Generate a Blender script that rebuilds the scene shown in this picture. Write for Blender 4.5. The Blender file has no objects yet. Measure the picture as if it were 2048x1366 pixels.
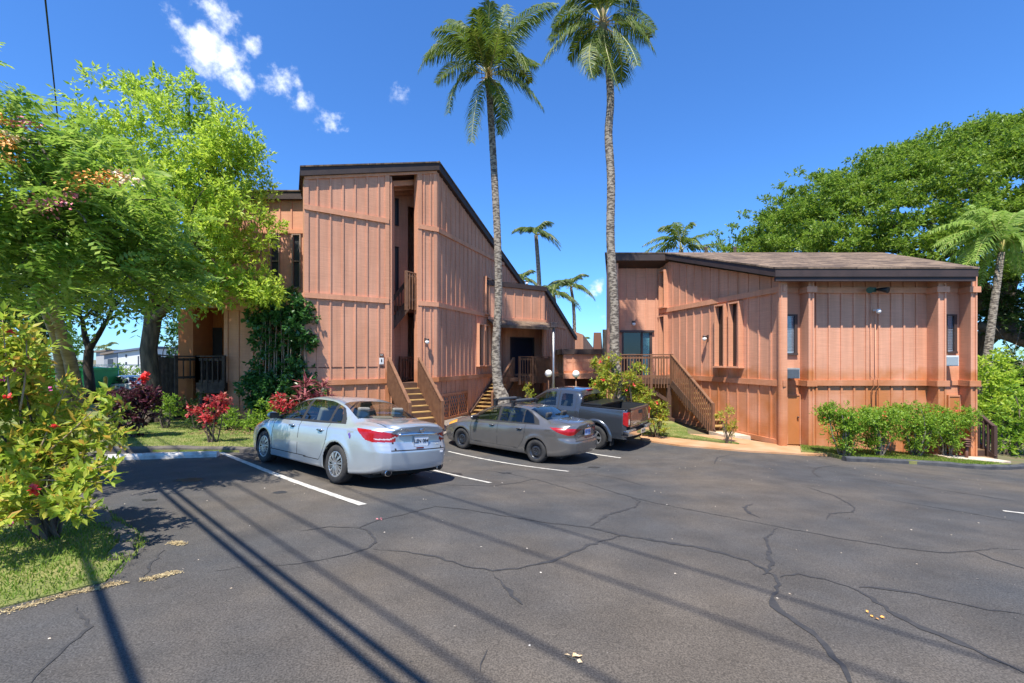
import bpy, bmesh, math, random
import numpy as np
from mathutils import Vector, Matrix, Euler
rd = random.Random(11)
rng = np.random.default_rng(11)
S = bpy.context.scene
COL = S.collection
# ---------------------------------------------------------------- camera constants (metres, camera at x=0, y=0)
F, CX, HY, CZ = 910.0, 1024.0, 718.0, 2.75
K = 1.09
def P(px, s):                     # plan position of image column px at scale s px/m (building scale)
    s = s / K
    return Vector(((px - CX) / s, F / s))
def Zp(py, s):                    # world height of image row py at scale s
    return CZ - (py - HY) / (s / K)
def Qp(px, py, Y):                # world point seen at a pixel at depth Y
    return Vector(((px - CX) / F * Y, Y, CZ - (py - HY) / F * Y))
# ---------------------------------------------------------------- ground height field (drop below camera), thin plate spline
CTRL = [(0,0,1.6),(0,2.4,1.72),(-3.6,3.8,1.85),(4,3,1.88),(8,5,2.15),(-9,4,1.85),(12,8,2.6),(0,7,2.15),(-3,-3,1.4),(3,-4,1.4),
 (-9.6,10.6,2.2),(-6.0,10.7,2.2),(-5.2,9.5,2.18),(-3,7.9,2.15),(-12.5,15,2.25),(-17,22,2.35),(0.7,12.3,2.78),(-1.4,13.9,2.74),(2.6,13.9,2.76),(1,16,2.7),
 (-2.96,18.2,2.56),(-7.1,15.5,2.35),(-12.8,16.1,2.28),(8.4,14.2,2.72),(14.4,14.2,3.15),(6.8,20.6,2.62),(3.0,12.6,2.75),
 (9.4,12.8,2.80),(12.9,12.2,2.98),(15.5,13.4,3.12),(4.5,15.4,2.74),(7,13.4,2.72),(-2.1,15.5,2.58),(2,22,2.62),(5,9,2.45),
 (-30,30,2.5),(30,30,3.3),(0,45,2.8),(-40,0,1.9),(40,0,2.8),(0,-15,1.2),(-40,45,2.6),(40,45,3.4),(-12,26,2.4),(20,12,3.3),(-18,6,1.9)]
_c = np.array(CTRL); _n = len(_c)
def _u(r2): return np.where(r2 > 1e-9, r2*np.log(np.maximum(r2,1e-9)), 0.0)
_A = np.zeros((_n+3,_n+3)); _d2 = ((_c[:,None,:2]-_c[None,:,:2])**2).sum(-1)
_A[:_n,:_n] = _u(_d2) + np.eye(_n)*8.0
_A[:_n,_n]=1; _A[:_n,_n+1:]=_c[:,:2]; _A[_n,:_n]=1; _A[_n+1:,:_n]=_c[:,:2].T
_w = np.linalg.solve(_A, np.concatenate([_c[:,2],[0,0,0]]))
def dropv(X, Y):
    X=np.clip(np.asarray(X,float),-40,40); Y=np.clip(np.asarray(Y,float),-15,45)
    r2=(X[...,None]-_c[:,0])**2+(Y[...,None]-_c[:,1])**2
    return (_u(r2)@_w[:_n])+_w[_n]+_w[_n+1]*X+_w[_n+2]*Y
def gz(x,y): return CZ-float(dropv(np.array([x]),np.array([y]))[0])
def gzv(X,Y): return CZ-dropv(X,Y)
def G(px,py,up=0.0):              # ground point seen at a pixel
    Y=10.0
    for _ in range(60):
        d=CZ-gz((px-CX)/F*Y,Y)-up
        Y=0.6*Y+0.4*F*d/(py-HY)
    x=(px-CX)/F*Y
    return Vector((x,Y,gz(x,Y)+up))
# ---------------------------------------------------------------- materials
MATS={}
def _nodes(m):
    m.use_nodes=True; nt=m.node_tree; return nt, nt.nodes, nt.links
def pm(name,c1,c2=None,scale=4.0,rough=0.7,bump=0.0,bscale=40.0,metal=0.0,coat=0.0,stretch=(1,1,1),spec=0.5,detail=4,emit=None,lo=0.35,hi=0.65):
    if name in MATS: return MATS[name]
    m=bpy.data.materials.new(name); nt,N,L=_nodes(m); b=N['Principled BSDF']
    b.inputs['Roughness'].default_value=rough; b.inputs['Metallic'].default_value=metal
    b.inputs['Coat Weight'].default_value=coat; b.inputs['Coat Roughness'].default_value=0.03
    b.inputs['Specular IOR Level'].default_value=spec
    b.inputs['Base Color'].default_value=(*c1,1)
    tc=N.new('ShaderNodeTexCoord'); mp=N.new('ShaderNodeMapping'); mp.inputs['Scale'].default_value=stretch
    L.new(tc.outputs['Object'],mp.inputs['Vector'])
    if c2:
        n=N.new('ShaderNodeTexNoise'); n.inputs['Scale'].default_value=scale; n.inputs['Detail'].default_value=detail
        L.new(mp.outputs[0],n.inputs['Vector'])
        r=N.new('ShaderNodeValToRGB'); r.color_ramp.elements[0].position=lo; r.color_ramp.elements[1].position=hi
        r.color_ramp.elements[0].color=(*c1,1); r.color_ramp.elements[1].color=(*c2,1)
        L.new(n.outputs['Fac'],r.inputs['Fac']); L.new(r.outputs[0],b.inputs['Base Color'])
    if bump>0:
        n2=N.new('ShaderNodeTexNoise'); n2.inputs['Scale'].default_value=bscale; n2.inputs['Detail'].default_value=3
        L.new(mp.outputs[0],n2.inputs['Vector'])
        bp=N.new('ShaderNodeBump'); bp.inputs['Strength'].default_value=bump; bp.inputs['Distance'].default_value=0.02
        L.new(n2.outputs['Fac'],bp.inputs['Height']); L.new(bp.outputs[0],b.inputs['Normal'])
    if emit: b.inputs['Emission Color'].default_value=(*emit[0],1); b.inputs['Emission Strength'].default_value=emit[1]
    MATS[name]=m; return m
def leafmat(name,cols,trans=0.35,rough=0.45,spec=0.35):
    """foliage: a random colour per leaf from the list, part of the light passing through the blade"""
    if name in MATS: return MATS[name]
    m=bpy.data.materials.new(name); nt,N,L=_nodes(m); b=N['Principled BSDF']; out=N['Material Output']
    g=N.new('ShaderNodeNewGeometry'); r=N.new('ShaderNodeValToRGB'); cr=r.color_ramp
    k=len(cols)
    while len(cr.elements)<k: cr.elements.new(0.5)
    for i,c in enumerate(cols):
        cr.elements[i].position=i/max(1,k-1); cr.elements[i].color=(*c,1)
    L.new(g.outputs['Random Per Island'],r.inputs['Fac']); L.new(r.outputs[0],b.inputs['Base Color'])
    b.inputs['Roughness'].default_value=rough; b.inputs['Specular IOR Level'].default_value=spec
    t=N.new('ShaderNodeBsdfTranslucent'); hs=N.new('ShaderNodeHueSaturation'); hs.inputs['Value'].default_value=1.5; hs.inputs['Saturation'].default_value=1.0
    L.new(r.outputs[0],hs.inputs['Color']); L.new(hs.outputs[0],t.inputs['Color'])
    mx=N.new('ShaderNodeMixShader'); mx.inputs[0].default_value=trans
    L.new(b.outputs[0],mx.inputs[1]); L.new(t.outputs[0],mx.inputs[2]); L.new(mx.outputs[0],out.inputs['Surface'])
    MATS[name]=m; return m
def wallmat(name,c1,c2,stain,zs,width,amt):
    """rough sawn painted plywood with red-dirt staining below height zs (uneven edge)"""
    m=bpy.data.materials.new(name); nt,N,L=_nodes(m); b=N['Principled BSDF']; b.inputs['Roughness'].default_value=0.82; b.inputs['Specular IOR Level'].default_value=0.25
    tc=N.new('ShaderNodeTexCoord')
    n=N.new('ShaderNodeTexNoise'); n.inputs['Scale'].default_value=1.1; n.inputs['Detail'].default_value=6
    mp=N.new('ShaderNodeMapping'); mp.inputs['Scale'].default_value=(1.6,1.6,.5)
    L.new(tc.outputs['Object'],mp.inputs[0]); L.new(mp.outputs[0],n.inputs['Vector'])
    r=N.new('ShaderNodeValToRGB'); r.color_ramp.elements[0].position=.3; r.color_ramp.elements[1].position=.7
    r.color_ramp.elements[0].color=(*c1,1); r.color_ramp.elements[1].color=(*c2,1); L.new(n.outputs['Fac'],r.inputs[0])
    # fine horizontal saw marks
    mp2=N.new('ShaderNodeMapping'); mp2.inputs['Scale'].default_value=(1.5,1.5,42)
    n2=N.new('ShaderNodeTexNoise'); n2.inputs['Scale'].default_value=1.5; n2.inputs['Detail'].default_value=3
    L.new(tc.outputs['Object'],mp2.inputs[0]); L.new(mp2.outputs[0],n2.inputs['Vector'])
    mm=N.new('ShaderNodeMapRange'); mm.inputs['From Min'].default_value=.3; mm.inputs['From Max'].default_value=.7; mm.inputs['To Min'].default_value=.90; mm.inputs['To Max'].default_value=1.07
    L.new(n2.outputs['Fac'],mm.inputs[0])
    mul=N.new('ShaderNodeMix'); mul.data_type='RGBA'; mul.blend_type='MULTIPLY'; mul.inputs[0].default_value=1
    L.new(r.outputs[0],mul.inputs[6]); L.new(mm.outputs[0],mul.inputs[7])
    mp5=N.new('ShaderNodeMapping'); mp5.inputs['Scale'].default_value=(9,9,.35); n5=N.new('ShaderNodeTexNoise'); n5.inputs['Scale'].default_value=1; n5.inputs['Detail'].default_value=5
    L.new(tc.outputs['Object'],mp5.inputs[0]); L.new(mp5.outputs[0],n5.inputs['Vector']); m5=N.new('ShaderNodeMapRange'); m5.inputs['From Min'].default_value=.3; m5.inputs['From Max'].default_value=.7; m5.inputs['To Min'].default_value=.92; m5.inputs['To Max'].default_value=1.08; L.new(n5.outputs['Fac'],m5.inputs[0])
    mul5=N.new('ShaderNodeMix'); mul5.data_type='RGBA'; mul5.blend_type='MULTIPLY'; mul5.inputs[0].default_value=1; L.new(mul.outputs[2],mul5.inputs[6]); L.new(m5.outputs[0],mul5.inputs[7]); mul=mul5
    # dirt
    sx=N.new('ShaderNodeSeparateXYZ'); L.new(tc.outputs['Object'],sx.inputs[0])
    n3=N.new('ShaderNodeTexNoise'); n3.inputs['Scale'].default_value=3.5; n3.inputs['Detail'].default_value=5; L.new(tc.outputs['Object'],n3.inputs['Vector'])
    ad=N.new('ShaderNodeMath'); ad.operation='MULTIPLY_ADD'; ad.inputs[1].default_value=width; L.new(n3.outputs['Fac'],ad.inputs[0]); L.new(sx.outputs['Z'],ad.inputs[2])
    mr=N.new('ShaderNodeMapRange'); mr.inputs['From Min'].default_value=zs+width*.5+.12; mr.inputs['From Max'].default_value=zs+width*.5-.12; L.new(ad.outputs[0],mr.inputs[0])
    n4=N.new('ShaderNodeTexNoise'); n4.inputs['Scale'].default_value=.9; n4.inputs['Detail'].default_value=5; L.new(tc.outputs['Object'],n4.inputs['Vector'])
    mr2=N.new('ShaderNodeMapRange'); mr2.inputs['From Min'].default_value=.35; mr2.inputs['From Max'].default_value=.62; mr2.inputs['To Min'].default_value=.25*amt; mr2.inputs['To Max'].default_value=amt; L.new(n4.outputs['Fac'],mr2.inputs[0])
    fm=N.new('ShaderNodeMath'); fm.operation='MULTIPLY'; L.new(mr.outputs[0],fm.inputs[0]); L.new(mr2.outputs[0],fm.inputs[1])
    mx=N.new('ShaderNodeMix'); mx.data_type='RGBA'; mx.inputs[7].default_value=(*stain,1); L.new(fm.outputs[0],mx.inputs[0]); L.new(mul.outputs[2],mx.inputs[6])
    L.new(mx.outputs[2],b.inputs['Base Color'])
    bp=N.new('ShaderNodeBump'); bp.inputs['Strength'].default_value=.35; bp.inputs['Distance'].default_value=.01; L.new(n2.outputs['Fac'],bp.inputs['Height']); L.new(bp.outputs[0],b.inputs['Normal'])
    MATS[name]=m; return m
# ---------------------------------------------------------------- mesh builder
class MB:
    def __init__(s): s.v=[]; s.f=[]; s.mi=[]; s.cur=0; s.smooth=[]
    def add(s,vs,fs,sm=False):
        o=len(s.v); s.v+= [tuple(v) for v in vs]
        for f in fs: s.f.append(tuple(i+o for i in f)); s.mi.append(s.cur); s.smooth.append(sm)
    def hex8(s,p):     # p: 4 bottom (ccw from above) + 4 top
        s.add(p,[(3,2,1,0),(4,5,6,7),(0,1,5,4),(1,2,6,5),(2,3,7,6),(3,0,4,7)])
    def box(s,x0,x1,y0,y1,z0,z1):
        s.hex8([(x0,y0,z0),(x1,y0,z0),(x1,y1,z0),(x0,y1,z0),(x0,y0,z1),(x1,y0,z1),(x1,y1,z1),(x0,y1,z1)])
    def obox(s,o,u,n,u0,u1,n0,n1,za0,za1,zb0=None,zb1=None):
        """box along plan direction u, outward normal n; bottom/top za at u0 and zb at u1"""
        if zb0 is None: zb0=za0
        if zb1 is None: zb1=za1
        def q(a,b,z): return (o[0]+u[0]*a+n[0]*b,o[1]+u[1]*a+n[1]*b,z)
        s.hex8([q(u0,n1,za0),q(u1,n1,zb0),q(u1,n0,zb0),q(u0,n0,za0),q(u0,n1,za1),q(u1,n1,zb1),q(u1,n0,zb1),q(u0,n0,za1)])
    def beam(s,a,b,w,h,up=(0,0,1)):
        a=Vector(a); b=Vector(b); d=(b-a).normalized(); up=Vector(up); sd=d.cross(up)
        if sd.length<1e-4: sd=d.cross(Vector((0,1,0)))
        sd.normalize(); up2=sd.cross(d).normalized(); sd=sd*w/2; up2=up2*h/2
        s.hex8([a-sd-up2,a+sd-up2,b+sd-up2,b-sd-up2,a-sd+up2,a+sd+up2,b+sd+up2,b-sd+up2])
    def tube(s,pts,rad,n=8,cap=True,sm=True,flat=1.0):
        pts=[Vector(p) for p in pts]; m=len(pts)
        if not hasattr(rad,'__len__'): rad=[rad]*m
        vs=[]; ref=None
        for i,p in enumerate(pts):
            t=(pts[min(i+1,m-1)]-pts[max(i-1,0)])
            if t.length<1e-9: t=Vector((0,0,1))
            t.normalize()
            if ref is None:
                ref=t.orthogonal().normalized()
            ref=(ref-t*ref.dot(t)).normalized(); b=t.cross(ref)
            for k in range(n):
                a=2*math.pi*k/n; vs.append(p+(ref*math.cos(a)+b*math.sin(a)*flat)*rad[i])
        fs=[]
        for i in range(m-1):
            for k in range(n):
                fs.append((i*n+k,i*n+(k+1)%n,(i+1)*n+(k+1)%n,(i+1)*n+k))
        s.add(vs,fs,sm)
        if cap:
            o=len(s.v)-len(vs); s.f.append(tuple(o+k for k in range(n))[::-1]); s.mi.append(s.cur); s.smooth.append(False)
            s.f.append(tuple(o+(m-1)*n+k for k in range(n))); s.mi.append(s.cur); s.smooth.append(False)
    def lathe(s,prof,o=(0,0,0),axis='z',n=24,sm=True):
        """prof: list of (radius, height)"""
        vs=[]; o=Vector(o)
        for r,h in prof:
            for k in range(n):
                a=2*math.pi*k/n; c,d=r*math.cos(a),r*math.sin(a)
                vs.append(o+(Vector((c,d,h)) if axis=='z' else Vector((d,h,c)) if axis=='y' else Vector((h,c,d))))
        fs=[(i*n+k,i*n+(k+1)%n,(i+1)*n+(k+1)%n,(i+1)*n+k) for i in range(len(prof)-1) for k in range(n)]
        s.add(vs,fs,sm)
    def ball(s,c,r,n=14,sc=(1,1,1),sm=True):
        pr=[(max(1e-4,math.sin(math.pi*i/n))*r,-math.cos(math.pi*i/n)*r) for i in range(n+1)]
        o=len(s.v); s.lathe(pr,(0,0,0),'z',n*2,sm)
        for i in range(o,len(s.v)):
            v=s.v[i]; s.v[i]=(v[0]*sc[0]+c[0],v[1]*sc[1]+c[1],v[2]*sc[2]+c[2])
    def prism(s,poly,zf0,zf1):
        """plan polygon (ccw) between height functions zf0 and zf1"""
        n=len(poly); vs=[(p[0],p[1],zf0(p)) for p in poly]+[(p[0],p[1],zf1(p)) for p in poly]
        fs=[tuple(range(n))[::-1],tuple(range(n,2*n))]+[(i,(i+1)%n,n+(i+1)%n,n+i) for i in range(n)]
        s.add(vs,fs)
    def build(s,name,mats,parent=None,bevel=0.0):
        me=bpy.data.meshes.new(name); me.from_pydata(s.v,[],s.f)
        if not isinstance(mats,(list,tuple)): mats=[mats]
        for m in mats: me.materials.append(m)
        me.polygons.foreach_set('material_index',s.mi); me.polygons.foreach_set('use_smooth',s.smooth)
        me.update(); o=bpy.data.objects.new(name,me); COL.objects.link(o)
        if parent is not None: o.parent=parent
        if bevel>0:
            bv=o.modifiers.new('bevel','BEVEL'); bv.width=bevel; bv.segments=2; bv.limit_method='ANGLE'
        return o
def npmesh(name,V,Q,mat,parent=None,smooth=False,mi=None):
    """quads from numpy arrays"""
    V=np.asarray(V,np.float32); Q=np.asarray(Q,np.int32); k=Q.shape[1]
    me=bpy.data.meshes.new(name); me.vertices.add(len(V)); me.vertices.foreach_set('co',V.ravel())
    me.loops.add(Q.size); me.loops.foreach_set('vertex_index',Q.ravel())
    me.polygons.add(len(Q)); me.polygons.foreach_set('loop_start',np.arange(0,Q.size,k,dtype=np.int32)); me.polygons.foreach_set('loop_total',np.full(len(Q),k,np.int32))
    for m in (mat if isinstance(mat,(list,tuple)) else [mat]): me.materials.append(m)
    if mi is not None: me.polygons.foreach_set('material_index',np.asarray(mi,np.int32))
    me.update(calc_edges=True)
    me.polygons.foreach_set('use_smooth',np.full(len(Q),smooth))
    o=bpy.data.objects.new(name,me); COL.objects.link(o)
    if parent is not None: o.parent=parent
    return o
def tag(o,label=None,cat=None,group=None,kind=None):
    if label: o['label']=label
    if cat: o['category']=cat
    if group: o['group']=group
    if kind: o['kind']=kind
    return o
def thing(name,label,cat,loc=(0,0,0),group=None,rot=None,at_base=True):
    """Empty at the thing's base; parts are modelled in world coordinates and keep them"""
    o=bpy.data.objects.new(name,None); COL.objects.link(o); o.location=loc; o.empty_display_size=.2
    if rot is not None: o.rotation_euler=rot
    return tag(o,label,cat,group)
def fix(root):
    """children were modelled in world space: keep them there"""
    M=Matrix.LocRotScale(root.location,root.rotation_euler,None).inverted()
    for c in root.children: c.matrix_parent_inverse=M
def text_mesh(s,size,mat,parent,Mx,name='lettering',ext=.002,al='CENTER',bold=0.0):
    cu=bpy.data.curves.new('t','FONT'); cu.body=s; cu.size=size; cu.extrude=ext; cu.align_x=al; cu.align_y='CENTER'; cu.offset=bold
    t=bpy.data.objects.new('t',cu); COL.objects.link(t); bpy.context.view_layer.update()
    me=bpy.data.meshes.new_from_object(t.evaluated_get(bpy.context.evaluated_depsgraph_get()))
    bpy.data.objects.remove(t); me.transform(Mx); me.materials.clear(); me.materials.append(mat)
    o=bpy.data.objects.new(name,me); COL.objects.link(o); o.parent=parent; return o
# ---------------------------------------------------------------- world, sun, camera
cam=bpy.data.cameras.new('camera'); cam.sensor_width=36; cam.lens=F/2048*36; cam.shift_y=(HY-683)/2048; cam.clip_end=5000
co=bpy.data.objects.new('camera',cam); COL.objects.link(co); co.location=(0,0,CZ); co.rotation_euler=(math.pi/2,0,0); S.camera=co
EL,TH=math.radians(63),math.radians(-18)
SUN=Vector((math.sin(TH)*math.cos(EL),-math.cos(TH)*math.cos(EL),math.sin(EL)))
sl=bpy.data.lights.new('sun','SUN'); sl.energy=4.8; sl.angle=math.radians(.53); sl.color=(1,.95,.85)
so=bpy.data.objects.new('sun',sl); COL.objects.link(so); so.rotation_euler=SUN.to_track_quat('Z','Y').to_euler()
W=bpy.data.worlds.new('World'); S.world=W; W.use_nodes=True
nt=W.node_tree; N,L=nt.nodes,nt.links; bg=N['Background']; bg.inputs[1].default_value=.108
sk=N.new('ShaderNodeTexSky'); sk.sky_type='NISHITA'; sk.sun_disc=False; sk.sun_elevation=EL; sk.sun_rotation=math.atan2(SUN.x,SUN.y)
sk.air_density=1.0; sk.dust_density=.25; sk.ozone_density=2.2
tint=N.new('ShaderNodeMix'); tint.data_type='RGBA'; tint.blend_type='MULTIPLY'; tint.inputs[0].default_value=1; tint.inputs[7].default_value=(.44,.83,1.32,1)
L.new(sk.outputs[0],tint.inputs[6])
tc=N.new('ShaderNodeTexCoord'); nz=N.new('ShaderNodeTexNoise'); nz.inputs['Scale'].default_value=14; nz.inputs['Detail'].default_value=9; nz.inputs['Roughness'].default_value=.62
L.new(tc.outputs['Generated'],nz.inputs['Vector'])
acc=None
for (x,y,r,a) in [(440,38,46,.62),(405,95,54,.92),(455,115,46,.78),(350,42,30,.6),(562,163,46,.75),(600,185,30,.5),(505,90,30,.55),(665,248,34,.6),(1180,590,34,.85),(1200,578,24,.8),(1105,600,25,.6),(475,160,35,.8),(830,62,38,.45),(1035,260,14,.5),(940,330,16,.5),(560,95,22,.5),(1180,640,40,.4),(800,175,26,.4)]:
    d=Vector(((x-CX)/F,1,(HY-y)/F)); rr=r/F/d.length; d.normalize()
    vm=N.new('ShaderNodeVectorMath'); vm.operation='DISTANCE'; vm.inputs[1].default_value=d; L.new(tc.outputs['Generated'],vm.inputs[0])
    mr=N.new('ShaderNodeMapRange'); mr.inputs['From Min'].default_value=rr*1.45; mr.inputs['From Max'].default_value=0; mr.inputs['To Max'].default_value=a
    L.new(vm.outputs['Value'],mr.inputs[0])
    if acc is None: acc=mr
    else:
        mx=N.new('ShaderNodeMath'); mx.operation='MAXIMUM'; L.new(acc.outputs[0],mx.inputs[0]); L.new(mr.outputs[0],mx.inputs[1]); acc=mx
ad=N.new('ShaderNodeMath'); ad.operation='MULTIPLY_ADD'; ad.inputs[1].default_value=3.4; ad.inputs[2].default_value=-2.05; L.new(nz.outputs['Fac'],ad.inputs[0])
ad2=N.new('ShaderNodeMath'); ad2.operation='ADD'; L.new(ad.outputs[0],ad2.inputs[0])
ac2=N.new('ShaderNodeMath'); ac2.operation='MULTIPLY'; ac2.inputs[1].default_value=1.55; L.new(acc.outputs[0],ac2.inputs[0]); L.new(ac2.outputs[0],ad2.inputs[1])
cm=N.new('ShaderNodeMapRange'); cm.inputs['From Min'].default_value=.18; cm.inputs['From Max'].default_value=1.0; cm.inputs['To Max'].default_value=.93; cm.interpolation_type='SMOOTHSTEP'; L.new(ad2.outputs[0],cm.inputs[0])
cl=N.new('ShaderNodeMix'); cl.data_type='RGBA'; cl.inputs[7].default_value=(7.2,7.6,8.1,1); gt_=N.new('ShaderNodeMath'); gt_.operation='MULTIPLY'; gt_.inputs[1].default_value=4; gt_.use_clamp=True; L.new(acc.outputs[0],gt_.inputs[0]); gm_=N.new('ShaderNodeMath'); gm_.operation='MULTIPLY'; L.new(cm.outputs[0],gm_.inputs[0]); L.new(gt_.outputs[0],gm_.inputs[1]); L.new(gm_.outputs[0],cl.inputs[0]); L.new(tint.outputs[2],cl.inputs[6]); L.new(cl.outputs[2],bg.inputs[0])
S.view_settings.view_transform='Standard'; S.view_settings.look='None'; S.view_settings.gamma=1; S.view_settings.exposure=0.82
S.cycles.max_bounces=8; S.cycles.transparent_max_bounces=16; S.cycles.diffuse_bounces=4
# ---------------------------------------------------------------- palette
SAL1,SAL2=(.57,.272,.165),(.68,.34,.215)
wallM=wallmat('painted_wall',SAL1,SAL2,(.44,.15,.045),2.0,.9,.35)
wallR=wallmat('painted_wall_dusty',SAL1,SAL2,(.46,.155,.04),2.4,.5,.85)
trimM=wallmat('painted_trim',(.60,.275,.155),(.68,.325,.195),(.40,.13,.035),2.3,.5,.7)
orangeM=pm('orange_wood',(.46,.16,.045),(.40,.13,.04),3,.75,.2,30)  # orange tone includes the light reflected onto the recessed side wall
fasciaM=pm('dark_brown_fascia',(.035,.022,.020),(.05,.03,.026),3,.7,.15,20)
shingM=None
railM=pm('brown_stained_rail',(.155,.068,.034),(.21,.10,.05),5,.75,.2,30)
stepM=pm('lit_step_wood',(.44,.28,.09),(.30,.17,.06),4,.8,.2,30)  # yellow treads, brightened in colour for the light on the step tops
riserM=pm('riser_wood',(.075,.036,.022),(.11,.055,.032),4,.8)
dkrailM=pm('dark_weathered_rail',(.035,.022,.018),(.075,.05,.038),6,.85,.3,30)
darkM=pm('opening_shade',(.012,.010,.010),rough=.9)  # near-black colour standing in for shade behind openings
frameM=pm('dark_window_frame',(.06,.04,.035),rough=.5)
blackM=pm('black_plastic',(.012,.012,.013),rough=.45)
whiteM=pm('white_plastic',(.78,.76,.72),rough=.4)
concM=pm('pale_concrete',(.50,.36,.24),(.42,.27,.16),2,.9,.3,60)
metalM=pm('dull_metal',(.45,.45,.44),(.35,.35,.34),8,.35,metal=.8)
def shingles():
    m=bpy.data.materials.new('shingle_roof'); nt,N,L=_nodes(m); b=N['Principled BSDF']; b.inputs['Roughness'].default_value=.95
    tc=N.new('ShaderNodeTexCoord'); mp=N.new('ShaderNodeMapping'); mp.inputs['Scale'].default_value=(1,1,1)
    L.new(tc.outputs['Object'],mp.inputs[0])
    br=N.new('ShaderNodeTexBrick'); br.inputs['Scale'].default_value=1; br.inputs['Brick Width'].default_value=.5; br.inputs['Row Height'].default_value=.24; br.inputs['Mortar Size'].default_value=.008
    br.inputs['Color1'].default_value=(.09,.058,.038,1); br.inputs['Color2'].default_value=(.25,.17,.11,1); br.inputs['Mortar'].default_value=(.06,.035,.025,1); br.inputs['Bias'].default_value=-.1
    L.new(mp.outputs[0],br.inputs[0])
    n=N.new('ShaderNodeTexNoise'); n.inputs['Scale'].default_value=9; n.inputs['Detail'].default_value=4; L.new(tc.outputs['Object'],n.inputs['Vector'])
    mr=N.new('ShaderNodeMapRange'); mr.inputs['From Min'].default_value=.3; mr.inputs['From Max'].default_value=.7; mr.inputs['To Min'].default_value=.65; mr.inputs['To Max'].default_value=1.3; L.new(n.outputs['Fac'],mr.inputs[0])
    mu=N.new('ShaderNodeMix'); mu.data_type='RGBA'; mu.blend_type='MULTIPLY'; mu.inputs[0].default_value=1; L.new(br.outputs[0],mu.inputs[6]); L.new(mr.outputs[0],mu.inputs[7])
    L.new(mu.outputs[2],b.inputs[0]); bp=N.new('ShaderNodeBump'); bp.inputs['Strength'].default_value=.6; bp.inputs['Distance'].default_value=.02
    L.new(br.outputs['Fac'],bp.inputs['Height']); bp.invert=True; L.new(bp.outputs[0],b.inputs['Normal']); return m
shingM=shingles()
def glassmat(name,tint,refl_rough=.02,trans=.35,base=(.01,.012,.014)):
    """tinted pane: fresnel reflection over a partly see-through dark sheet"""
    m=bpy.data.materials.new(name); nt,N,L=_nodes(m); N.remove(N['Principled BSDF']); out=N['Material Output']
    tr=N.new('ShaderNodeBsdfTransparent'); tr.inputs[0].default_value=(*tint,1)
    df=N.new('ShaderNodeBsdfDiffuse'); df.inputs[0].default_value=(*base,1)
    m1=N.new('ShaderNodeMixShader'); m1.inputs[0].default_value=trans; L.new(df.outputs[0],m1.inputs[1]); L.new(tr.outputs[0],m1.inputs[2])
    gl=N.new('ShaderNodeBsdfGlossy'); gl.inputs['Roughness'].default_value=refl_rough
    lw=N.new('ShaderNodeLayerWeight'); lw.inputs[0].default_value=.5; pw=N.new('ShaderNodeMath'); pw.operation='POWER'; pw.inputs[1].default_value=3.5; L.new(lw.outputs['Facing'],pw.inputs[0]); fr=N.new('ShaderNodeMath'); fr.operation='MULTIPLY_ADD'; fr.inputs[1].default_value=.75; fr.inputs[2].default_value=.07; L.new(pw.outputs[0],fr.inputs[0])
    m2=N.new('ShaderNodeMixShader'); L.new(fr.outputs[0],m2.inputs[0]); L.new(m1.outputs[0],m2.inputs[1]); L.new(gl.outputs[0],m2.inputs[2]); L.new(m2.outputs[0],out.inputs[0]); MATS[name]=m; return m
glassM=glassmat('window_glass',(.5,.55,.55),trans=.25,base=(.015,.018,.022))
carglassM=glassmat('car_glass',(.80,.88,.84),trans=.92)
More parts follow.
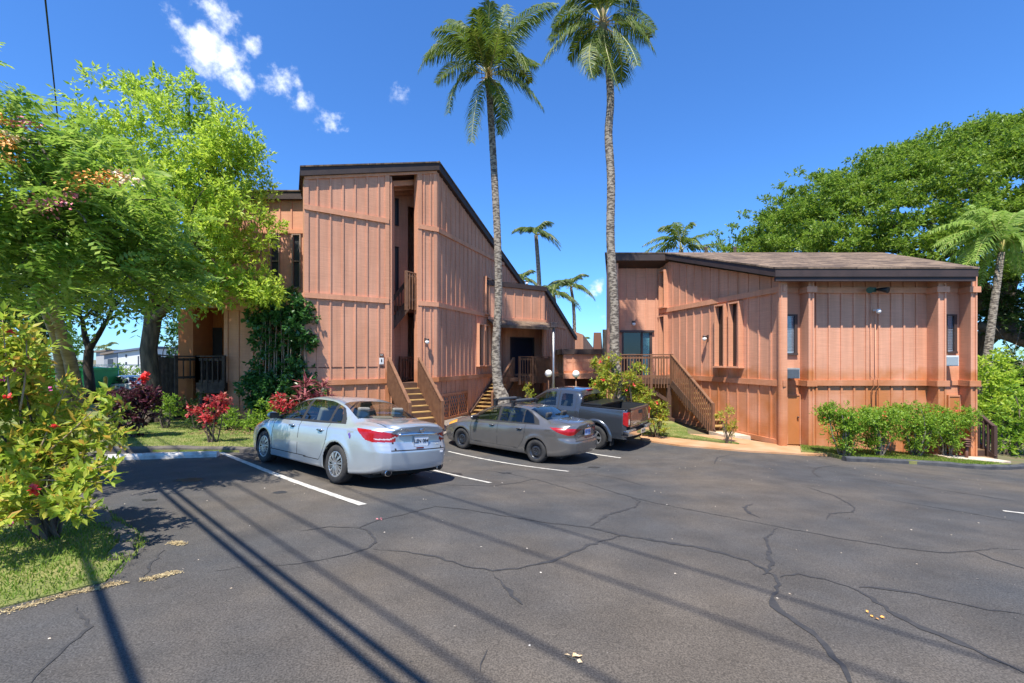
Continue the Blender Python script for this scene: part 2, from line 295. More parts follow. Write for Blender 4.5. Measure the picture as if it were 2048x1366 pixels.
# ================================================================ GROUND
def asphaltmat():
    m=bpy.data.materials.new('asphalt'); nt,N,L=_nodes(m); b=N['Principled BSDF']; b.inputs['Roughness'].default_value=.88; b.inputs['Specular IOR Level'].default_value=.3
    tc=N.new('ShaderNodeTexCoord')
    def noise(sc,det,rough=.55):
        n=N.new('ShaderNodeTexNoise'); n.inputs['Scale'].default_value=sc; n.inputs['Detail'].default_value=det; n.inputs['Roughness'].default_value=rough; L.new(tc.outputs['Object'],n.inputs['Vector']); return n
    a=noise(.35,6); r=N.new('ShaderNodeValToRGB'); e=r.color_ramp.elements; e[0].position=.38; e[1].position=.66
    e[0].color=(.055,.055,.056,1); e[1].color=(.096,.080,.064,1); L.new(a.outputs['Fac'],r.inputs[0])
    b2=noise(1.7,5); mr=N.new('ShaderNodeMapRange'); mr.inputs[1].default_value=.25; mr.inputs[2].default_value=.75; mr.inputs[3].default_value=.78; mr.inputs[4].default_value=1.25; L.new(b2.outputs['Fac'],mr.inputs[0])
    c=noise(95,2); mc=N.new('ShaderNodeMapRange'); mc.inputs[1].default_value=.35; mc.inputs[2].default_value=.68; mc.inputs[3].default_value=.65; mc.inputs[4].default_value=1.55; L.new(c.outputs['Fac'],mc.inputs[0])
    mm=N.new('ShaderNodeMath'); mm.operation='MULTIPLY'; L.new(mr.outputs[0],mm.inputs[0]); L.new(mc.outputs[0],mm.inputs[1])
    mu=N.new('ShaderNodeMix'); mu.data_type='RGBA'; mu.blend_type='MULTIPLY'; mu.inputs[0].default_value=1; L.new(r.outputs[0],mu.inputs[6]); L.new(mm.outputs[0],mu.inputs[7])
    # pale pebbles
    v=N.new('ShaderNodeTexVoronoi'); v.inputs['Scale'].default_value=26; L.new(tc.outputs['Object'],v.inputs['Vector'])
    vr=N.new('ShaderNodeMapRange'); vr.inputs[1].default_value=.085; vr.inputs[2].default_value=.05; L.new(v.outputs['Distance'],vr.inputs[0])
    sep=N.new('ShaderNodeSeparateColor'); L.new(v.outputs['Color'],sep.inputs[0]); th=N.new('ShaderNodeMath'); th.operation='GREATER_THAN'; th.inputs[1].default_value=.9; L.new(sep.outputs[0],th.inputs[0])
    pf=N.new('ShaderNodeMath'); pf.operation='MULTIPLY'; L.new(vr.outputs[0],pf.inputs[0]); L.new(th.outputs[0],pf.inputs[1])
    px=N.new('ShaderNodeMix'); px.data_type='RGBA'; px.inputs[7].default_value=(.32,.30,.27,1); L.new(pf.outputs[0],px.inputs[0]); L.new(mu.outputs[2],px.inputs[6])
    L.new(px.outputs[2],b.inputs['Base Color'])
    bp=N.new('ShaderNodeBump'); bp.inputs['Strength'].default_value=.5; bp.inputs['Distance'].default_value=.006; L.new(c.outputs['Fac'],bp.inputs['Height']); L.new(bp.outputs[0],b.inputs['Normal']); return m
asphM=asphaltmat()
soilM=pm('red_soil',(.22,.10,.045),(.14,.065,.03),3,.95,.5,30)
lawnM=pm('lawn',(.11,.16,.025),(.26,.24,.08),2.2,.9,.7,70,detail=8)
lineM=pm('worn_white_paint',(.55,.52,.46),(.30,.28,.25),9,.8,.2,60,lo=.45,hi=.72)
kerbM=pm('dark_kerb',(.07,.062,.055),(.13,.11,.09),5,.9,.5,25)
walkM=pm('dusty_concrete_walk',(.50,.30,.17),(.42,.21,.09),1.5,.9,.3,50)
paleM=pm('pale_concrete_slab',(.58,.50,.40),(.50,.36,.24),2,.9,.2,50)
gravM=pm('gravel',(.30,.25,.2),(.12,.095,.08),30,.95,.8,40)
crackM=pm('crack_sealer',(.032,.031,.032),(.05,.047,.046),12,.8,.4,50)
def axis(lo,hi,core0,core1,step):
    a=list(np.arange(core0,core1+1e-6,step)); x=core1; s=step
    while x<hi: s*=1.35; x+=s; a.append(x)
    x=core0; s=step
    while x>lo: s*=1.35; x-=s; a.insert(0,x)
    return np.array(a)
def sheet(name,xs,ys,off,mat):
    X,Y=np.meshgrid(xs,ys); Z=gzv(X,Y)+off; nx,ny=len(xs),len(ys)
    V=np.stack([X.ravel(),Y.ravel(),Z.ravel()],1); i=np.arange(ny-1)[:,None]*nx+np.arange(nx-1)[None,:]; i=i.ravel()
    return npmesh(name,V,np.stack([i,i+1,i+nx+1,i+nx],1),mat,smooth=True)
tag(sheet('ground',axis(-900,900,-22,24,.5),axis(-60,2500,-6,32,.5),-.03,pm('dry_scrub_ground',(.12,.12,.05),(.16,.12,.06),1.5,.95,.5,20)),kind='structure')
def drape(name,poly,off,mat,step=.5,skirt=.25,kind='structure',inset=0,taper=False):
    """plan polygon cut along a grid and laid on the ground, with a skirt down its edge"""
    bm=bmesh.new(); f=bm.faces.new([bm.verts.new((p[0],p[1],0)) for p in poly]); bm.normal_update()
    if f.normal.z<0: bmesh.ops.reverse_faces(bm,faces=bm.faces[:])
    xs=[p[0] for p in poly]; ys=[p[1] for p in poly]
    for ax,lo,hi in ((0,min(xs),max(xs)),(1,min(ys),max(ys))):
        c=math.floor(lo/step)*step+step
        while c<hi:
            co=[0,0,0]; co[ax]=c; no=[0,0,0]; no[ax]=1
            bmesh.ops.bisect_plane(bm,geom=bm.verts[:]+bm.edges[:]+bm.faces[:],plane_co=co,plane_no=no); c+=step
    bnd=[e for e in bm.edges if e.is_boundary]
    if skirt>0:
        r=bmesh.ops.extrude_edge_only(bm,edges=bnd); low={v for v in r['geom'] if isinstance(v,bmesh.types.BMVert)}
    else: low=set()
    vs=bm.verts[:]; zz=gzv(np.array([v.co.x for v in vs]),np.array([v.co.y for v in vs]))
    for v,z in zip(vs,zz): v.co.z=z+(off-skirt if v in low else (.012+max(0,min(1,(v.co.y-3.6)/2.5))*(off-.012) if taper else off))
    bmesh.ops.recalc_face_normals(bm,faces=bm.faces[:])
    me=bpy.data.meshes.new(name); bm.to_mesh(me); bm.free(); me.materials.append(mat); o=bpy.data.objects.new(name,me); COL.objects.link(o)
    if kind: tag(o,kind=kind)
    return o
g2=lambda px,py: tuple(G(px,py)[:2])
# outlines on the ground
lotL=[(-8.6,-2.5),(-3.95,3.0),(-3.35,3.75),(-3.8,4.6),(-6.0,6.4),(-9.1,9.6),(-9.6,10.75),(-5.5,10.75),(-4.3,12.2),(-2.3,15.3)]
drape('asphalt',[(-8.6,-6),(20,-6),(24,6),(22,13.6),(15.6,13.6),(12.9,12.3),(9.0,12.9),(7.0,13.5),(4.5,15.5),(1,17.0),(-2.3,15.9)]+lotL[::-1],.0,asphM,skirt=.1)
def ribbon(name,pts,w,off,mat,closed=False,kind='structure',jit=0.0,sub=.12,taper=False):
    """strip laid on the ground along plan points"""
    P2=[Vector((p[0],p[1])) for p in pts]; out=[]
    for a,b in zip(P2[:-1],P2[1:]):
        n=max(1,int((b-a).length/sub)); out+= [a.lerp(b,i/n) for i in range(n)]
    out.append(P2[-1]); L_,R_=[],[]; m=len(out)
    for i,p in enumerate(out):
        t=(out[min(i+1,m-1)]-out[max(i-1,0)]).normalized(); nrm=Vector((-t.y,t.x)); ww=(w[min(len(w)-1,int(i/m*len(w)))] if hasattr(w,'__len__') else w)/2
        if taper: ww*=min(1,.25+4*min(i,m-1-i)/m)
        j=rd.uniform(-jit,jit) if 0<i<m-1 else 0; a_=ww*(1+(rd.uniform(-.45,.45) if jit>.01 else rd.uniform(-.07,.07)))
        c=p+nrm*j; L_.append(c+nrm*a_); R_.append(c-nrm*a_)
    A=np.array([(v.x,v.y) for v in L_+R_]); Z=gzv(A[:,0],A[:,1])+off
    V=np.column_stack([A,Z]); i=np.arange(m-1)
    o=npmesh(name,V,np.stack([i,i+m,i+m+1,i+1],1)[:,::-1] if False else np.stack([i+m,i+m+1,i+1,i],1),mat)
    if kind: tag(o,kind=kind)
    return o
for a,b,w in [((440,905),(726,1010),.13),((845,935),(981,966),.105),((897,903),(1137,943),.105),((1150,902),(1241,916),.105),((2006,1022),(2120,1036),.11)]:
    ribbon('parking_line',[g2(*a),g2(*b)],w*.9,.006,lineM,jit=.004)
# sealed cracks, traced roughly
CR=[([(430,1142),(500,1132),(600,1128),(690,1110),(740,1096),(752,1080),(738,1062),(718,1056),(760,1040),(830,1023),(870,1013),(940,1020),(1010,1032),(1100,1046),(1180,1055),(1250,1072),(1300,1080),(1400,1095),(1500,1122),(1545,1150),(1560,1170),(1545,1195),(1560,1225),(1620,1262),(1680,1330),(1700,1366)],[.03,.04,.035,.03,.04,.07,.09,.05,.12]),
 ([(745,1098),(800,1103),(870,1113),(930,1132),(985,1142),(1050,1135),(1110,1120),(1180,1090),(1250,1070)],[.03,.035,.03,.05,.06,.05]),
 ([(1180,1052),(1215,1030),(1268,1015),(1280,1003),(1250,990),(1200,983)],[.06,.03]),
 ([(838,967),(900,970),(985,972),(1040,965),(1068,958),(1110,970),(1160,984),(1200,990)],.03),
 ([(1068,958),(1020,948),(985,942),(940,940)],.022),([(1110,960),(1165,965),(1230,985),(1300,1004),(1380,1020),(1470,1037),(1560,1055),(1670,1075),(1790,1095),(1880,1105),(1950,1103),(2000,1097),(2060,1102)],[.03,.022,.03]),
 ([(1555,1056),(1530,1080),(1538,1105),(1545,1130),(1525,1150)],[.04,.06]),([(1560,1155),(1595,1147),(1650,1160),(1720,1182),(1780,1222),(1850,1258),(1950,1300),(2060,1352)],[.04,.03,.05,.09,.06]),
 ([(1718,1175),(1780,1178),(1860,1193),(1950,1215),(2060,1232)],[.07,.03]),([(1612,974),(1670,992),(1710,1015),(1705,1024),(1660,1028),(1655,1040)],.035),
 ([(1505,1008),(1488,1015),(1500,1028),(1520,1036)],.06),([(1680,930),(1632,936),(1626,945),(1640,955)],.05),([(1470,908),(1435,915),(1428,928)],.05),
 ([(1950,1104),(1990,1120),(2060,1140)],.03),([(1780,1000),(1900,1020),(2060,1048)],.025),([(985,1143),(1010,1175),(1045,1210)],[.02,.05]),
 ([(600,1062),(660,1054),(718,1056)],.025),([(330,1100),(300,1130),(285,1165)],.025),([(155,1215),(178,1255),(130,1300),(60,1370)],[.03,.025]),([(1745,957),(1850,975),(2048,1005)],.03),
 ([(960,1345),(975,1300)],.012),([(1140,955),(1180,948),(1230,955),(1300,975)],.02)]
for pts,w in CR: ribbon('asphalt_crack',[g2(*p) for p in pts],[q*.72 for q in w] if hasattr(w,'__len__') else w*.72,.004,crackM,jit=.018,sub=.07,taper=True)
patchM=pm('new_asphalt_patch',(.055,.056,.06),(.075,.074,.076),1.2,.85,.4,90)
stainM=pm('oil_stain',(.022,.021,.020),(.04,.038,.036),8,.5)
for px,py,r_ in ((905,948,.22),(1010,946,.14),(380,960,.25),(560,985,.12),(300,1000,.10),(1190,935,.16)):
    c=G(px,py); drape('oil_stain',[(c.x+r_*(1+.35*rd.uniform(-1,1))*math.cos(a),c.y+r_*.7*(1+.35*rd.uniform(-1,1))*math.sin(a)) for a in np.linspace(0,6.28,14)[:-1]],.0035,stainM,skirt=0)
# lawn left with irregular dark kerb
lawnL=drape('lawn',[(-60,-8),(-9.0,-3)]+lotL[1:8]+[(-4.6,12.2),(-3.6,14.2),(-8,18),(-12,26),(-60,30)],.05,lawnM,taper=True)
gravel=drape('gravel',[(-4.55,12.25),(-2.35,15.3),(-2.2,16.2),(1.2,17.2),(1.2,24),(-3.2,19),(-3.6,14.25)],.03,gravM)
def kerb(name,pts,w,h,mat,label=None,jit=0.0,step=.35,rnd=True):
    P2=[Vector(p) for p in pts]; out=[]
    for a,b in zip(P2[:-1],P2[1:]):
        n=max(1,int((b-a).length/step)); out+=[a.lerp(b,i/n) for i in range(n)]
    out.append(P2[-1]); mb=MB(); vs=[]; m=len(out); prof=[(-.5,-.2),(-.5,.7),(-.36,.97),(0,1.03),(.36,.97),(.5,.7),(.5,-.2)]
    for i,p in enumerate(out):
        t=(out[min(i+1,m-1)]-out[max(i-1,0)]).normalized(); n=Vector((-t.y,t.x)); ww=w*(1+rd.uniform(-jit,jit)); hh=h*(1+rd.uniform(-jit,jit)*1.2); sh=rd.uniform(-jit,jit)*w*.4
        z=gz(p.x,p.y)
        for a,b in prof: vs.append((p.x+n.x*(a*ww+sh),p.y+n.y*(a*ww+sh),z+b*hh))
    k=len(prof); fs=[(i*k+j,i*k+j+1,(i+1)*k+j+1,(i+1)*k+j) for i in range(m-1) for j in range(k-1)]+[tuple(range(k))[::-1],tuple((m-1)*k+j for j in range(k))]
    mb.add(vs,fs,False); o=mb.build(name,mat); tag(o,kind='structure'); return o
kerb('kerb',[(-3.62,4.2),(-3.95,4.7),(-5.0,5.5),(-6.0,6.35),(-7.6,8.0),(-9.15,9.6),(-9.65,10.7)],.17,.075,kerbM,jit=.38,step=.13)
kerb('kerb',[(-9.7,10.82),(-7.5,10.85),(-5.45,10.82),(-4.5,12.1),(-3.4,13.8),(-2.4,15.3)],.17,.12,kerbM,jit=.12)
def plainmesh_tag(o,label,cat,group=None): return tag(o,label,cat,group)
# wheel stop on the empty bay
ws=MB(); a=G(203,921); b=G(436,913)
u=Vector((b.x-a.x,b.y-a.y)).normalized(); n_=Vector((u.y,-u.x)); Lw=(Vector((b.x,b.y))-Vector((a.x,a.y))).length
pr=[(-.09,-.01),(-.085,.07),(-.06,.115),(.06,.115),(.085,.07),(.09,-.01)]; vs=[]; m_=24
for i in range(m_+1):
    q=Vector((a.x,a.y))+u*Lw*i/m_; z=gz(q.x,q.y)
    for x_,h_ in pr: vs.append((q.x+n_.x*x_,q.y+n_.y*x_,z+h_+rd.uniform(-.004,.004)))
ws.add(vs,[(i*6+j+6,i*6+j+7,i*6+j+1,i*6+j) for i in range(m_) for j in range(5)]+[tuple(range(6)),tuple(range(m_*6,m_*6+6))[::-1]])
tag(ws.build('wheel_stop',pm('whitewashed_concrete',(.60,.57,.52),(.30,.26,.22),5,.85,.4,30,lo=.42,hi=.75)),'long whitewashed concrete wheel stop at the head of the empty bay','wheel stop')
# right side: walk, lawns, kerb
w_out=[g2(1284,882),g2(1360,893),g2(1500,905),g2(1616,912)]; w_in=[g2(1276,870),g2(1370,881),g2(1440,889),g2(1500,893),g2(1560,895),g2(1640,905)]
drape('pavement',w_out+[(9.0,13.0),(9.0,14.3),(8.45,14.3),(7.3,15.9),(6.35,16.2),(6.1,15.7)]+[g2(1500,893),g2(1440,889),g2(1370,881),g2(1276,868)],.05,walkM)
drape('lawn',[g2(1250,872),g2(1276,869),g2(1370,880),g2(1440,888),g2(1478,892),(6.15,15.9),(6.6,17.2),(6.6,21),(4.5,23),(2.2,22),(1.6,17.6),(2.9,16.6)],.10,lawnM)
drape('soil',[(1.25,17.0),(1.65,17.65),(2.2,22),(4.4,23),(4.4,26),(1.0,26)],.06,soilM)
drape('lawn',[g2(1602,908),(9.05,13.1),g2(1690,921),(12.9,12.35),(13.3,12.6),(14.3,13.0),(13.6,13.35),(13.0,13.5),(12.9,14.1),(9.0,14.2)],.09,lawnM)
drape('pavement',[(13.05,14.1),(13.0,13.55),(13.6,13.4),(14.2,13.15),(14.7,13.4),(14.6,14.1)],.10,paleM)
kerb('kerb',[g2(1688,922),(10.9,12.45),(12.5,12.2),(13.4,12.4),(14.8,13.0)],.16,.12,pm('black_asphalt_kerb',(.045,.045,.05),(.08,.08,.08),4,.8,.3,30),jit=.08,step=.3)
# lawn tufts: fine blades (stuff)
def blades(name,areas,mat,label):
    V=[];Q=[];k=0
    for (poly,n,h) in areas:
        p=np.array(poly); lo=p.min(0); hi=p.max(0); pts=rng.uniform(lo,hi,(n,2))
        x,y=pts[:,0],pts[:,1]; ins=np.zeros(n,bool); j=len(p)-1
        for i in range(len(p)):
            c=((p[i,1]>y)!=(p[j,1]>y))&(x<(p[j,0]-p[i,0])*(y-p[i,1])/(p[j,1]-p[i,1]+1e-12)+p[i,0]); ins^=c; j=i
        pts=pts[ins]; n=len(pts); z=gzv(pts[:,0],pts[:,1])+(.045 if 'left' in label else .085); a=rng.uniform(0,6.28,n); hh=h*rng.uniform(.5,1.3,n); w=.004+h*.05
        d=np.stack([np.cos(a),np.sin(a)],1); le=rng.normal(0,.45,(n,2))*hh[:,None]
        b=np.column_stack([pts,z]); v0=b.copy(); v0[:,:2]-=d*w; v1=b.copy(); v1[:,:2]+=d*w; v2=b.copy(); v2[:,:2]+=le; v2[:,2]+=hh
        V.append(np.stack([v0,v1,v2],1).reshape(-1,3)); Q.append(np.arange(3*n).reshape(-1,3)+k); k+=3*n
    o=npmesh(name,np.concatenate(V),np.concatenate(Q),mat); tag(o,kind='stuff'); o['label']=label; return o
grassM=leafmat('grass_blades',[(.10,.19,.015),(.16,.25,.03),(.07,.14,.012),(.24,.26,.06),(.20,.30,.035)],.3,.6,.2)
blades('grass',[([(-3.24,3.72),(-3.9,2.9),(-8.6,-2),(-12,0),(-12,9),(-9.2,9.6),(-5.9,6.4),(-3.7,4.65)],150000,.04),([(-9.8,10.9),(-5.5,10.9),(-4.6,12.2),(-3.8,14),(-9,17),(-14,20),(-16,12)],70000,.04)],grassM,'short lawn grass left of the parking bays')
blades('grass',[([tuple(p) for p in [g2(1262,873),g2(1370,881),g2(1440,888),g2(1478,892),(6.15,15.9),(6.6,17.2),(5.5,18.5),(3.2,17.2)]],26000,.04),([g2(1606,908),(9.05,13.1),g2(1690,919),(12.9,12.45),(14.0,13.0),(12.9,13.5),(12.9,14.1),(9.0,14.2)],22000,.045)],grassM,'short lawn grass in front of the right building')
# ================================================================ BUILDINGS
def wall(mb,A,B,z0,zA,zB=None,th=.12,sp=.425,holes=(),ends=(True,True),off=0,bat=True,bw=.055,bp=.035,z0B=None,phase=0.0):
    """board-and-batten wall seen from outside with A left, B right; holes=(u0,u1,z0,z1)"""
    A=Vector(A[:2]); B=Vector(B[:2]); u=(B-A); L_=u.length; u.normalize(); n=Vector((u.y,-u.x)); zB=zA if zB is None else zB; z0B=z0 if z0B is None else z0B
    top=lambda a: zA+(zB-zA)*a/L_
    bot=lambda a: z0+(z0B-z0)*a/L_
    cuts=sorted({0,L_}|{min(max(h[i],0),L_) for h in holes for i in (0,1)})
    def segs(a,b):
        m=(a+b)/2; hs=sorted((h[2],h[3]) for h in holes if h[0]<m<h[1]); out=[]; lo=None
        for h0,h1 in hs: out.append((lo,h0)); lo=h1
        out.append((lo,None)); return out
    for a,b in zip(cuts[:-1],cuts[1:]):
        for lo,hi in segs(a,b):
            mb.obox(A,u,n,a,b,off-th,off,bot(a) if lo is None else lo,top(a) if hi is None else hi,bot(b) if lo is None else lo,top(b) if hi is None else hi)
    if bat:
        a=sp+phase
        lst=[]
        while a<L_-.12: lst.append((a,bw)); a+=sp
        if ends[0]: lst.append((.07,.14))
        if ends[1]: lst.append((L_-.07,.14))
        for c,w in lst:
            for lo,hi in segs(c-.001,c+.001):
                z_0=bot(c) if lo is None else lo; z_1=(top(c)-.01) if hi is None else hi
                if z_1>z_0: mb.obox(A,u,n,c-w/2,c+w/2,off,off+bp,z_0,z_1)
    return A,u,n,L_
def band(mb,A,B,z,h=.18,pr=.07,ext=0.0,zB=None,ext2=None):
    A=Vector(A[:2]); B=Vector(B[:2]); u=(B-A); L_=u.length; u.normalize(); n=Vector((u.y,-u.x)); zB=z if zB is None else zB; e2=ext if ext2 is None else ext2
    mb.obox(A,u,n,-ext,L_+e2,-.03,pr,z-h/2,z+h/2,zB-h/2,zB+h/2)
def line_u(A,d,px):     # distance along plan line from A in direction d to image column px
    k=(px-CX)/F; return (k*A.y-A.x)/(d.x-k*d.y)
def ratio_part(bld,name,fn,mat,bevel=0):
    mb=MB(); fn(mb); return mb.build(name,mat,bld,bevel)
def window(bld,A,u,n,u0,u1,z0,z1,fr=.05,deep=.06,gm=None,fm=None,mull=None,pane_off=-.04,name='window'):
    """framed window in a wall: frame part with its pane as a sub-part"""
    f=MB()
    f.obox(A,u,n,u0-fr,u0,-.1,deep,z0-fr,z1+fr); f.obox(A,u,n,u1,u1+fr,-.1,deep,z0-fr,z1+fr)
    f.obox(A,u,n,u0,u1,-.1,deep,z0-fr,z0); f.obox(A,u,n,u0,u1,-.1,deep,z1,z1+fr)
    if mull:
        for z in mull: f.obox(A,u,n,u0,u1,-.03,deep-.02,z-.02,z+.02)
    fo=f.build(name,fm or frameM,bld); p=MB(); p.obox(A,u,n,u0,u1,pane_off-.01,pane_off,z0,z1); p.build('pane',gm or glassM,fo)
    d=MB(); d.obox(A,u,n,u0,u1,-.5,-.49,z0,z1); d.build('room_shade_panel',darkM,fo); return fo  # black sheet behind the pane paints the shade of the interior
def finwin(bld,A,u,n,u0,u1,z0,z1,pr=.28,fm=None,topcap=False):
    """tall narrow window between projecting side boards"""
    f=MB(); t=.05
    f.obox(A,u,n,u0-t,u0,-.02,pr,z0,z1); f.obox(A,u,n,u1,u1+t,-.02,pr,z0,z1); f.obox(A,u,n,u0-t-.04,u1+t+.04,-.02,pr+.03,z0-.06,z0)
    f.obox(A,u,n,u0,u1,-.02,pr-.0,z1-.06,z1-.003)
    fo=f.build('window',fm or trimM,bld); p=MB(); p.obox(A,u,n,u0,u1,.012,.022,z0,z1-.06); p.build('pane',pm('dark_screen_pane',(.02,.018,.018),rough=.25),fo); return fo
def railing(mb,a,b,h=1.05,sp=.13,bw=.038,cap=.11,low=.12,drop=0.0,board=None,post=(True,True),pw=.1):
    """posts, cap and balusters between 3d floor points a and b (may slope)"""
    a=Vector(a); b=Vector(b); d=b-a; L2=math.hypot(d.x,d.y); n=max(1,int(L2/sp)); upz=Vector((0,0,1))
    mb.beam(a+upz*h,b+upz*h,cap,.045); mb.beam(a+upz*(h-.12),b+upz*(h-.12),.04,.09); mb.beam(a+upz*low,b+upz*low,.04,.09)
    u=Vector((d.x,d.y,0)).normalized(); s=Vector((u.y,-u.x,0))*.042
    for i in range(1,n):
        p=a+d*(i/n)+s; w=board or bw
        mb.beam(p+upz*(low-.06-drop),p+upz*(h-.06),w,.03,up=u)
    for q,f in ((a,post[0]),(b,post[1])):
        if f: mb.beam(q-upz*drop,q+upz*(h+.03),pw,pw,up=u)
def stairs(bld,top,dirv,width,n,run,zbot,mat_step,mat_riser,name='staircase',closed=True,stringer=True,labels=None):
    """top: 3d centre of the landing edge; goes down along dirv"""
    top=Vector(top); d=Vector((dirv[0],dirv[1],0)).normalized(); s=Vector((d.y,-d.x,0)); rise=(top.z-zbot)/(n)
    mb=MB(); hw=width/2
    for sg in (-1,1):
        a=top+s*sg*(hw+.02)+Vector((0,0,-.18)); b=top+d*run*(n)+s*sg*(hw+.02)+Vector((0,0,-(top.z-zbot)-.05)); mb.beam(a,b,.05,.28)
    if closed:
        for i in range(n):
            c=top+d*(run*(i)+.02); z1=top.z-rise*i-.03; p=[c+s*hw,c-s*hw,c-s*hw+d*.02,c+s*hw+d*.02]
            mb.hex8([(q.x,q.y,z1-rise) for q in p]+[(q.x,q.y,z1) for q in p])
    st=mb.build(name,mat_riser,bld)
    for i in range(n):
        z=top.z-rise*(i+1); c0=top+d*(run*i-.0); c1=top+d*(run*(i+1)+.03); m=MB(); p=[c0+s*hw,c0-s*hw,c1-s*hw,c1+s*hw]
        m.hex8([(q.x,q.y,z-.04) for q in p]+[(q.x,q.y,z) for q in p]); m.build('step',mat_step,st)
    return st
def lamp_on_wall(p,n,label,grp='small globe wall lamps on the buildings'):
    n=Vector((n[0],n[1],0)); t=thing('wall_lamp',label,'lamp',p,grp)
    m=MB(); p=Vector(p); m.obox(p,Vector((-n.y,n.x)),n,-.05,.05,-.02,.03,p.z-.03,p.z+.12); m.beam(p+n*.02+Vector((0,0,.07)),p+n*.17+Vector((0,0,.07)),.05,.05); m.lathe([(.001,.10),(.075,.09),(.08,.03),(.07,.02)],p+n*.17,n=16); m.build('bracket',frameM,t)
    g=MB(); g.ball(p+n*.17+Vector((0,0,-.035)),.085,10); g.build('globe',pm('lamp_globe',(.86,.84,.78),rough=.25),t); fix(t); return t
# ---- LEFT BUILDING
A1=P(608,64); A4=P(873,54.4); t=(A4-A1).normalized(); nf=Vector((t.y,-t.x)); uA2=line_u(A1,t,777); uA3=line_u(A1,t,835); LA=(A4-A1).length
A2=A1+t*uA2; A3=A1+t*uA3
Rr=P(985,42.2); r=(Rr-A4).normalized(); nr=Vector((r.y,-r.x)); Lr=line_u(A4,r,1056)
zB1,zB2,zB3=7.93,4.93,1.93
zt1,zt4=9.24,10.56; gt=(zt4-zt1)/LA; gr=-(zt4-8.77)/(Rr-A4).length
det=t.x*r.y-t.y*r.x
def roofL(p):
    dx,dy=p[0]-A4.x,p[1]-A4.y; return zt4+min(gt*(dx*t.x+dy*t.y),gr*(dx*r.x+dy*r.y))
BL=thing('apartment_building','three-storey salmon board-and-batten building behind the parked cars, with a tall stair slot','building',(A2.x,A2.y,gz(A2.x,A2.y)))
m_dir=Vector((-nf.x,-nf.y)); A5=A1+Vector((-.39,.92))*2.1; YW=A5.y; T2=Vector((1,0)); N2=Vector((0,-1)); zW=9.10
gl=lambda p: gz(p[0],p[1])-.3
mb=MB()
wt=lambda p: roofL(p)-.30
wall(mb,A1,A2,gl(A1),wt(A1),wt(A2),z0B=gl(A1),th=.2)
wall(mb,A3,A4,gl(A4),wt(A3),wt(A4),th=.2,sp=.27)
wall(mb,A5,A1,gl(A1),zW,wt(A1),th=.12,ends=(False,False))
# right side wall, lower storey hole for lattice
uL0,uL1=line_u(A4,r,878),line_u(A4,r,934)
RE=A4+r*Lr
wall(mb,A4,RE,gl(A4),wt(A4),wt(RE),sp=.40,ends=(True,False),holes=[(.12,uL1-.0,gl(A4)+.2,1.28)])
mb.build('wall',wallM,BL)
# left wing wall with two tall narrow windows
SX=lambda px,Y: (px-CX)/F*Y
JL=Vector((SX(372,YW),YW)); zwT=zW-.28
mb=MB(); hs=[]; zw0,zw1=CZ+(718-577)/F*YW,CZ+(718-468)/F*YW
for a,b in ((541,560),(585,602)): hs.append((SX(a,YW)-JL.x,SX(b,YW)-JL.x,zw0,zw1))
wall(mb,JL,A5,zB2-.2,zwT,sp=.45,holes=hs,ends=(True,False)); wall(mb,Vector((SX(500,YW),YW)),A5,gl(A5),zB2-.2,sp=.45,ends=(False,False))
mb.build('wall',wallM,BL)
for h in hs: window(BL,JL,T2,N2,h[0]+.04,h[1]-.04,h[2]+.05,h[3]-.05,fm=pm('aluminium_frame',(.28,.20,.15),rough=.4),mull=[(h[2]+h[3])/2],gm=pm('insect_screen',(.035,.035,.036),rough=.4))
YK=16.7; K1=Vector((SX(449,YK),YK)); K2=Vector((SX(528,YK),YK))
mb=MB(); wall(mb,K1,K2,gl(K2),zB2-.15,sp=.52); wall(mb,K1+Vector((0,2.2)),K1,gl(K1),zB2-.15,sp=.5,ends=(False,False)); wall(mb,K2,K2+Vector((0,.8)),gl(K2),zB2-.15,sp=.5,ends=(False,False),bat=False)
mb.obox(K1,T2,N2,-.12,K2.x-K1.x+.1,-.9,.08,zB2-.17,zB2+.05)
mb.build('wall',wallM,BL)
YJ=18.6; J0=Vector((SX(376,YJ),YJ)); J1=Vector((SX(455,YJ),YJ))
mb=MB(); wall(mb,J0,J1,gl(J0),zB2-.2,sp=.12,bw=.02,bp=.012,ends=(False,False)); wall(mb,JL+Vector((.15,3)),JL+Vector((.15,.0)),gl(JL),zB2-.2,sp=.4,ends=(False,False)); wall(mb,JL+Vector((0,5)),JL,zB2-.2,zwT,sp=.4)
mb.obox(JL,T2,N2,.02,.20,-.20,-.01,gl(JL),zB2-.2); mb.obox(J0,T2,N2,0,.62,.02,.55,gl(J0),zB2-.2); mb.prism([(JL.x,YW),(J1.x,YW),(J1.x,YJ+.1),(JL.x,YJ+.1)],lambda p:zB2-.21,lambda p:zB2-.19)
mb.build('side_wall',orangeM,BL)
d=MB(); d.obox(J1,T2,N2,-1.0,-.2,.012,.03,zB3,zB3+2.1); d.build('door',pm('dark_screen_door',(.03,.025,.022),rough=.6),BL)
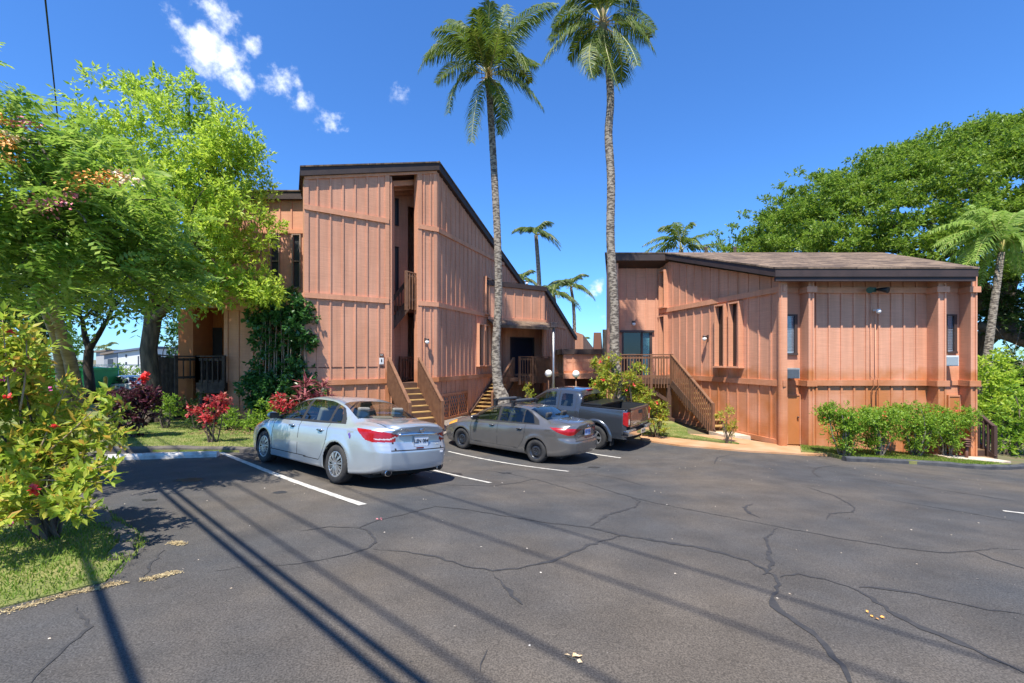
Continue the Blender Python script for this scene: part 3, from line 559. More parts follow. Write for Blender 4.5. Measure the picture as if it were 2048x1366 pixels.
# bands
mb=MB()
for z in (zB1,zB2,zB3): 
    band(mb,A1,A2,z,ext2=.0); band(mb,A3,A4,z,ext2=.07); band(mb,A4,RE if z!=zB1 else A4+r*((zt4-.3-zB1)/-gr-.2),z,ext=.0)
band(mb,JL,A5,7.62,.15); band(mb,JL,A5,zB2-.12,.2); band(mb,K1,K2,zB2-.3,.2); band(mb,A5,A1,zB2,.15)
mb.obox(A3,t,nf,-.02,.16,-.3,.05,gl(A3),wt(A3)); mb.obox(A2,t,nf,-.14,.02,-.3,.05,gl(A2),wt(A2))
mb.build('trim_band',trimM,BL)
mb=MB(); s1=[(zB3-.35+.03),]
mb.obox(A1,t,nf,0,uA2-.14,.001,.012,2.44,2.47); mb.build('panel_seam',pm('seam_shadow_gap',(.10,.04,.025)),BL)
# stair slot: side, back walls, floor slabs, beams
m2=Vector((-.20,.98)); W_s=uA3-uA2; D1_=1.7; Dp=3.4; Bk=A2+m2*D1_
Yk=Bk.y; zz=lambda py: CZ-(py-HY)/F*Yk
mb=MB()
wall(mb,A2+m2*Dp,A2,gl(A2),wt(A2)-.1,bat=False,th=.1)
wall(mb,A2,A2+m2*D1_,gl(A2),wt(A2)-.1,sp=.5,off=.12,ends=(False,False))
wall(mb,A3+m2*Dp,A3,gl(A2),wt(A3)-.1,sp=.4,off=.0,ends=(False,False))
wall(mb,Bk-t*.3,Bk+t*(W_s+.3),gl(A2),wt(Bk),sp=.35,ends=(False,False),holes=[(.3+.02,.3+.30,zz(450),zz(395)),(.3+.02,.3+.30,zz(590),zz(492)),(.3+W_s*.62,.3+W_s*1.0,zB3-.1,wt(Bk)-.7)])
wall(mb,A2+m2*Dp,A3+m2*Dp+t*.3,gl(A2),wt(Bk),sp=.3,ends=(False,False))
mb.build('stairwell_wall',wallM,BL)
for z0,z1 in ((zz(450),zz(395)),(zz(590),zz(492))): window(BL,Bk,t,nf,.04,.28,z0+.03,z1-.03,deep=.05,fr=.03,gm=pm('insect_screen',(.035,.035,.036)))
mb=MB(); mb.prism([A2,A3,A3+m2*Dp,A2+m2*Dp],lambda p:zB3-.35,lambda p:zB3-.1); mb.build('floor_slab',riserM,BL); mb=MB(); mb.prism([A2+m2*1.3,A3+m2*1.3,A3+m2*Dp,A2+m2*Dp],lambda p:zB2-.25,lambda p:zB2); mb.build('floor_slab',riserM,BL)
mb=MB()
for k_ in (.5,1.0,1.5,2.4): mb.beam((A2+m2*k_).to_3d()+Vector((0,0,wt(A2)-.2)),(A3+m2*k_).to_3d()+Vector((0,0,wt(A3)-.2)),.07,.2)
mb.build('ceiling_beam',trimM,BL)
# upper stair and solid railing in the slot
mb=MB(); a_=(A2+m2*.6).to_3d()+Vector((0,0,4.05)); b_=(A2+t*(.62*(uA3-uA2))+m2*.6).to_3d()+Vector((0,0,4.95)); railing(mb,a_,b_,.95,.11,drop=.12); mb.beam(a_-Vector((0,0,.1)),b_-Vector((0,0,.1)),.06,.3)
b_=(A2+t*(.60*(uA3-uA2))+m2*.12).to_3d()+Vector((0,0,4.95)); c_=(A3+m2*.12).to_3d()+Vector((0,0,4.93)); mb.build('stair_railing',riserM,BL)
mb=MB(); railing(mb,b_+Vector((0,0,.05)),c_,1.15,.1,board=.09,drop=.35); mb.build('balcony_rail',railM,BL)
mb=MB(); q0=(A3+m2*1.5-t*.75).to_3d(); q0.z=zB3-.1; q1=(A3+m2*1.5).to_3d(); q1.z=zB3-.1; railing(mb,q0,q1,1.0,.1,board=.09,drop=0); mb.build('entry_rail',railM,BL)
# front stairs
cS=(A2+A3)/2+t*.06; wS=(uA3-uA2)*.92; zlo=gz(cS.x+nf.x*1.9,cS.y+nf.y*1.9)+.05
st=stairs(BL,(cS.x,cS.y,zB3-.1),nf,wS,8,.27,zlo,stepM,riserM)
mb=MB()
for c0,lab in ((A2+t*.0,0),(A3+t*.05,1)):
    a_=Vector((c0.x,c0.y,zB3-.1)); b_=Vector((c0.x+nf.x*2.15,c0.y+nf.y*2.15,zlo)); railing(mb,a_,b_,1.0,.115,board=.1,low=.0,drop=.0,post=(False,True)); 
mb.build('railing',railM,st)
# lattice under the side wall
mb=MB(); z0l=gl(A4)+.35; z1l=1.3; uL=uL1-.12; 
for k_ in np.arange(-1.6,uL+1.6,.19):
    for sg in (1,-1):
        a0,a1=(k_,k_+(z1l-z0l)*.62) if sg>0 else (k_+(z1l-z0l)*.62,k_)
        pa,pb=(a0,z0l),(a1,z1l)
        # clip to panel
        def clipx(p,q,lo,hi):
            (x0,y0),(x1,y1)=p,q
            if x0>x1: (x0,y0),(x1,y1)=(x1,y1),(x0,y0)
            if x1<=lo or x0>=hi: return None
            if x0<lo: y0+= (y1-y0)*(lo-x0)/(x1-x0); x0=lo
            if x1>hi: y1= y0+(y1-y0)*(hi-x0)/(x1-x0); x1=hi
            return (x0,y0),(x1,y1)
        c=clipx(pa,pb,.0,uL)
        if c:
            (x0,y0),(x1,y1)=c; P0=A4+r*(x0+.12)+nr*(.0 if sg>0 else .012); P1=A4+r*(x1+.12)+nr*(.0 if sg>0 else .012)
            mb.beam((P0.x,P0.y,y0),(P1.x,P1.y,y1),.014,.05,up=(0,0,1))
for k_ in (0,.34,.66,1):
    Q0=A4+r*(.12+uL*k_)+nr*.02; mb.beam((Q0.x,Q0.y,z0l),(Q0.x,Q0.y,z1l),.05,.06,up=(r.x,r.y,0))
for z in (z0l+.03,z1l-.03): mb.obox(A4,r,nr,.1,uL+.14,-.0,.05,z-.05,z+.05)
mb.build('lattice_panel',trimM,BL)
mb=MB(); mb.obox(A4,r,nr,.1,uL+.14,-1.6,-1.5,gl(A4),1.3); mb.build('crawl_shade_panel',darkM,BL)  # black sheet painting the shade behind the lattice
# fin windows on the side wall
for px0,px1,zz0,zz1,s_ in ((952,962,(0),0,0),(965,974,0,0,0)):
    u0,u1=line_u(A4,r,px0),line_u(A4,r,px1); finwin(BL,A4,r,nr,u0+.03,u1-.05,2.45,4.45,pr=.2)
for px0,px1 in ((968,973),(978,984)):
    u0,u1=line_u(A4,r,px0),line_u(A4,r,px1); finwin(BL,A4,r,nr,u0,u1,5.0,6.85,pr=.16)
# roof
def roof(bld,poly,zf,th=.28,mat=fasciaM,shin=.05):
    n=len(poly); cx=sum(p[0] for p in poly)/n; cy=sum(p[1] for p in poly)/n
    m=MB(); m.prism(poly,lambda p:zf(p)-th,lambda p:zf(p)); m.build('fascia',mat,bld)
    q=[(p[0]+(p[0]-cx)*.006,p[1]+(p[1]-cy)*.006) for p in poly]
    m=MB(); m.prism(q,lambda p:zf(p)+.001,lambda p:zf(p)+shin); m.build('roof',shingM,bld)
o=.14
wv=(t*gt-r*gr); wv=Vector((-wv.y,wv.x)).normalized(); RT=A4+wv*11; A4o=A4-wv*.16; A5o=A5+Vector((-.12,-.1))
roof(BL,[(p.x,p.y) for p in [A4o,RT,Vector((A5.x-4,30)),A5o,A1+nf*o-t*o]],lambda p:zt4+gt*((p[0]-A4.x)*t.x+(p[1]-A4.y)*t.y) if p[1]<YW-.5 or p[0]>A5.x+.5 else zW+.1)
roof(BL,[(JL.x-.3,YW-.2),(A5.x-.02,YW-.2),(A5.x-4,30),(JL.x-.3,30)],lambda p:zW+.03*(p[1]-YW))
roof(BL,[(p.x,p.y) for p in [A4o,RE+r*3+nr*o,RE+r*3-nr*8,RT]],lambda p:zt4+gr*((p[0]-A4.x)*r.x+(p[1]-A4.y)*r.y))
mb=MB(); mb.beam(A1.to_3d()+Vector((0,0,wt(A1)-.02))+(nf*.03).to_3d(),A4.to_3d()+Vector((0,0,wt(A4)-.02))+(nf*.03).to_3d(),.06,.12); mb.build('frieze_board',trimM,BL)
# ---- BLOCK 2 (parapet block with porch)
C1=P(1088,40); C0=C1-t*3.6; zc=CZ+140/40*K; zcb=CZ+72/40*K
rr=r; Lc=line_u(C1,r,1150); C2=C1+r*Lc
mb=MB(); wall(mb,C0,C1,zcb,zc-.1,sp=.55); 
slope=(CZ+40/30.3*K-zc)/Lc; u2=line_u(C1,r,1133)
zcE=zc-.1+slope*Lc
wall(mb,C1,C2,zcb-.02,zc-.1,max(zcE,zcb+.01) if False else zcE,sp=.42,ends=(True,False),z0B=min(zcb-.02,zcE-.01)) if False else wall(mb,C1,C2,gl(C1),zc-.1,zcE,sp=.42,ends=(True,False))
C1i=C1+m_dir*1.3+ (r*0); pe=C1+m_dir*0
wall(mb,C0+m_dir*1.4,C1+m_dir*1.4+t*1.86,gl(C1),zcb+.2,sp=.4,ends=(False,False),holes=[(2.3,3.95,zB3,zB3+2.05)])
mb.build('wall',wallM,BL)
window(BL,C0+m_dir*1.4,t,nf,2.35,3.9,zB3+.03,zB3+2.0,deep=.05,mull=None,gm=pm('dark_door_glass',(.018,.022,.035),rough=.12),name='door')
mb=MB(); band(mb,C0,C1,zcb+.08,.16,ext2=.07); band(mb,C1,C1+r*Lc*.62,zcb+.02,.16); band(mb,C1,C2,zB3-.1,.18)
mb.beam((C1.x,C1.y,zB3-1.8),(C1.x,C1.y,zcb),.16,.16,up=(t.x,t.y,0)); mb.build('trim_band',trimM,BL)
mb=MB(); capo=lambda p: zc
mb.obox(C0,t,nf,-.1,3.6+.12,-.35,.12,zc-.12,zc+.12); mb.beam(C1.to_3d()+Vector((0,0,zc)),C2.to_3d()+Vector((0,0,zc+slope*Lc)),.3,.26); mb.build('fascia',fasciaM,BL)
# small shed roof over porch
mb=MB(); e0,e1=C0+nf*.0,C1+t*.1
mb.add([(e0.x,e0.y,zcb+.06),(e1.x,e1.y,zcb+.06),(e1.x+nf.x*.8,e1.y+nf.y*.8,zcb-.28),(e0.x+nf.x*.8,e0.y+nf.y*.8,zcb-.28),(e0.x,e0.y,zcb+.0),(e1.x,e1.y,zcb+.0),(e1.x+nf.x*.8,e1.y+nf.y*.8,zcb-.42),(e0.x+nf.x*.8,e0.y+nf.y*.8,zcb-.42)],[(3,2,1,0),(4,5,6,7),(0,1,5,4),(1,2,6,5),(2,3,7,6),(3,0,4,7)])
mb.build('porch_roof',shingM,BL)
mb=MB(); mb.prism([C0,C1+t*.02,C1+m_dir*1.4+t*1.85,C0+m_dir*1.4],lambda p:zcb+.02,lambda p:zcb+.06); mb.build('porch_ceiling',wallM,BL)
# porch deck and railing
def G2Z(p): return gz(p[0],p[1])
D1=C1+nf*.9-t*.30; D0=C0+nf*.9+t*.6
mb=MB(); mb.prism([D0,D1,C1+m_dir*1.4,C0+m_dir*1.4+t*.9],lambda p:zB3-.3,lambda p:zB3-.12); 
for q in (D0+t*1.2,D1-t*.1): mb.beam((q.x,q.y,gz(q.x,q.y)-.2),(q.x,q.y,zB3-.3),.14,.14)
dk=mb.build('porch_deck',riserM,BL)
mb=MB(); z3=lambda p: Vector((p[0],p[1],zB3-.12))
Dm=D1-t*1.15
railing(mb,z3(D0+t*.75),z3(Dm),1.05,.15,drop=.35); railing(mb,z3(Dm+t*.06),z3(D1),1.05,.08,board=.075,drop=.35,pw=.12,post=(False,True)); railing(mb,z3(D1+m_dir*.07),z3(C1+nf*.1-t*.2),1.05,.08,board=.075,drop=.35,post=(False,True)); mb.build('railing',railM,dk)
# side stairs up to the porch
sb=A4+r*line_u(A4,r,938)+nr*.62; zsb=gz(sb.x,sb.y)+.06
nst=10; rn=.27; stp=sb+r*(rn*nst)
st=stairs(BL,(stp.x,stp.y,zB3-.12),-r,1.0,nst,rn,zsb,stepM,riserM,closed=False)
mb=MB(); a_=Vector((stp.x+nr.x*.56,stp.y+nr.y*.56,zB3-.12)); b_=Vector((sb.x+nr.x*.56-r.x*.0,sb.y+nr.y*.56,zsb)); railing(mb,b_,a_,1.0,.15,low=.05); mb.build('railing',railM,st)
mb=MB(); l0=stp-nr*.56; l1=stp+nr*.56; mb.prism([l0,l1,D0+t*.8,l0+r*2.0],lambda p:zB3-.3,lambda p:zB3-.125); mb.build('landing',riserM,BL)
# rear continuation with sloping parapets behind block 2
mb=MB(); E1=P(1150,30.3)+t*.5; E0=E1-t*3
mb.prism([E0,E1+t*.3,E1+r*8,E0+r*8],lambda p:gl(p),lambda p:max(3.0,4.6-.29*((Vector(p)-E1).dot(r)))); mb.build('wall',wallM,BL)
# far small chimney-like parapet (seen above the low link)
mb=MB(); q=P(1196,34); zq=Zp(665,34); 
mb.add([(q.x-.28,q.y,3.0),(q.x+.2,q.y,3.0),(q.x+.7,q.y+3,3.0),(q.x+.2,q.y+3,3.0),(q.x-.28,q.y,zq),(q.x+.2,q.y,zq),(q.x+.9,q.y+3,zq-1.1),(q.x+.4,q.y+3,zq-1.1)],[(3,2,1,0),(4,5,6,7),(0,1,5,4),(1,2,6,5),(2,3,7,6),(3,0,4,7)]); mb.build('parapet',pm('parapet_paint',(.20,.085,.055),rough=.8),BL)
# ---- LOW LINK between the buildings
M0=Vector((2.75,24.3)); M1=Vector((5.4,24.3)); u_=Vector((1,0)); n_=Vector((0,-1))
LK=thing('link_building','low one-storey link wall between the two buildings, dark gap below it','building',(3.3,24.3,gz(3.3,24.3)))
mb=MB(); wall(mb,M0,M1,2.0,3.0,sp=.5); mb.obox(M0,u_,n_,0,2.65,.0,.5,1.72,2.0); mb.build('wall',wallM,LK)
mb=MB(); mb.obox(M0,u_,n_,-.1,2.7,-6,.12,3.0,3.28); mb.build('fascia',fasciaM,LK)
mb=MB(); mb.obox(M0,u_,n_,0,2.65,.001,.014,2.56,2.59); mb.obox(M0,u_,n_,0,2.65,.01,.08,2.0,2.12); mb.build('trim_band',trimM,LK)
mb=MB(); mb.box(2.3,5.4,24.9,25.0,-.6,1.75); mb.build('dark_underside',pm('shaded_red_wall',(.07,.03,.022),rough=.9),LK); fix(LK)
fix(BL)
# ---- RIGHT BUILDING
BR=thing('apartment_building','two-storey salmon building on the right under a brown shingle roof with three fin walls','building',(8.4,14.2,gz(8.4,14.2)))
Yf=14.17; Yb=14.57
B1=Vector((SX(1568,Yf),Yf)); B0=Vector((6.85,21.0)); ub=(B1-B0).normalized(); nb=Vector((ub.y,-ub.x)); Lb=(B1-B0).length
YE=13.86
zr=lambda p: 5.50+.304*(p[1]-YE)
zb3,zb1=1.99,4.94
gb=lambda p: gz(p[0],p[1])-.3
mb=MB(); Bsp=.50
wall(mb,B0,B1,gb(B1),zr(B0)-.36,zr(B1)-.36,sp=Bsp); mb.build('wall',wallR,BR)
# door wall with sliding door
DW0=Vector((SX(1234,21),21.0)); uD=Vector((1,0)); nD=Vector((0,-1)); Ld=B0.x-DW0.x
dx0,dx1=SX(1244,21)-DW0.x,SX(1304,21)-DW0.x; dz=CZ+53/910*21
mb=MB(); wall(mb,DW0,B0,gb(B0),7.25,7.25,sp=.45,holes=[(dx0,dx1,1.95,dz)],ends=(False,False)); wall(mb,Vector((SX(1214,20.5),20.5)),Vector((SX(1236,20.5),20.5)),gb(B0),7.25,sp=.3); wall(mb,Vector((SX(1236,20.5),20.5)),DW0+Vector((.02,.0)),gb(B0),7.25,bat=False); wall(mb,Vector((5.6,25.9)),Vector((SX(1214,20.5),20.5)),gb(B0),5.6,6.9,bat=False); mb.build('wall',wallM,BR)
f=MB(); zd0=1.95
for a,b in ((dx0,dx0+.07),(dx1-.12,dx1),(dx0+(dx1-dx0)*.64,dx0+(dx1-dx0)*.64+.07)): f.obox(DW0,uD,nD,a,b,-.1,.03,zd0,dz)
f.obox(DW0,uD,nD,dx0-.1,dx1+.08,.0,.1,dz,dz+.1); f.obox(DW0,uD,nD,dx0+.07,dx1-.12,-.08,.02,zd0,zd0+.06); do=f.build('sliding_door',frameM,BR)
f=MB(); f.obox(DW0,uD,nD,dx0+.07,dx0+(dx1-dx0)*.64,-.05,-.04,zd0+.06,dz); f.build('pane',glassM,do)
f=MB(); f.obox(DW0,uD,nD,dx0+(dx1-dx0)*.64+.07,dx1-.12,-.03,-.02,zd0+.06,dz); f.build('pane',pm('teal_curtained_pane',(.05,.16,.19),(.12,.28,.32),20,.2),do)
f=MB(); f.obox(DW0,uD,nD,dx0-.4,dx1+.3,-2.5,-2.45,zd0,dz+.3); f.build('room_back',pm('dim_room',(.16,.14,.12),rough=.9),do)
f=MB(); f.obox(DW0,uD,nD,dx0+.85,dx0+1.3,-2.44,-2.42,zd0+.1,zd0+1.1); f.build('door_glow_panel',pm('pale_glow',(.5,.6,.75),rough=.5,emit=((.55,.7,.95),.9)),do)  # glowing panel: brightness behind the door glass put into emission
# frontal facade with three fins
X=lambda px,Y=Yb: SX(px,Y)
fx=[(X(1600,Yb),X(1627,Yf)),(X(1854,Yb),X(1891,Yf)),(X(1919,Yb),X(1953,Yf))]
f1a,f1b=SX(1616,Yf),SX(1627,Yf); f2a,f2b=SX(1875,Yf),SX(1891,Yf); f3a,f3b=SX(1940,Yf),SX(1953,Yf)
zt=5.36; gF=lambda x: gz(x,14.2)-.3
def fin(xa,xb,xi):
    mb=MB()
    # xi: column where the fin meets the back wall on its left; splayed side face
    pts=[(xa,Yf),(xb,Yf),(xb,Yb+.1),(xi,Yb+.1)]
    mb.prism(pts,lambda p:gF(xa),lambda p:zt)
    mb.obox((xa,Yf),(1,0),(0,-1),0,.05,0,.03,gF(xa),zt); mb.obox((xa,Yf),(1,0),(0,-1),xb-xa-.05,xb-xa,0,.03,gF(xa),zt); mb.build('fin_wall',wallR,BR)
fin(f1a,f1b,X(1600)); fin(f2a,f2b,X(1854)); fin(f3a,f3b,X(1919))
mb=MB()
xm0,xm1=f1b,X(1855)
wall(mb,(xm0,Yb),(xm1,Yb),gF(10),zt,sp=.40,ends=(False,False),phase=-.05)
# recess 1 and 2 back walls
w1=(X(1569),X(1600)); w2=(f2b,X(1919))
def recess(xa,xb,wx0,wx1,zw0,zw1,dz0,dz1):
    wall(mb,(xa,Yb),(xb,Yb),gF(xa),zt,sp=.3,ends=(False,False),bat=False,holes=[(wx0-xa,wx1-xa,zw0,zw1)])
wz0,wz1=CZ+(718-706)/910*Yb,CZ+(718-632)/910*Yb
recess(w1[0]-.02,w1[1],X(1568.5),X(1591),wz0,wz1,0,0); recess(w2[0],w2[1]+.02,X(1892),X(1909),wz0+.05,wz1,0,0)
mb.box(B1.x-.1,B1.x-.02,Yf+.02,Yb,gF(8),zt)
mb.build('wall',wallR,BR)
blindM=pm('window_blind',(.72,.73,.74),(.5,.53,.56),40,.6,stretch=(.2,.2,1))
for xa,xb,z0 in ((X(1568.5),X(1591),wz0),(X(1892),X(1909),wz0+.05)):
    f=MB(); n2=Vector((0,-1)); u2_=Vector((1,0)); o2=Vector((xa,Yb)); w_=xb-xa
    f.obox(o2,u2_,n2,w_-.05,w_+.04,-.06,.05,z0-.03,wz1+.05); f.obox(o2,u2_,n2,.0,w_-.05,-.06,.05,wz1,wz1+.05); f.obox(o2,u2_,n2,-.0,w_+.04,-.06,.07,z0-.07,z0); f.obox(o2,u2_,n2,0,.03,-.06,.03,z0,wz1)
    fo=f.build('window',frameM,BR); g=MB(); g.obox(o2,u2_,n2,.03,w_-.05,-.006,-.002,z0,wz1); g.build('pane',glassmat('clear_pane%.0f'%xa,(.9,.92,.95),trans=.96),fo)
    g=MB()
    for k_ in range(22):
        zz=z0+.02+(wz1-z0-.02)*k_/22; g.box(xa+.03,xb-.05,Yb+.012,Yb+.02,zz-.012,zz+.062)
    g.build('blind',blindM,fo)
# lower doors and AC units in the recesses
dM=pm('orange_painted_door',(.44,.165,.05),(.47,.18,.06),3,.6)
for xa,xb,zz in ((X(1571),X(1599),1.78),(X(1893),X(1918),1.75)):
    f=MB(); f.box(xa,xb,Yb-.05,Yb-.004,gF(xa)+.34,zz-.15); dd=f.build('door',dM,BR)
    f=MB(); f.box(xa,xa+.04,Yb-.07,Yb-.05,gF(xa)+.34,zz-.15); f.box(xb-.04,xb,Yb-.07,Yb-.05,gF(xa)+.34,zz-.15); f.box(xa+.04,xb-.04,Yb-.07,Yb-.05,zz-.2,zz-.15); f.build('door_frame',trimM,dd)
    f=MB(); f.ball((xb-.1,Yb-.09,.9),.03,8); f.build('handle',frameM,dd)
acM=pm('ac_unit_case',(.33,.30,.27),(.26,.24,.22),10,.5); 
for px0,px1,py0,py1,lab in ((1571,1600,736,757,'brown-grey window air conditioner under the left blind window of the right building'),(1891,1918,711,732,'pale window air conditioner under the right blind window of the right building')):
    Yq=14.2; x0,x1=SX(px0,Yq),SX(px1,Yq); z1,z0=CZ-(py0-HY)/F*Yq,CZ-(py1-HY)/F*Yq
    tt=thing('air_conditioner',lab,'air conditioner',((x0+x1)/2,Yq+.2,z0),'window air conditioners in the recesses')
    f=MB(); f.box(x0,x1,Yq,Yb-.01,z0,z1); f.build('case',acM if px0<1700 else pm('pale_ac_case',(.6,.58,.54),rough=.5),tt,.008)
    f=MB(); 
    for k_ in range(9): f.box(x0+.03,x1-.03,Yq-.012,Yq,z0+.03+(z1-z0-.06)*k_/9,z0+.03+(z1-z0-.06)*(k_+.55)/9)
    f.build('grille',pm('ac_grille',(.12,.13,.14),rough=.4) if px0<1700 else pm('pale_ac_grille',(.42,.47,.48),rough=.4),tt); fix(tt)
# bands
mb=MB()
for z in (zb3,zb1): band(mb,(xm0,Yb),(xm1,Yb),z,.18,.075)
for a,b,xi in ((f1a,f1b,X(1600)),(f2a,f2b,X(1854)),(f3a,f3b,X(1919))):
    for z in (zb3,zb1-.03):
        pts=[(a-.07,Yf-.07),(b+.07,Yf-.07),(b+.07,Yb-.08),(b,Yb-.08),(b,Yf+.001),(a,Yf+.001)]
        mb.box(a-.07,b+.07,Yf-.075,Yf-.032,z-.09,z+.09)
        q=Vector((xi-.02,Yb-.02)); w=Vector((a-.0,Yf-.03)); band(mb,(q.x,q.y),(w.x,w.y),z,.18,.06)
for z in (zb3,): band(mb,(w1[0]+.05,Yb),(w1[1],Yb),z,.15,.04); band(mb,(w2[0],Yb),(w2[1],Yb),z,.15,.04)
band(mb,(w1[0]+.05,Yb),(w1[1],Yb),zb1,.15,.04); band(mb,(w2[0],Yb),(w2[1],Yb),zb1,.15,.04)
band(mb,B0,B1,zb3,.19,.08,ext=0,ext2=.06); band(mb,B0,B1,zb1,.19,.08,ext=0,ext2=.06); band(mb,B0+ub*(Lb*.0),B1,gz(B1.x,B1.y)+.12,.16,.06)
mb.box(B1.x-.16,B1.x+.08,Yf-.04,Yf+.05,gF(8),zt-.1); mb.box(B1.x-.13,B1.x-.09,Yf-.07,Yf-.04,gF(8),zt-.1)
mb.build('trim_band',trimM,BR)
# fin windows on B
for px0,px1,z0,z1 in ((1438,1456,0,0),(1466,1486,0,0)):
    u0,u1=line_u(B0,ub,px0),line_u(B0,ub,px1); m_=(u0+u1)/2; finwin(BR,B0,ub,nb,m_-.22,m_+.22,zb3+.50,zb3+2.78,pr=.2)
for z0,z1 in ((1.95,4.72),(5.1,6.75)):
    finwin(BR,B0,ub,nb,.25,.6,z0,z1,pr=.22)
# roof: front slope and rear slope, wide dark fascia
Yr=20.35; rr0=(SX(1551,YE),YE); rr1=(SX(1957,YE),YE)
pl=[rr0,rr1,(SX(1760,20.2)+.1,20.2),(SX(1328,Yr),20.2)]
roof(BR,pl,zr,th=.24)
zrb=lambda p: zr((0,20.2))-.25*(p[1]-20.2)
pl=[(SX(1211,20.2),20.2),(SX(1760,20.2)+.1,20.2),(15.6,26),(5.55,26)]
roof(BR,pl,zrb,th=.30)
mb=MB(); mb.obox(rr0,(1,0),(0,-1),.03,rr1[0]-rr0[0]-.03,-.12,-.04,5.13,5.28); mb.build('fascia',fasciaM,BR)
for px,h in ((1412,.35),(1470,.35)):
    mb=MB(); x=SX(px,20.3); mb.lathe([(.06,0),(.06,h),(.09,h),(.09,h+.05)],(x,20.3,7.35),n=10); mb.build('vent_pipe',metalM,BR)
# deck and stairs in front of the door wall
Yd=18.9; xd0,xd1=SX(1236,Yd),SX(1339,Yd); zf=1.93
mb=MB(); mb.box(xd0,xd1+.9,Yd,21,zf-.22,zf); mb.beam((xd1,Yd+.1,gz(xd1,Yd)),(xd1,Yd+.1,zf-.2),.17,.17,up=(1,0,0)); mb.beam((xd1,Yd+.12,zf-.95),(xd1-1.15,Yd+.12,zf-.2),.1,.14); mb.beam((xd0+.2,Yd+.1,gz(xd0,Yd)),(xd0+.2,Yd+.1,zf-.2),.15,.15,up=(1,0,0)); mb.box(xd1-.18,xd1+.18,Yd-.08,Yd+.28,gz(xd1,Yd),gz(xd1,Yd)+.2)
dk=mb.build('deck',riserM,BR)
mb=MB(); railing(mb,(xd0,Yd,zf),((xd0+xd1)/2+.3,Yd,zf),1.0,.115,board=.05,drop=.42,low=.1); railing(mb,((xd0+xd1)/2+.36,Yd,zf),(xd1,Yd,zf),1.0,.115,board=.05,drop=.42,low=.1,post=(False,False)); mb.build('railing',railM,dk)
sdir=Vector((B1.x-B0.x,B1.y-B0.y)).normalized(); top=Vector((xd1+.5,Yd-.02)); nS=10; sbz=gz(top.x+sdir.x*2.6,top.y+sdir.y*2.6)+.12
st=stairs(BR,(top.x,top.y,zf),sdir,.9,nS,.265,sbz,stepM,riserM,closed=False)
mb=MB(); a_=Vector((xd1+.08,Yd-.03,zf)); b_=Vector((xd1+.02+sdir.x*2.7,Yd+sdir.y*2.7,sbz)); mid=a_.lerp(b_,.5)
railing(mb,a_,mid,1.0,.115,board=.05,drop=.3,low=.0,post=(True,True)); railing(mb,mid,b_,1.0,.115,board=.05,drop=.1,low=.0,post=(False,True)); mb.build('railing',railM,st)
mb=MB(); mb.prism([(b_.x-.1,b_.y+.1),(b_.x+.05,b_.y-.75),(b_.x+1.3,b_.y-.85),(b_.x+1.2,b_.y+.1)],lambda p:gz(p[0],p[1])-.1,lambda p:gz(p[0],p[1])+.13); mb.build('bottom_slab',paleM,st)
# brown side stair at the right end
sx=14.55; zS=gz(sx,14.0)
st=stairs(BR,(sx+.3,15.7,zS+1.05),(0,-1),.62,5,.27,zS+.02,pm('brown_step',(.20,.12,.06),rough=.8),pm('dark_brown_riser',(.07,.035,.025),rough=.8))
mb=MB(); railing(mb,(sx+.66,15.75,zS+1.1),(sx+.66,14.35,zS+.05),.95,.13,board=.08,low=.0,drop=.1); mb.build('railing',pm('dark_brown_riser',(.07,.035,.025)),st)
fix(BR)
# ---- fixtures on the buildings (things of their own)
q=A3+t*.32; lamp_on_wall((q.x+nf.x*.035,q.y+nf.y*.035,Zp(682,56)),nf,'white globe wall lamp beside the tall stair slot of the left building')
q=B0+ub*line_u(B0,ub,1417); lamp_on_wall((q.x+nb.x*.005,q.y+nb.y*.005,CZ-(676-HY)/F*q.y),nb,'white globe wall lamp left of the tall fin windows of the right building')
q=Vector((SX(1266,20.99),20.99)); lamp_on_wall((q.x,q.y,CZ-(647-HY)/F*21),(0,-1),'white globe wall lamp above the sliding door by the deck')
q=RE-r*.8; lamp_on_wall((q.x+nr.x*.04,q.y+nr.y*.04,CZ-(566-HY)/F*q.y),nr,'small wall lamp high under the sloping eave of the left building')
# security light and camera with conduits
xx=SX(1742,Yb); tt=thing('floodlight','dark green twin floodlight high on the right building facade','floodlight',(xx,Yb-.09,4.95))
f=MB(); f.box(xx-.06,xx+.06,Yb-.14,Yb-.08,4.88,5.02); f.build('base',pm('green_enamel',(.02,.07,.04),rough=.4),tt)
for sx_ in (-.22,.16):
    f=MB(); f.tube([(xx+sx_*.3,Yb-.16,4.95),(xx+sx_,Yb-.22,4.94),(xx+sx_*1.5,Yb-.38,4.9)],[.03,.06,.10],12); f.build('lamp_head',pm('green_enamel',(.02,.07,.04)) if sx_<0 else blackM,tt)
fix(tt)
xc=SX(1747,Yb); zc_=CZ-(624-HY)/F*Yb; tt=thing('security_camera','white dome security camera below the green floodlight','camera',(xc,Yb-.1,zc_))
f=MB(); f.box(xc-.05,xc+.05,Yb-.22,Yb-.035,zc_+.02,zc_+.07); f.build('bracket',whiteM,tt); f=MB(); f.ball((xc,Yb-.2,zc_),.07,10); f.build('dome',whiteM,tt); fix(tt)
f=MB(); 
for xo,z1 in ((SX(1739,Yb),4.85),(SX(1748,Yb),zc_)): f.tube([(xo,Yb-.05,z1),(xo,Yb-.05,2.2),(xo+.05,Yb-.11,2.12),(xo+.05,Yb-.11,1.86),(xo+.03,Yb-.05,1.78),(xo+.03,Yb-.05,.6)],.014,6)
tag(f.build('conduit',trimM),'pair of thin painted conduits running down the right building facade','conduit')
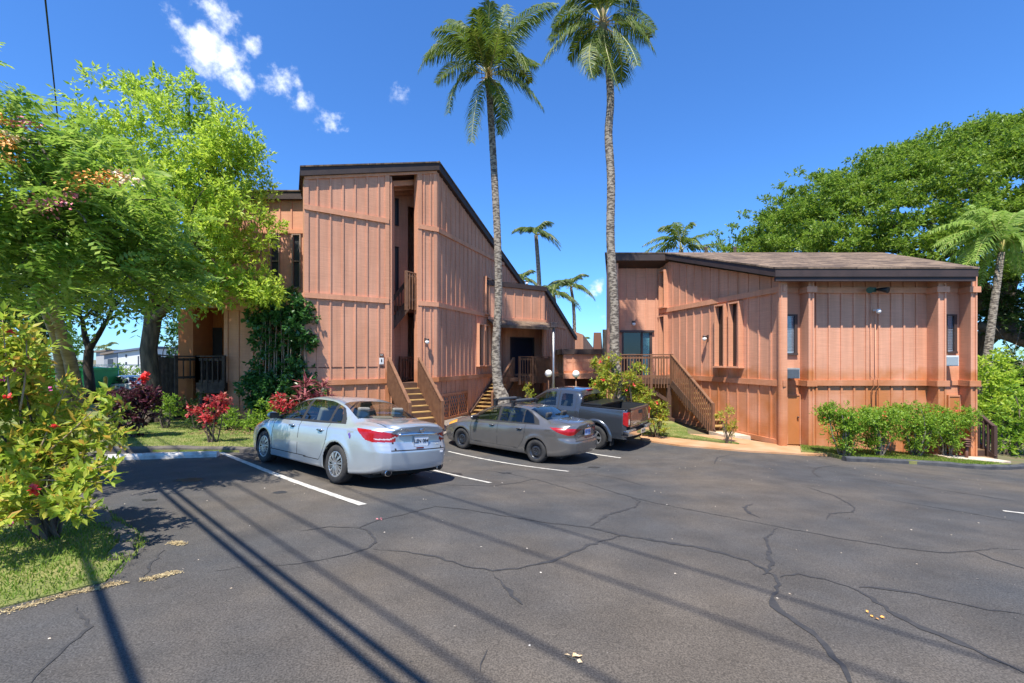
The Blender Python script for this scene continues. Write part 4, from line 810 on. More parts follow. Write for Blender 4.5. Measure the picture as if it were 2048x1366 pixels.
# number plaque and sign
q=A1+t*(uA2-.28)
def sign(zc_,w,h,mat,name,label,cat):
    tt=thing(name,label,cat,(q.x,q.y,zc_)); f=MB(); f.obox(q,t,nf,-w/2,w/2,.0,.05,zc_-h/2,zc_+h/2); f.build('board',mat,tt); return tt
Mx=lambda z,off=.053: Matrix(((t.x,0,nf.x,q.x+nf.x*off),(t.y,0,nf.y,q.y+nf.y*off),(0,1,0,z),(0,0,0,1)))
s1=sign(Zp(710,58),.16,.10,pm('brown_plaque',(.09,.04,.025),rough=.5),'number_plaque','small brown unit-number plaque above the white notice by the stair slot','plaque'); text_mesh('305',.075,pm('plaque_figures',(.75,.68,.6)),s1,Mx(Zp(710,58))); fix(s1)
s2=sign(Zp(722,58),.16,.24,whiteM,'notice_sign','white portrait notice with a dark extinguisher pictogram by the stair slot','sign')
f=MB(); f.obox(q,t,nf,-.02,.02,.05,.056,Zp(722,58)-.04,Zp(722,58)+.05); f.obox(q,t,nf,-.012,.012,.05,.056,Zp(722,58)+.05,Zp(722,58)+.075); f.build('pictogram',blackM,s2); f=MB(); f.obox(q,t,nf,-.05,.05,.05,.053,Zp(722,58)-.10,Zp(722,58)-.085); f.build('caption_line',pm('grey_print',(.55,.55,.55)),s2); fix(s2)
# far-left dark deck with stair
ud=Vector((1,0)); yD=16.45; xa=SX(366,yD); xb=SX(448,yD); xm=SX(395,yD); zf=1.9
DKT=thing('timber_deck','dark weathered timber deck with railing at the left end of the left building','deck',((xa+xb)/2,yD,gz(xa,yD)))
mb=MB(); mb.box(xm,xb,yD,yD+1.8,zf-.3,zf-.02); mb.box(xm-.02,xb+.02,yD-.05,yD,zf-.38,zf-.0)
for x_ in (xm+.08,xb-.15,(xm+xb)/2): mb.beam((x_,yD+.1,gz(x_,yD)-.1),(x_,yD+.1,zf-.3),.13,.13,up=(1,0,0))
mb.build('platform',dkrailM,DKT)
mb=MB(); railing(mb,(xm,yD,zf),(xb,yD,zf),.95,.17,drop=.2,low=.05); railing(mb,(xm,yD,zf),(xm,yD+1.8,zf),.95,.1,board=.09,drop=.2); mb.build('railing',dkrailM,DKT)
tp=(xm-.02,yD+.9,zf-.02)
mb=MB(); railing(mb,(SX(318,17.3),17.3,zf+.1),(SX(352,16.6),16.6,zf+.05),.9,.1,board=.09,drop=1.2); railing(mb,(SX(352,16.6),16.6,zf+.05),(xm,yD+1.7,zf+.05),.9,.2,drop=.0); mb.build('railing',dkrailM,DKT)
st=stairs(DKT,(xm-.5,yD+1.9,zf-.05),(-.25,-1),.6,6,.25,gz(xm,yD)+.1,orangeM,dkrailM,closed=False); fix(DKT)
# ================================================================ VEHICLES
def pchip(pts):
    xs=np.array([p[0] for p in pts],float); ys=np.array([p[1] for p in pts],float); h=np.diff(xs); dl=np.diff(ys)/h; m=np.zeros(len(xs))
    for i in range(1,len(xs)-1):
        if dl[i-1]*dl[i]>0:
            w1=2*h[i]+h[i-1]; w2=h[i]+2*h[i-1]; m[i]=(w1+w2)/(w1/dl[i-1]+w2/dl[i])
    m[0]=dl[0]; m[-1]=dl[-1]
    def f(x):
        x=np.clip(np.asarray(x,float),xs[0],xs[-1]); i=np.clip(np.searchsorted(xs,x)-1,0,len(h)-1); t_=(x-xs[i])/h[i]
        return ys[i]*(2*t_**3-3*t_**2+1)+h[i]*m[i]*(t_**3-2*t_**2+t_)+ys[i+1]*(-2*t_**3+3*t_**2)+h[i]*m[i+1]*(t_**3-t_**2)
    return f
def inpoly(x,y,p):
    p=np.array(p); ins=np.zeros(x.shape,bool); j=len(p)-1
    for i in range(len(p)):
        c=((p[i,1]>y)!=(p[j,1]>y))&(x<(p[j,0]-p[i,0])*(y-p[i,1])/(p[j,1]-p[i,1]+1e-12)+p[i,0]); ins^=c; j=i
    return ins
def paint(name,c,rough=.28,metal=.6):
    m=pm(name,c,tuple(x*1.06 for x in c),3,rough,0,metal=metal,coat=1.0); return m
SEG=[5,16,22,22,12,22,10,10,12]      # samples per cross-section segment
def car_shell(C,nx=330):
    L_=C['L']; f={k:pchip(C[k]) for k in ('W','zb','belt','by','ry','rz','cz')}
    e=np.linspace(0,1,nx); xs=L_*(e-.5*np.sin(2*np.pi*e)/(2*np.pi)*.5); xs[-1]=L_
    rows=[]; vparam=[]
    for x in xs:
        W_,zb,be,by,ry,rz,cz=[float(f[k](x)) for k in ('W','zb','belt','by','ry','rz','cz')]
        dz=be-zb
        P_=[(W_*.80,zb),(W_*.955,zb+.05*min(1,dz)),(W_*.99,zb+dz*.30),(W_,zb+dz*.62),(W_*.985,be-.10*min(1,dz*1.5)),(by,be),(ry,rz),(ry*.86,rz+(cz-rz)*.52),(ry*.5,rz+(cz-rz)*.90),(0,cz)]
        a=np.array(P_); s_=np.r_[0,np.cumsum(np.hypot(*np.diff(a,axis=0).T)+1e-4)]
        fy,fz=pchip(list(zip(s_,a[:,0]))),pchip(list(zip(s_,a[:,1])))
        q=[]; vp=[]
        for i,n in enumerate(SEG):
            for k in range(n): q.append(s_[i]+(s_[i+1]-s_[i])*k/n); vp.append(i+k/n)
        q.append(s_[-1]); vp.append(len(SEG)); q=np.array(q); rows.append(np.column_stack([np.full(len(q),x),fy(q),fz(q)])); vparam=vp
    Rw=np.array(rows); nv=Rw.shape[1]
    half=Rw.copy(); full=np.concatenate([half*np.array([1,-1,1]),half[:,::-1][:,1:]],1)   # -y side first
    vp=np.array(vparam); vfull=np.concatenate([vp,vp[::-1][1:]]); N_=full.shape[1]
    V=full.reshape(-1,3)
    i=(np.arange(nx-1)[:,None]*N_+np.arange(N_-1)[None,:]).ravel()
    Q=np.stack([i,i+N_,i+N_+1,i+1],1); vf=np.tile((vfull[:-1]+vfull[1:])/2,nx-1); kind=np.zeros(len(Q),int)
    # caps front and rear
    nc=36; out=[V]; base=len(V); Qs=[Q]; vfs=[vf]; kinds=[kind]
    for end,x0,sg in ((1,-1,1),(2,0,-1)):
        ring=half[-1] if end==1 else half[0]; ty=np.linspace(-1,1,nc); bul=C['bulge'] if end==1 else .06
        G_=np.array([[ (ring[j,0]+sg*bul*(1-t_*t_)*min(1,ring[j,1]/.3 if ring[j,1]<.3 else 1), ring[j,1]*t_, ring[j,2]) for t_ in ty] for j in range(nv)])
        G_[:,:,2]=np.where(True,ring[:,2][:,None]+0*G_[:,:,2],0)
        out.append(G_.reshape(-1,3)); k=(np.arange(nv-1)[:,None]*nc+np.arange(nc-1)[None,:]).ravel()+base
        q=np.stack([k,k+1,k+nc+1,k+nc],1); q=q if end==1 else q[:,::-1]
        Qs.append(q); vfs.append(np.full(len(q),-1.)); kinds.append(np.full(len(q),end)); base+=nv*nc
    V=np.concatenate(out); Q=np.concatenate(Qs); vf=np.concatenate(vfs); kd=np.concatenate(kinds)
    # weld cap edges: shear tail and nose in x by height
    if 'tail' in C:
        ft=pchip(C['tail']); w=np.clip((V[:,0]-(L_-.55))/.5,0,1); w=w*w*(3-2*w); V[:,0]+=w*ft(V[:,2])
    if 'nose' in C:
        ft=pchip(C['nose']); w=np.clip((.5-V[:,0])/.5,0,1); w=w*w*(3-2*w); V[:,0]-=w*ft(V[:,2])
    # fender flare around the wheels
    for xw in C['wx']:
        d=np.hypot(V[:,0]-xw,V[:,2]-C['wr']); g=np.exp(-((d-C['ra']-.03)/.07)**2)*(np.abs(V[:,1])>.5)*(V[:,2]<C['belt'][2][1]); V[:,1]+=np.sign(V[:,1])*g*.014
    # character line: slight crease
    return V,Q,vf,kd
def submesh(name,V,Q,mask,mat,parent,smooth=True,push=0.0,mi=None):
    q=Q[mask]; 
    if len(q)==0: return None
    u,inv=np.unique(q.ravel(),return_inverse=True); v=V[u]
    o=npmesh(name,v,inv.reshape(q.shape),mat,parent,smooth,None if mi is None else mi[mask]); me=o.data
    bm=bmesh.new(); bm.from_mesh(me); bmesh.ops.remove_doubles(bm,verts=bm.verts[:],dist=.0015); bmesh.ops.dissolve_degenerate(bm,edges=bm.edges[:],dist=.0008); bm.to_mesh(me); bm.free()
    me.polygons.foreach_set('use_smooth',np.full(len(me.polygons),smooth)); me.update(); return o
tyreM=pm('tyre_rubber',(.022,.022,.023),(.04,.037,.034),12,.85,.2,40)
rimM=pm('wheel_silver',(.55,.56,.57),(.42,.42,.42),14,.3,metal=.75)
blkrimM=pm('black_steel_rim',(.03,.033,.04),rough=.3,metal=.3,coat=.5)
archM=pm('arch_liner',(.012,.012,.012),rough=.95)
redM=pm('tail_light_red',(.28,.003,.005),(.36,.008,.010),14,.25,coat=.35)
clrM=pm('clear_lens',(.50,.46,.45),rough=.1,coat=1)
ambM=pm('amber_lens',(.75,.33,.05),rough=.1,coat=1)
chromeM=pm('chrome',(.75,.76,.78),rough=.08,metal=1)
gapM=pm('panel_gap',(.02,.02,.022),rough=.9)
seatM=pm('seat_cloth',(.22,.20,.17),rough=.9)
greyseatM=pm('dark_seat_cloth',(.05,.05,.052),rough=.9)
def wheel(parent,x,side,y,R_,w,style,rimr):
    """tyre with rim as a sub-part; side=-1 faces -y"""
    T=MB(); s=side
    T.lathe([(rimr,-w/2+.012),(rimr+.015,-w/2),(R_-.05,-w/2-.006),(R_-.014,-w/2+.012),(R_,-w/2+.04),(R_,w/2-.04),(R_-.02,w/2-.01),(rimr,w/2)],(0,0,0),'y',44)
    for i in range(0): pass
    if s>0:
        T.v=[(a,-b,c) for a,b,c in T.v]; T.f=[f[::-1] for f in T.f]
    T.v=[(a+x,b+y,c+R_) for a,b,c in T.v]
    to=T.build('wheel',tyreM,parent)
    Rm=MB(); f0=-w/2+.012
    if style=='hub':
        Rm.lathe([(rimr+.004,f0-.003),(rimr-.012,f0-.010),(rimr-.022,f0+.002)],(0,0,0),'y',40)
        Rm.lathe([(.001,f0-.012),(.03,f0-.012),(.036,f0-.004),(.05,f0+.004)],(0,0,0),'y',20)
        for k in range(10):
            a=2*math.pi*k/10; da=.11
            for sg in (-1,1):
                if k%2==0 or sg>0 or True:
                    r0,r1=.035,rimr-.012; a0,a1=a+sg*.10,a+sg*.17; 
                    p0=Vector((math.cos(a0)*r0,f0-.004,math.sin(a0)*r0)); pm_=Vector((math.cos(a+sg*.22)*(r0+r1)*.5,f0-.012,math.sin(a+sg*.22)*(r0+r1)*.5)); p1=Vector((math.cos(a1*1)*r1,f0-.004,math.sin(a1*1)*r1))
                    Rm.beam(p0,pm_,.022,.012,up=(0,1,0)) if sg>0 else None; Rm.beam(pm_,p1,.034,.012,up=(0,1,0)) if sg>0 else Rm.beam(p0,p1,.012,.012,up=(0,1,0))
        mats=[rimM]
    elif style=='steel':
        Rm.lathe([(rimr+.004,f0-.002),(rimr-.02,f0+.0),(rimr-.03,f0+.03),(rimr-.045,f0+.045),(.12,f0+.02),(.085,f0+.014),(.07,f0+.03),(.001,f0+.03)],(0,0,0),'y',40)
        for k in range(5):
            a=2*math.pi*k/5; Rm.lathe([(.001,f0+.005),(.012,f0+.005),(.013,f0+.03)],(math.cos(a)*.052,0,math.sin(a)*.052),'y',8)
        mats=[blkrimM]
    else:
        Rm.lathe([(rimr+.004,f0-.003),(rimr-.015,f0-.008),(rimr-.025,f0+.01)],(0,0,0),'y',40)
        Rm.lathe([(.001,f0-.0),(.045,f0-.0),(.06,f0+.008)],(0,0,0),'y',20)
        for k in range(6):
            a=2*math.pi*k/6
            Rm.beam((math.cos(a)*.03,f0+.004,math.sin(a)*.03),(math.cos(a)*(rimr-.012),f0-.002,math.sin(a)*(rimr-.012)),.06,.02,up=(0,1,0))
        mats=[rimM]
    n0=len(Rm.v)
    def plc(M_):
        if s>0: M_.v=[(a,-b,c) for a,b,c in M_.v]; M_.f=[f[::-1] for f in M_.f]
        M_.v=[(a+x,b+y,c+R_) for a,b,c in M_.v]
    plc(Rm); Rm.build('rim',mats,to)
    D=MB(); D.lathe([(rimr-.005,f0+.07),(.001,f0+.07)],(0,0,0),'y',30); D.lathe([(rimr-.005,f0+.0),(rimr-.005,f0+.08)],(0,0,0),'y',30)
    if style=='steel':
        for k in range(16):
            a=2*math.pi*(k+.5)/16; rr_=rimr-.055
            D.lathe([(.014,f0+.026),(.001,f0+.0255)],(math.cos(a)*rr_,0,math.sin(a)*rr_),'y',8)
    plc(D); D.build('brake_shade',archM,to)
    return to
def place_vehicle(root,local,world_xy,phi):
    """local (x,y) ground point of the car goes to world_xy; car tail points to (cos phi,-sin phi); tilt follows the ground"""
    e=Vector((math.cos(phi),-math.sin(phi),0)); q=Vector((math.sin(phi),math.cos(phi),0))
    o=Vector((world_xy[0],world_xy[1],0))-e*local[0]-q*local[1]
    g=lambda a,b:(lambda p: Vector((p.x,p.y,gz(p.x,p.y))))(o+e*a+q*b)
    p0,p1=g(.9,0),g(3.8,0); l,rr_=g(2.4,-.75),g(2.4,.75)
    ex=(p1-p0).normalized(); ey=(rr_-l).normalized(); ez=ex.cross(ey).normalized(); ey=ez.cross(ex)
    c=(p0+p1)/2; orig=c-ex*2.35
    M_=Matrix(((ex.x,ey.x,ez.x,orig.x),(ex.y,ey.y,ez.y,orig.y),(ex.z,ey.z,ez.z,orig.z+.004),(0,0,0,1)))
    root.location=M_.to_translation(); root.rotation_euler=M_.to_euler()
def common_interior(root,x0,x1,W_,zf,cloth,rear=True):
    f=MB(); f.box(x0-.55,x1+.5,-W_+.1,W_-.1,zf-.1,zf); f.box(x0-.35,x0-.0,-W_+.12,W_-.12,zf,zf+.55); f.build('cabin_floor',archM,root)
    for y in (-.37,.37):
        s=MB(); s.box(x0+.45,x0+.95,y-.24,y+.24,zf+.05,zf+.28); s.beam((x0+.95,y,zf+.2),(x0+1.18,y,zf+.78),.46,.13,up=(1,0,0)); s.beam((x0+1.18,y,zf+.80),(x0+1.22,y,zf+1.0),.22,.09,up=(1,0,0)); s.build('seat',cloth,root,.03)
    if rear:
        s=MB(); s.box(x0+1.55,x0+2.0,-.62,.62,zf+.05,zf+.3); s.beam((x0+2.0,0,zf+.2),(x0+2.25,0,zf+.68),1.24,.13,up=(1,0,0))
        for y in (-.38,.38): s.beam((x0+2.24,y,zf+.68),(x0+2.27,y,zf+.86),.24,.08,up=(1,0,0))
        s.build('seat',cloth,root,.03)
        s=MB(); s.box(x0+2.3,x1+.55,-.58,.58,zf+.60,zf+.62); s.build('parcel_shelf',greyseatM,root)
    s=MB()
    pts=[(x0+.32+.02*math.cos(a)+.06*math.sin(a),-.37+.18*math.cos(a),zf+.62+.16*math.sin(a)) for a in np.linspace(0,6.283,18)]
    s.tube(pts,.014,6,cap=False); s.build('steering_wheel',blackM,root)
ALT=dict(L=4.84,wx=(.98,3.756),wr=.333,ra=.375,bulge=.05,
 W=[(0,.50),(.05,.62),(.14,.74),(.35,.84),(.7,.895),(1.3,.915),(3.4,.915),(4.0,.90),(4.35,.865),(4.58,.80),(4.74,.71),(4.84,.58)],
 zb=[(0,.24),(.3,.19),(1,.17),(4,.19),(4.5,.24),(4.84,.33)],
 belt=[(0,.60),(.18,.72),(.6,.83),(1.2,.93),(2,.955),(3,.985),(3.8,1.02),(4.3,1.035),(4.65,1.02),(4.84,.99)],
 by=[(0,.40),(.06,.55),(.2,.68),(.5,.78),(1.2,.84),(2,.855),(3,.85),(3.8,.82),(4.3,.77),(4.6,.70),(4.84,.52)],
 ry=[(0,.30),(.08,.45),(.3,.62),(1.1,.73),(1.32,.72),(1.7,.65),(2.1,.585),(2.6,.56),(3.1,.565),(3.55,.60),(4.05,.67),(4.4,.67),(4.65,.62),(4.84,.46)],
 rz=[(0,.61),(.2,.735),(.6,.87),(1.1,.955),(1.32,1.02),(1.7,1.22),(2.1,1.375),(2.5,1.42),(3.0,1.41),(3.4,1.335),(3.8,1.185),(4.15,1.07),(4.45,1.055),(4.84,1.02)],
 cz=[(0,.63),(.2,.76),(.6,.905),(1.05,1.0),(1.2,1.03),(1.6,1.24),(2.05,1.42),(2.5,1.47),(2.95,1.468),(3.3,1.42),(3.7,1.30),(4.15,1.135),(4.5,1.12),(4.76,1.10),(4.84,1.07)],
 tail=[(.2,-.02),(.45,.03),(.62,.035),(.72,.0),(.80,-.03),(.92,-.035),(1.0,.0),(1.08,.03),(1.15,.03)],nose=[(.2,-.03),(.5,.03),(.8,-.05),(1.0,-.1)])
def sedan(name,label,C,pmat,style,win,rglass,wglass,tail_poly,group,seatm,doors,plate,extra,ax=None,nx=330,seats=True):
    root=thing(name,label,'car',group=group)
    V,Q,vf,kd=car_shell(C,nx); c=V[Q].mean(1); x,y,z=c.T; L_=C['L']
    gone=np.zeros(len(Q),bool)
    for xw in C['wx']: gone|=(np.hypot(x-xw,(z-C['wr']-.01))<C['ra'])&(np.abs(y)>.5)&(z<C['wr']+C['ra']+.05)
    loft=kd==0; side=loft&(vf>5.0)&(vf<6.0)&~gone
    fr=vf-5
    taken=gone.copy(); parts=[]
    for poly in win:
        for sg in (-1,1):
            m=side&inpoly(x,z,poly)&(fr>.07)&(fr<.90)&(np.sign(y)==sg)&~taken; parts.append(('window',m)); taken|=m
    trim=side&(fr>.02)&(fr<.93)&inpoly(x,z,C['dlo'])&~taken
    m=loft&(vf>6.12)&(x>rglass[0])&(x<rglass[1])&(x<rglass[1]-(np.abs(y)/.7)**2*rglass[2])&(x>rglass[0]+(np.abs(y)/.7)**2*rglass[3])&~taken; parts.append(('rear_window',m)); taken|=m
    m=loft&(vf>6.12)&(x>wglass[0]+(np.abs(y)/.7)**2*.08)&(x<wglass[1])&~taken; parts.append(('windscreen',m)); taken|=m
    for nm,m in parts: submesh(nm,V,Q,m,carglassM,root)
    # tail lights: wrapped coordinate q along the corner
    ye=float(C['W'][-1][1]); q=np.where(kd==1,L_+.0+(ye-np.abs(y))*.9,x)
    for sg in (-1,1):
        m=((kd==1)|loft&(vf<5.6))&(x>3.5)&inpoly(q,z,tail_poly)&(np.sign(y)==sg)&~taken; taken|=m
        lower=z<tail_poly[0][1]-.13
        mi=np.where(inpoly(q,z,C['lens']),1,0)
        submesh('tail_light',V,Q,m,[redM,clrM],root,mi=mi)
    for sg in (-1,1):
        m=(x<.75)&inpoly(x,z,C['head'])&(vf<5.9)&(np.sign(y)==sg)&~taken; taken|=m; submesh('headlight',V,Q,m,[ambM,clrM],root,mi=np.where(x>.3,0,1))
    mi=np.zeros(len(Q),int); mi[trim]=1
    for xg in doors:
        lo=C['sill']; m=loft&(np.abs(x-(xg[0]+xg[1]*np.clip(z-.6,0,1)+xg[2]*np.clip(.75-z,0,1)**2))<.0085)&(z>lo)&(vf<5.05)&(vf>1); mi[m]=1
    m=loft&(vf>1)&(np.abs(z-C['sill'])<.008)&(x>doors[0][0])&(x<doors[-1][0]+doors[-1][2]*.16); mi[m]=1
    # boot lid shut line
    m=loft&(vf>6.0)&(x>rglass[1]-.02)&(np.abs(np.abs(y)-(C['boot']))<.007); mi[m]=1
    m=(kd==1)&(np.abs(z-C['bootz'])<.009)&(np.abs(y)<C['boot']-.0); mi[m]=1
    m=(kd==1)&(z>C['bootz'])&(np.abs(np.abs(y)-(C['boot']-.13*np.clip((1.0-z)/.4,0,1)))<.006); mi[m]=1
    if 'blacklow' in C:
        m=((kd==1)|(loft&(x>L_-.35)))&(z<C['blacklow']); mi[m]=1
    submesh('body',V,Q,~taken,[pmat,gapM],root,mi=mi)
    # underbody and arches
    f=MB(); f.box(.25,L_-.3,-.72,.72,.2,.42)
    f.build('underbody',archM,root)
    for xw in C['wx']:
        for sg in (-1,1):
            a=MB(); a.lathe([(C['ra']+.006,-.30),(C['ra']+.006,.0)],(0,0,0),'y',36,True); a.lathe([(C['ra']+.006,-.30),(.001,-.30)],(0,0,0),'y',36)
            a.v=[(p[0]+xw,sg*(p[1]+C['W'][5][1]-.03),max(.2,p[2]+C['wr']+.01)) for p in a.v]; a.build('wheel_arch',archM,root)
            wheel(root,xw,sg,sg*(C['W'][5][1]-.125),C['wr'],.215,style,C['rim'])
    if seats: common_interior(root,1.45,3.3,.8,.45,seatm)
    # mirrors
    for sg in (-1,1):
        f=MB(); o_=0; f.ball((0,0,0),.1,8,(.62,1.15,.72)); f.v=[(a+1.52,b+sg*1.00,c_+1.02) for a,b,c_ in f.v]; mo=f.build('mirror',pmat if sg<0 else pmat,root)
        f=MB(); f.box(1.575,1.592,sg*1.0-.09,sg*1.0+.09,.965,1.075); f.box(1.47,1.54,min(sg*.84,sg*.93),max(sg*.84,sg*.93),.975,1.0); f.build('mirror_glass',blackM,mo)
    # handles
    for hx in C['handles']:
        for sg in (-1,1):
            f=MB(); yy=float(pchip(C['W'])(hx))*.99; f.tube([(hx-.10,sg*(yy-.004),C['hz']),(hx-.07,sg*(yy+.028),C['hz']+.003),(hx+.06,sg*(yy+.028),C['hz']+.008),(hx+.09,sg*(yy-.004),C['hz']+.008)],[.012,.016,.016,.012],8); f.build('door_handle',C['handm'],root)
            f=MB(); f.ball((hx-.0,sg*(yy-.006),C['hz']-.012),.06,8,(1.25,.2,.5)); f.build('handle_recess',gapM,root)
    extra(root,C)
    return root
def tail_frame(C,z,y=0.0,off=.012):
    """matrix for flat things on the tail, facing backwards"""
    ft=pchip(C['tail']); xx=C['L']+C['bulge']*(1-(y/C['W'][-1][1])**2)+float(ft(z))+off
    return Matrix(((0,0,1,xx),(1,0,0,y),(0,1,0,z),(0,0,0,1)))
def plate_on(root,C,z,txt,sub,field,ink,y=0.0):
    M_=tail_frame(C,z,y,.02); p=MB(); p.box(-.155,.155,-.078,.078,0,.006); o_=p.build('number_plate',field,root); o_.data.transform(M_)
    b=MB(); 
    for a in ((-.16,.16,.078,.088),(-.16,.16,-.088,-.078),(-.16,-.154,-.088,.088),(.154,.16,-.088,.088)): b.box(a[0],a[1],a[2],a[3],-.003,.01)
    f=b.build('plate_frame',chromeM,o_); f.data.transform(M_)
    text_mesh(txt,.088,ink,o_,M_@Matrix.Translation((0,.004,.008)),bold=.0012)
    if sub: text_mesh(sub,.026,ink,o_,M_@Matrix.Translation((0,-.058,.008)))
def alt_extra(root,C):
    silver=C['pm']; inkM=pm('plate_ink',(.02,.02,.03),rough=.5)
    # chrome bar
    f=MB(); pts=[]
    for y in np.linspace(-.44,.44,13): M_=tail_frame(C,.925,y,.012); pts.append((M_[0][3],y,.925-.012*(y/.44)**2))
    f.tube(pts,[.012]+[.024]*11+[.012],8); f.build('chrome_strip',chromeM,root)
    plate_on(root,C,.80,'LEN 084','',pm('plate_white',(.72,.74,.76),rough=.4),inkM,.02)
    b=MB(); M_=tail_frame(C,.695,.0,.012); b.box(-.10,.06,-.012,.012,0,.004); o_=b.build('sticker',pm('dark_red_sticker',(.16,.02,.02)),root); o_.data.transform(M_)
    text_mesh('ALTIMA',.062,chromeM,root,tail_frame(C,.995,-.33,.012),'badge',bold=.001)
    b=MB(); b.lathe([(.034,-.004),(.048,-.004),(.050,.004),(.034,.006)],(0,0,0),'z',20); b.box(-.062,.062,-.011,.011,0,.009); o_=b.build('badge',chromeM,root); o_.data.transform(tail_frame(C,.99,.02,.010)@Matrix.Translation((0,0,0)))
    text_mesh('2.5 S',.035,chromeM,root,tail_frame(C,.74,.40,.006),'badge')
    text_mesh('808',.05,pm('white_decal',(.8,.8,.8)),root,Matrix.Translation((.0,0,0))@tail_frame(C,.60,.50,.004),'decal')
    for y in (-.56,.56):
        b=MB(); b.lathe([(.046,.0),(.052,.0),(.052,-.14),(.046,-.14),(.044,-.02)],(0,0,0),'x',16); b.v=[(a+C['L']-.03,b_*1.25+y,c_+.30) for a,b_,c_ in b.v]; b.build('exhaust_tip',chromeM,root)
        b=MB(); b.ball((C['L']-.07,y,.315),.085,8,(.5,1.35,.72)); b.build('exhaust_surround',gapM,root)
    # fuel door
    yy=-float(pchip(C['W'])(4.12))*.992; b=MB(); b.beam((4.04,yy-.004,.86),(4.20,yy+.012,.86),.004,.15,up=(0,0,1)); b.build('fuel_door',silver,root,.006)
    b=MB(); 
    for a in range(5): b.ball((4.115+.02*math.cos(a*1.7),yy-.009,.855+.032*math.sin(a*1.3)),.015,5,(1,.2,1.4))
    b.build('purple_sticker',pm('purple_sticker',(.15,.08,.40)),root)
    b=MB()
    for k in range(6): b.ball((3.55+.1*rd.uniform(-1,1)+.25,-.45+.18*k,1.06+.02*rd.random()),.10,7,(1,1.2,.38))
    b.build('blue_cloth',pm('blue_cloth',(.05,.16,.45),(.15,.35,.65),8,.9),root)
    b=MB(); b.ball((3.35,-.48,1.10),.1,7,(.6,.8,1.2)); b.build('rear_bag',pm('beige_cloth',(.45,.36,.26),rough=.9),root)
silverM=paint('silver_blue_paint',(.46,.50,.53),.30,.55)
ALT.update(pm=silverM,rim=.215,dlo=[(1.35,.90),(1.42,1.04),(2.12,1.42),(3.0,1.44),(3.45,1.33),(3.78,1.10),(3.9,1.0),(3.0,.94)],sill=.345,boot=.60,bootz=.665,handles=(2.17,3.22),hz=.865,handm=chromeM,
 head=[(-.1,.60),(.1,.72),(.62,.86),(.70,.80),(.35,.68),(.0,.56)],
 lens=[(4.62,.845),(4.84,.855),(4.93,.895),(4.94,.875),(4.86,.835),(4.66,.83)])
doorsA=[(1.36,.06,.3),(2.41,.02,.05),(3.42,.02,-1.3)]
winA=[[(1.50,.9),(2.37,.9),(2.33,1.45),(1.5,1.45)],[(2.47,.9),(3.36,.9),(3.24,1.45),(2.42,1.45)],[(3.41,.98),(3.74,1.0),(3.52,1.26),(3.33,1.36)]]
altima=sedan('silver_sedan','light silver-blue sedan parked nearest, with chrome hub caps and red tail lights',ALT,silverM,'hub',winA,(3.34,4.17,.22,.05),(1.22,2.02),
 [(4.24,.995),(4.5,.985),(4.80,.95),(4.96,.92),(4.93,.80),(4.6,.79),(4.48,.82)],'cars parked in the angled bays',seatM,doorsA,None,alt_extra)
place_vehicle(altima,(3.756,-.80),G(676,967)[:2],math.radians(38.5))
# ---- second sedan
def rescale(C,sx,sy,sz,**kw):
    D=dict(C)
    for k in ('W','zb','belt','by','ry','rz','cz'):
        sv=sy if k in('W','by','ry') else sz; D[k]=[(a*sx,b*sv) for a,b in C[k]]
    D['L']=C['L']*sx; D.update(kw); return D
COR=rescale(ALT,4.64/4.84,.970,.985,wx=(.935,3.635),wr=.316,ra=.352)
COR['rz']=[(0,.60),(.2,.73),(.6,.87),(1.0,.955),(1.25,1.02),(1.6,1.21),(1.98,1.355),(2.4,1.41),(2.9,1.405),(3.3,1.345),(3.65,1.20),(4.02,1.09),(4.3,1.075),(4.64,1.03)]
COR['cz']=[(0,.63),(.2,.76),(.6,.91),(.95,1.0),(1.12,1.04),(1.5,1.25),(1.95,1.41),(2.4,1.455),(2.85,1.452),(3.2,1.41),(3.6,1.29),(4.0,1.16),(4.3,1.145),(4.55,1.13),(4.64,1.10)]
greyM=paint('warm_grey_paint',(.16,.152,.145),.26,.55)
COR.update(pm=greyM,rim=.20,blacklow=.0,dlo=[(1.30,.9),(1.36,1.03),(2.0,1.38),(2.9,1.41),(3.3,1.32),(3.62,1.12),(3.7,1.0),(2.9,.93)],sill=.33,boot=.575,bootz=.66,handles=(2.12,3.1),hz=.86,handm=greyM,
 lens=[(9,9),(9.1,9),(9,9.1)],head=[(-.1,.60),(.1,.72),(.62,.86),(.70,.80),(.35,.68),(.0,.56)],tail=[(.2,-.03),(.42,.03),(.60,.04),(.66,.02),(.74,-.04),(.92,-.02),(1.05,.03),(1.2,.05)])
rackM=pm('roof_rack_black',(.015,.015,.017),rough=.5)
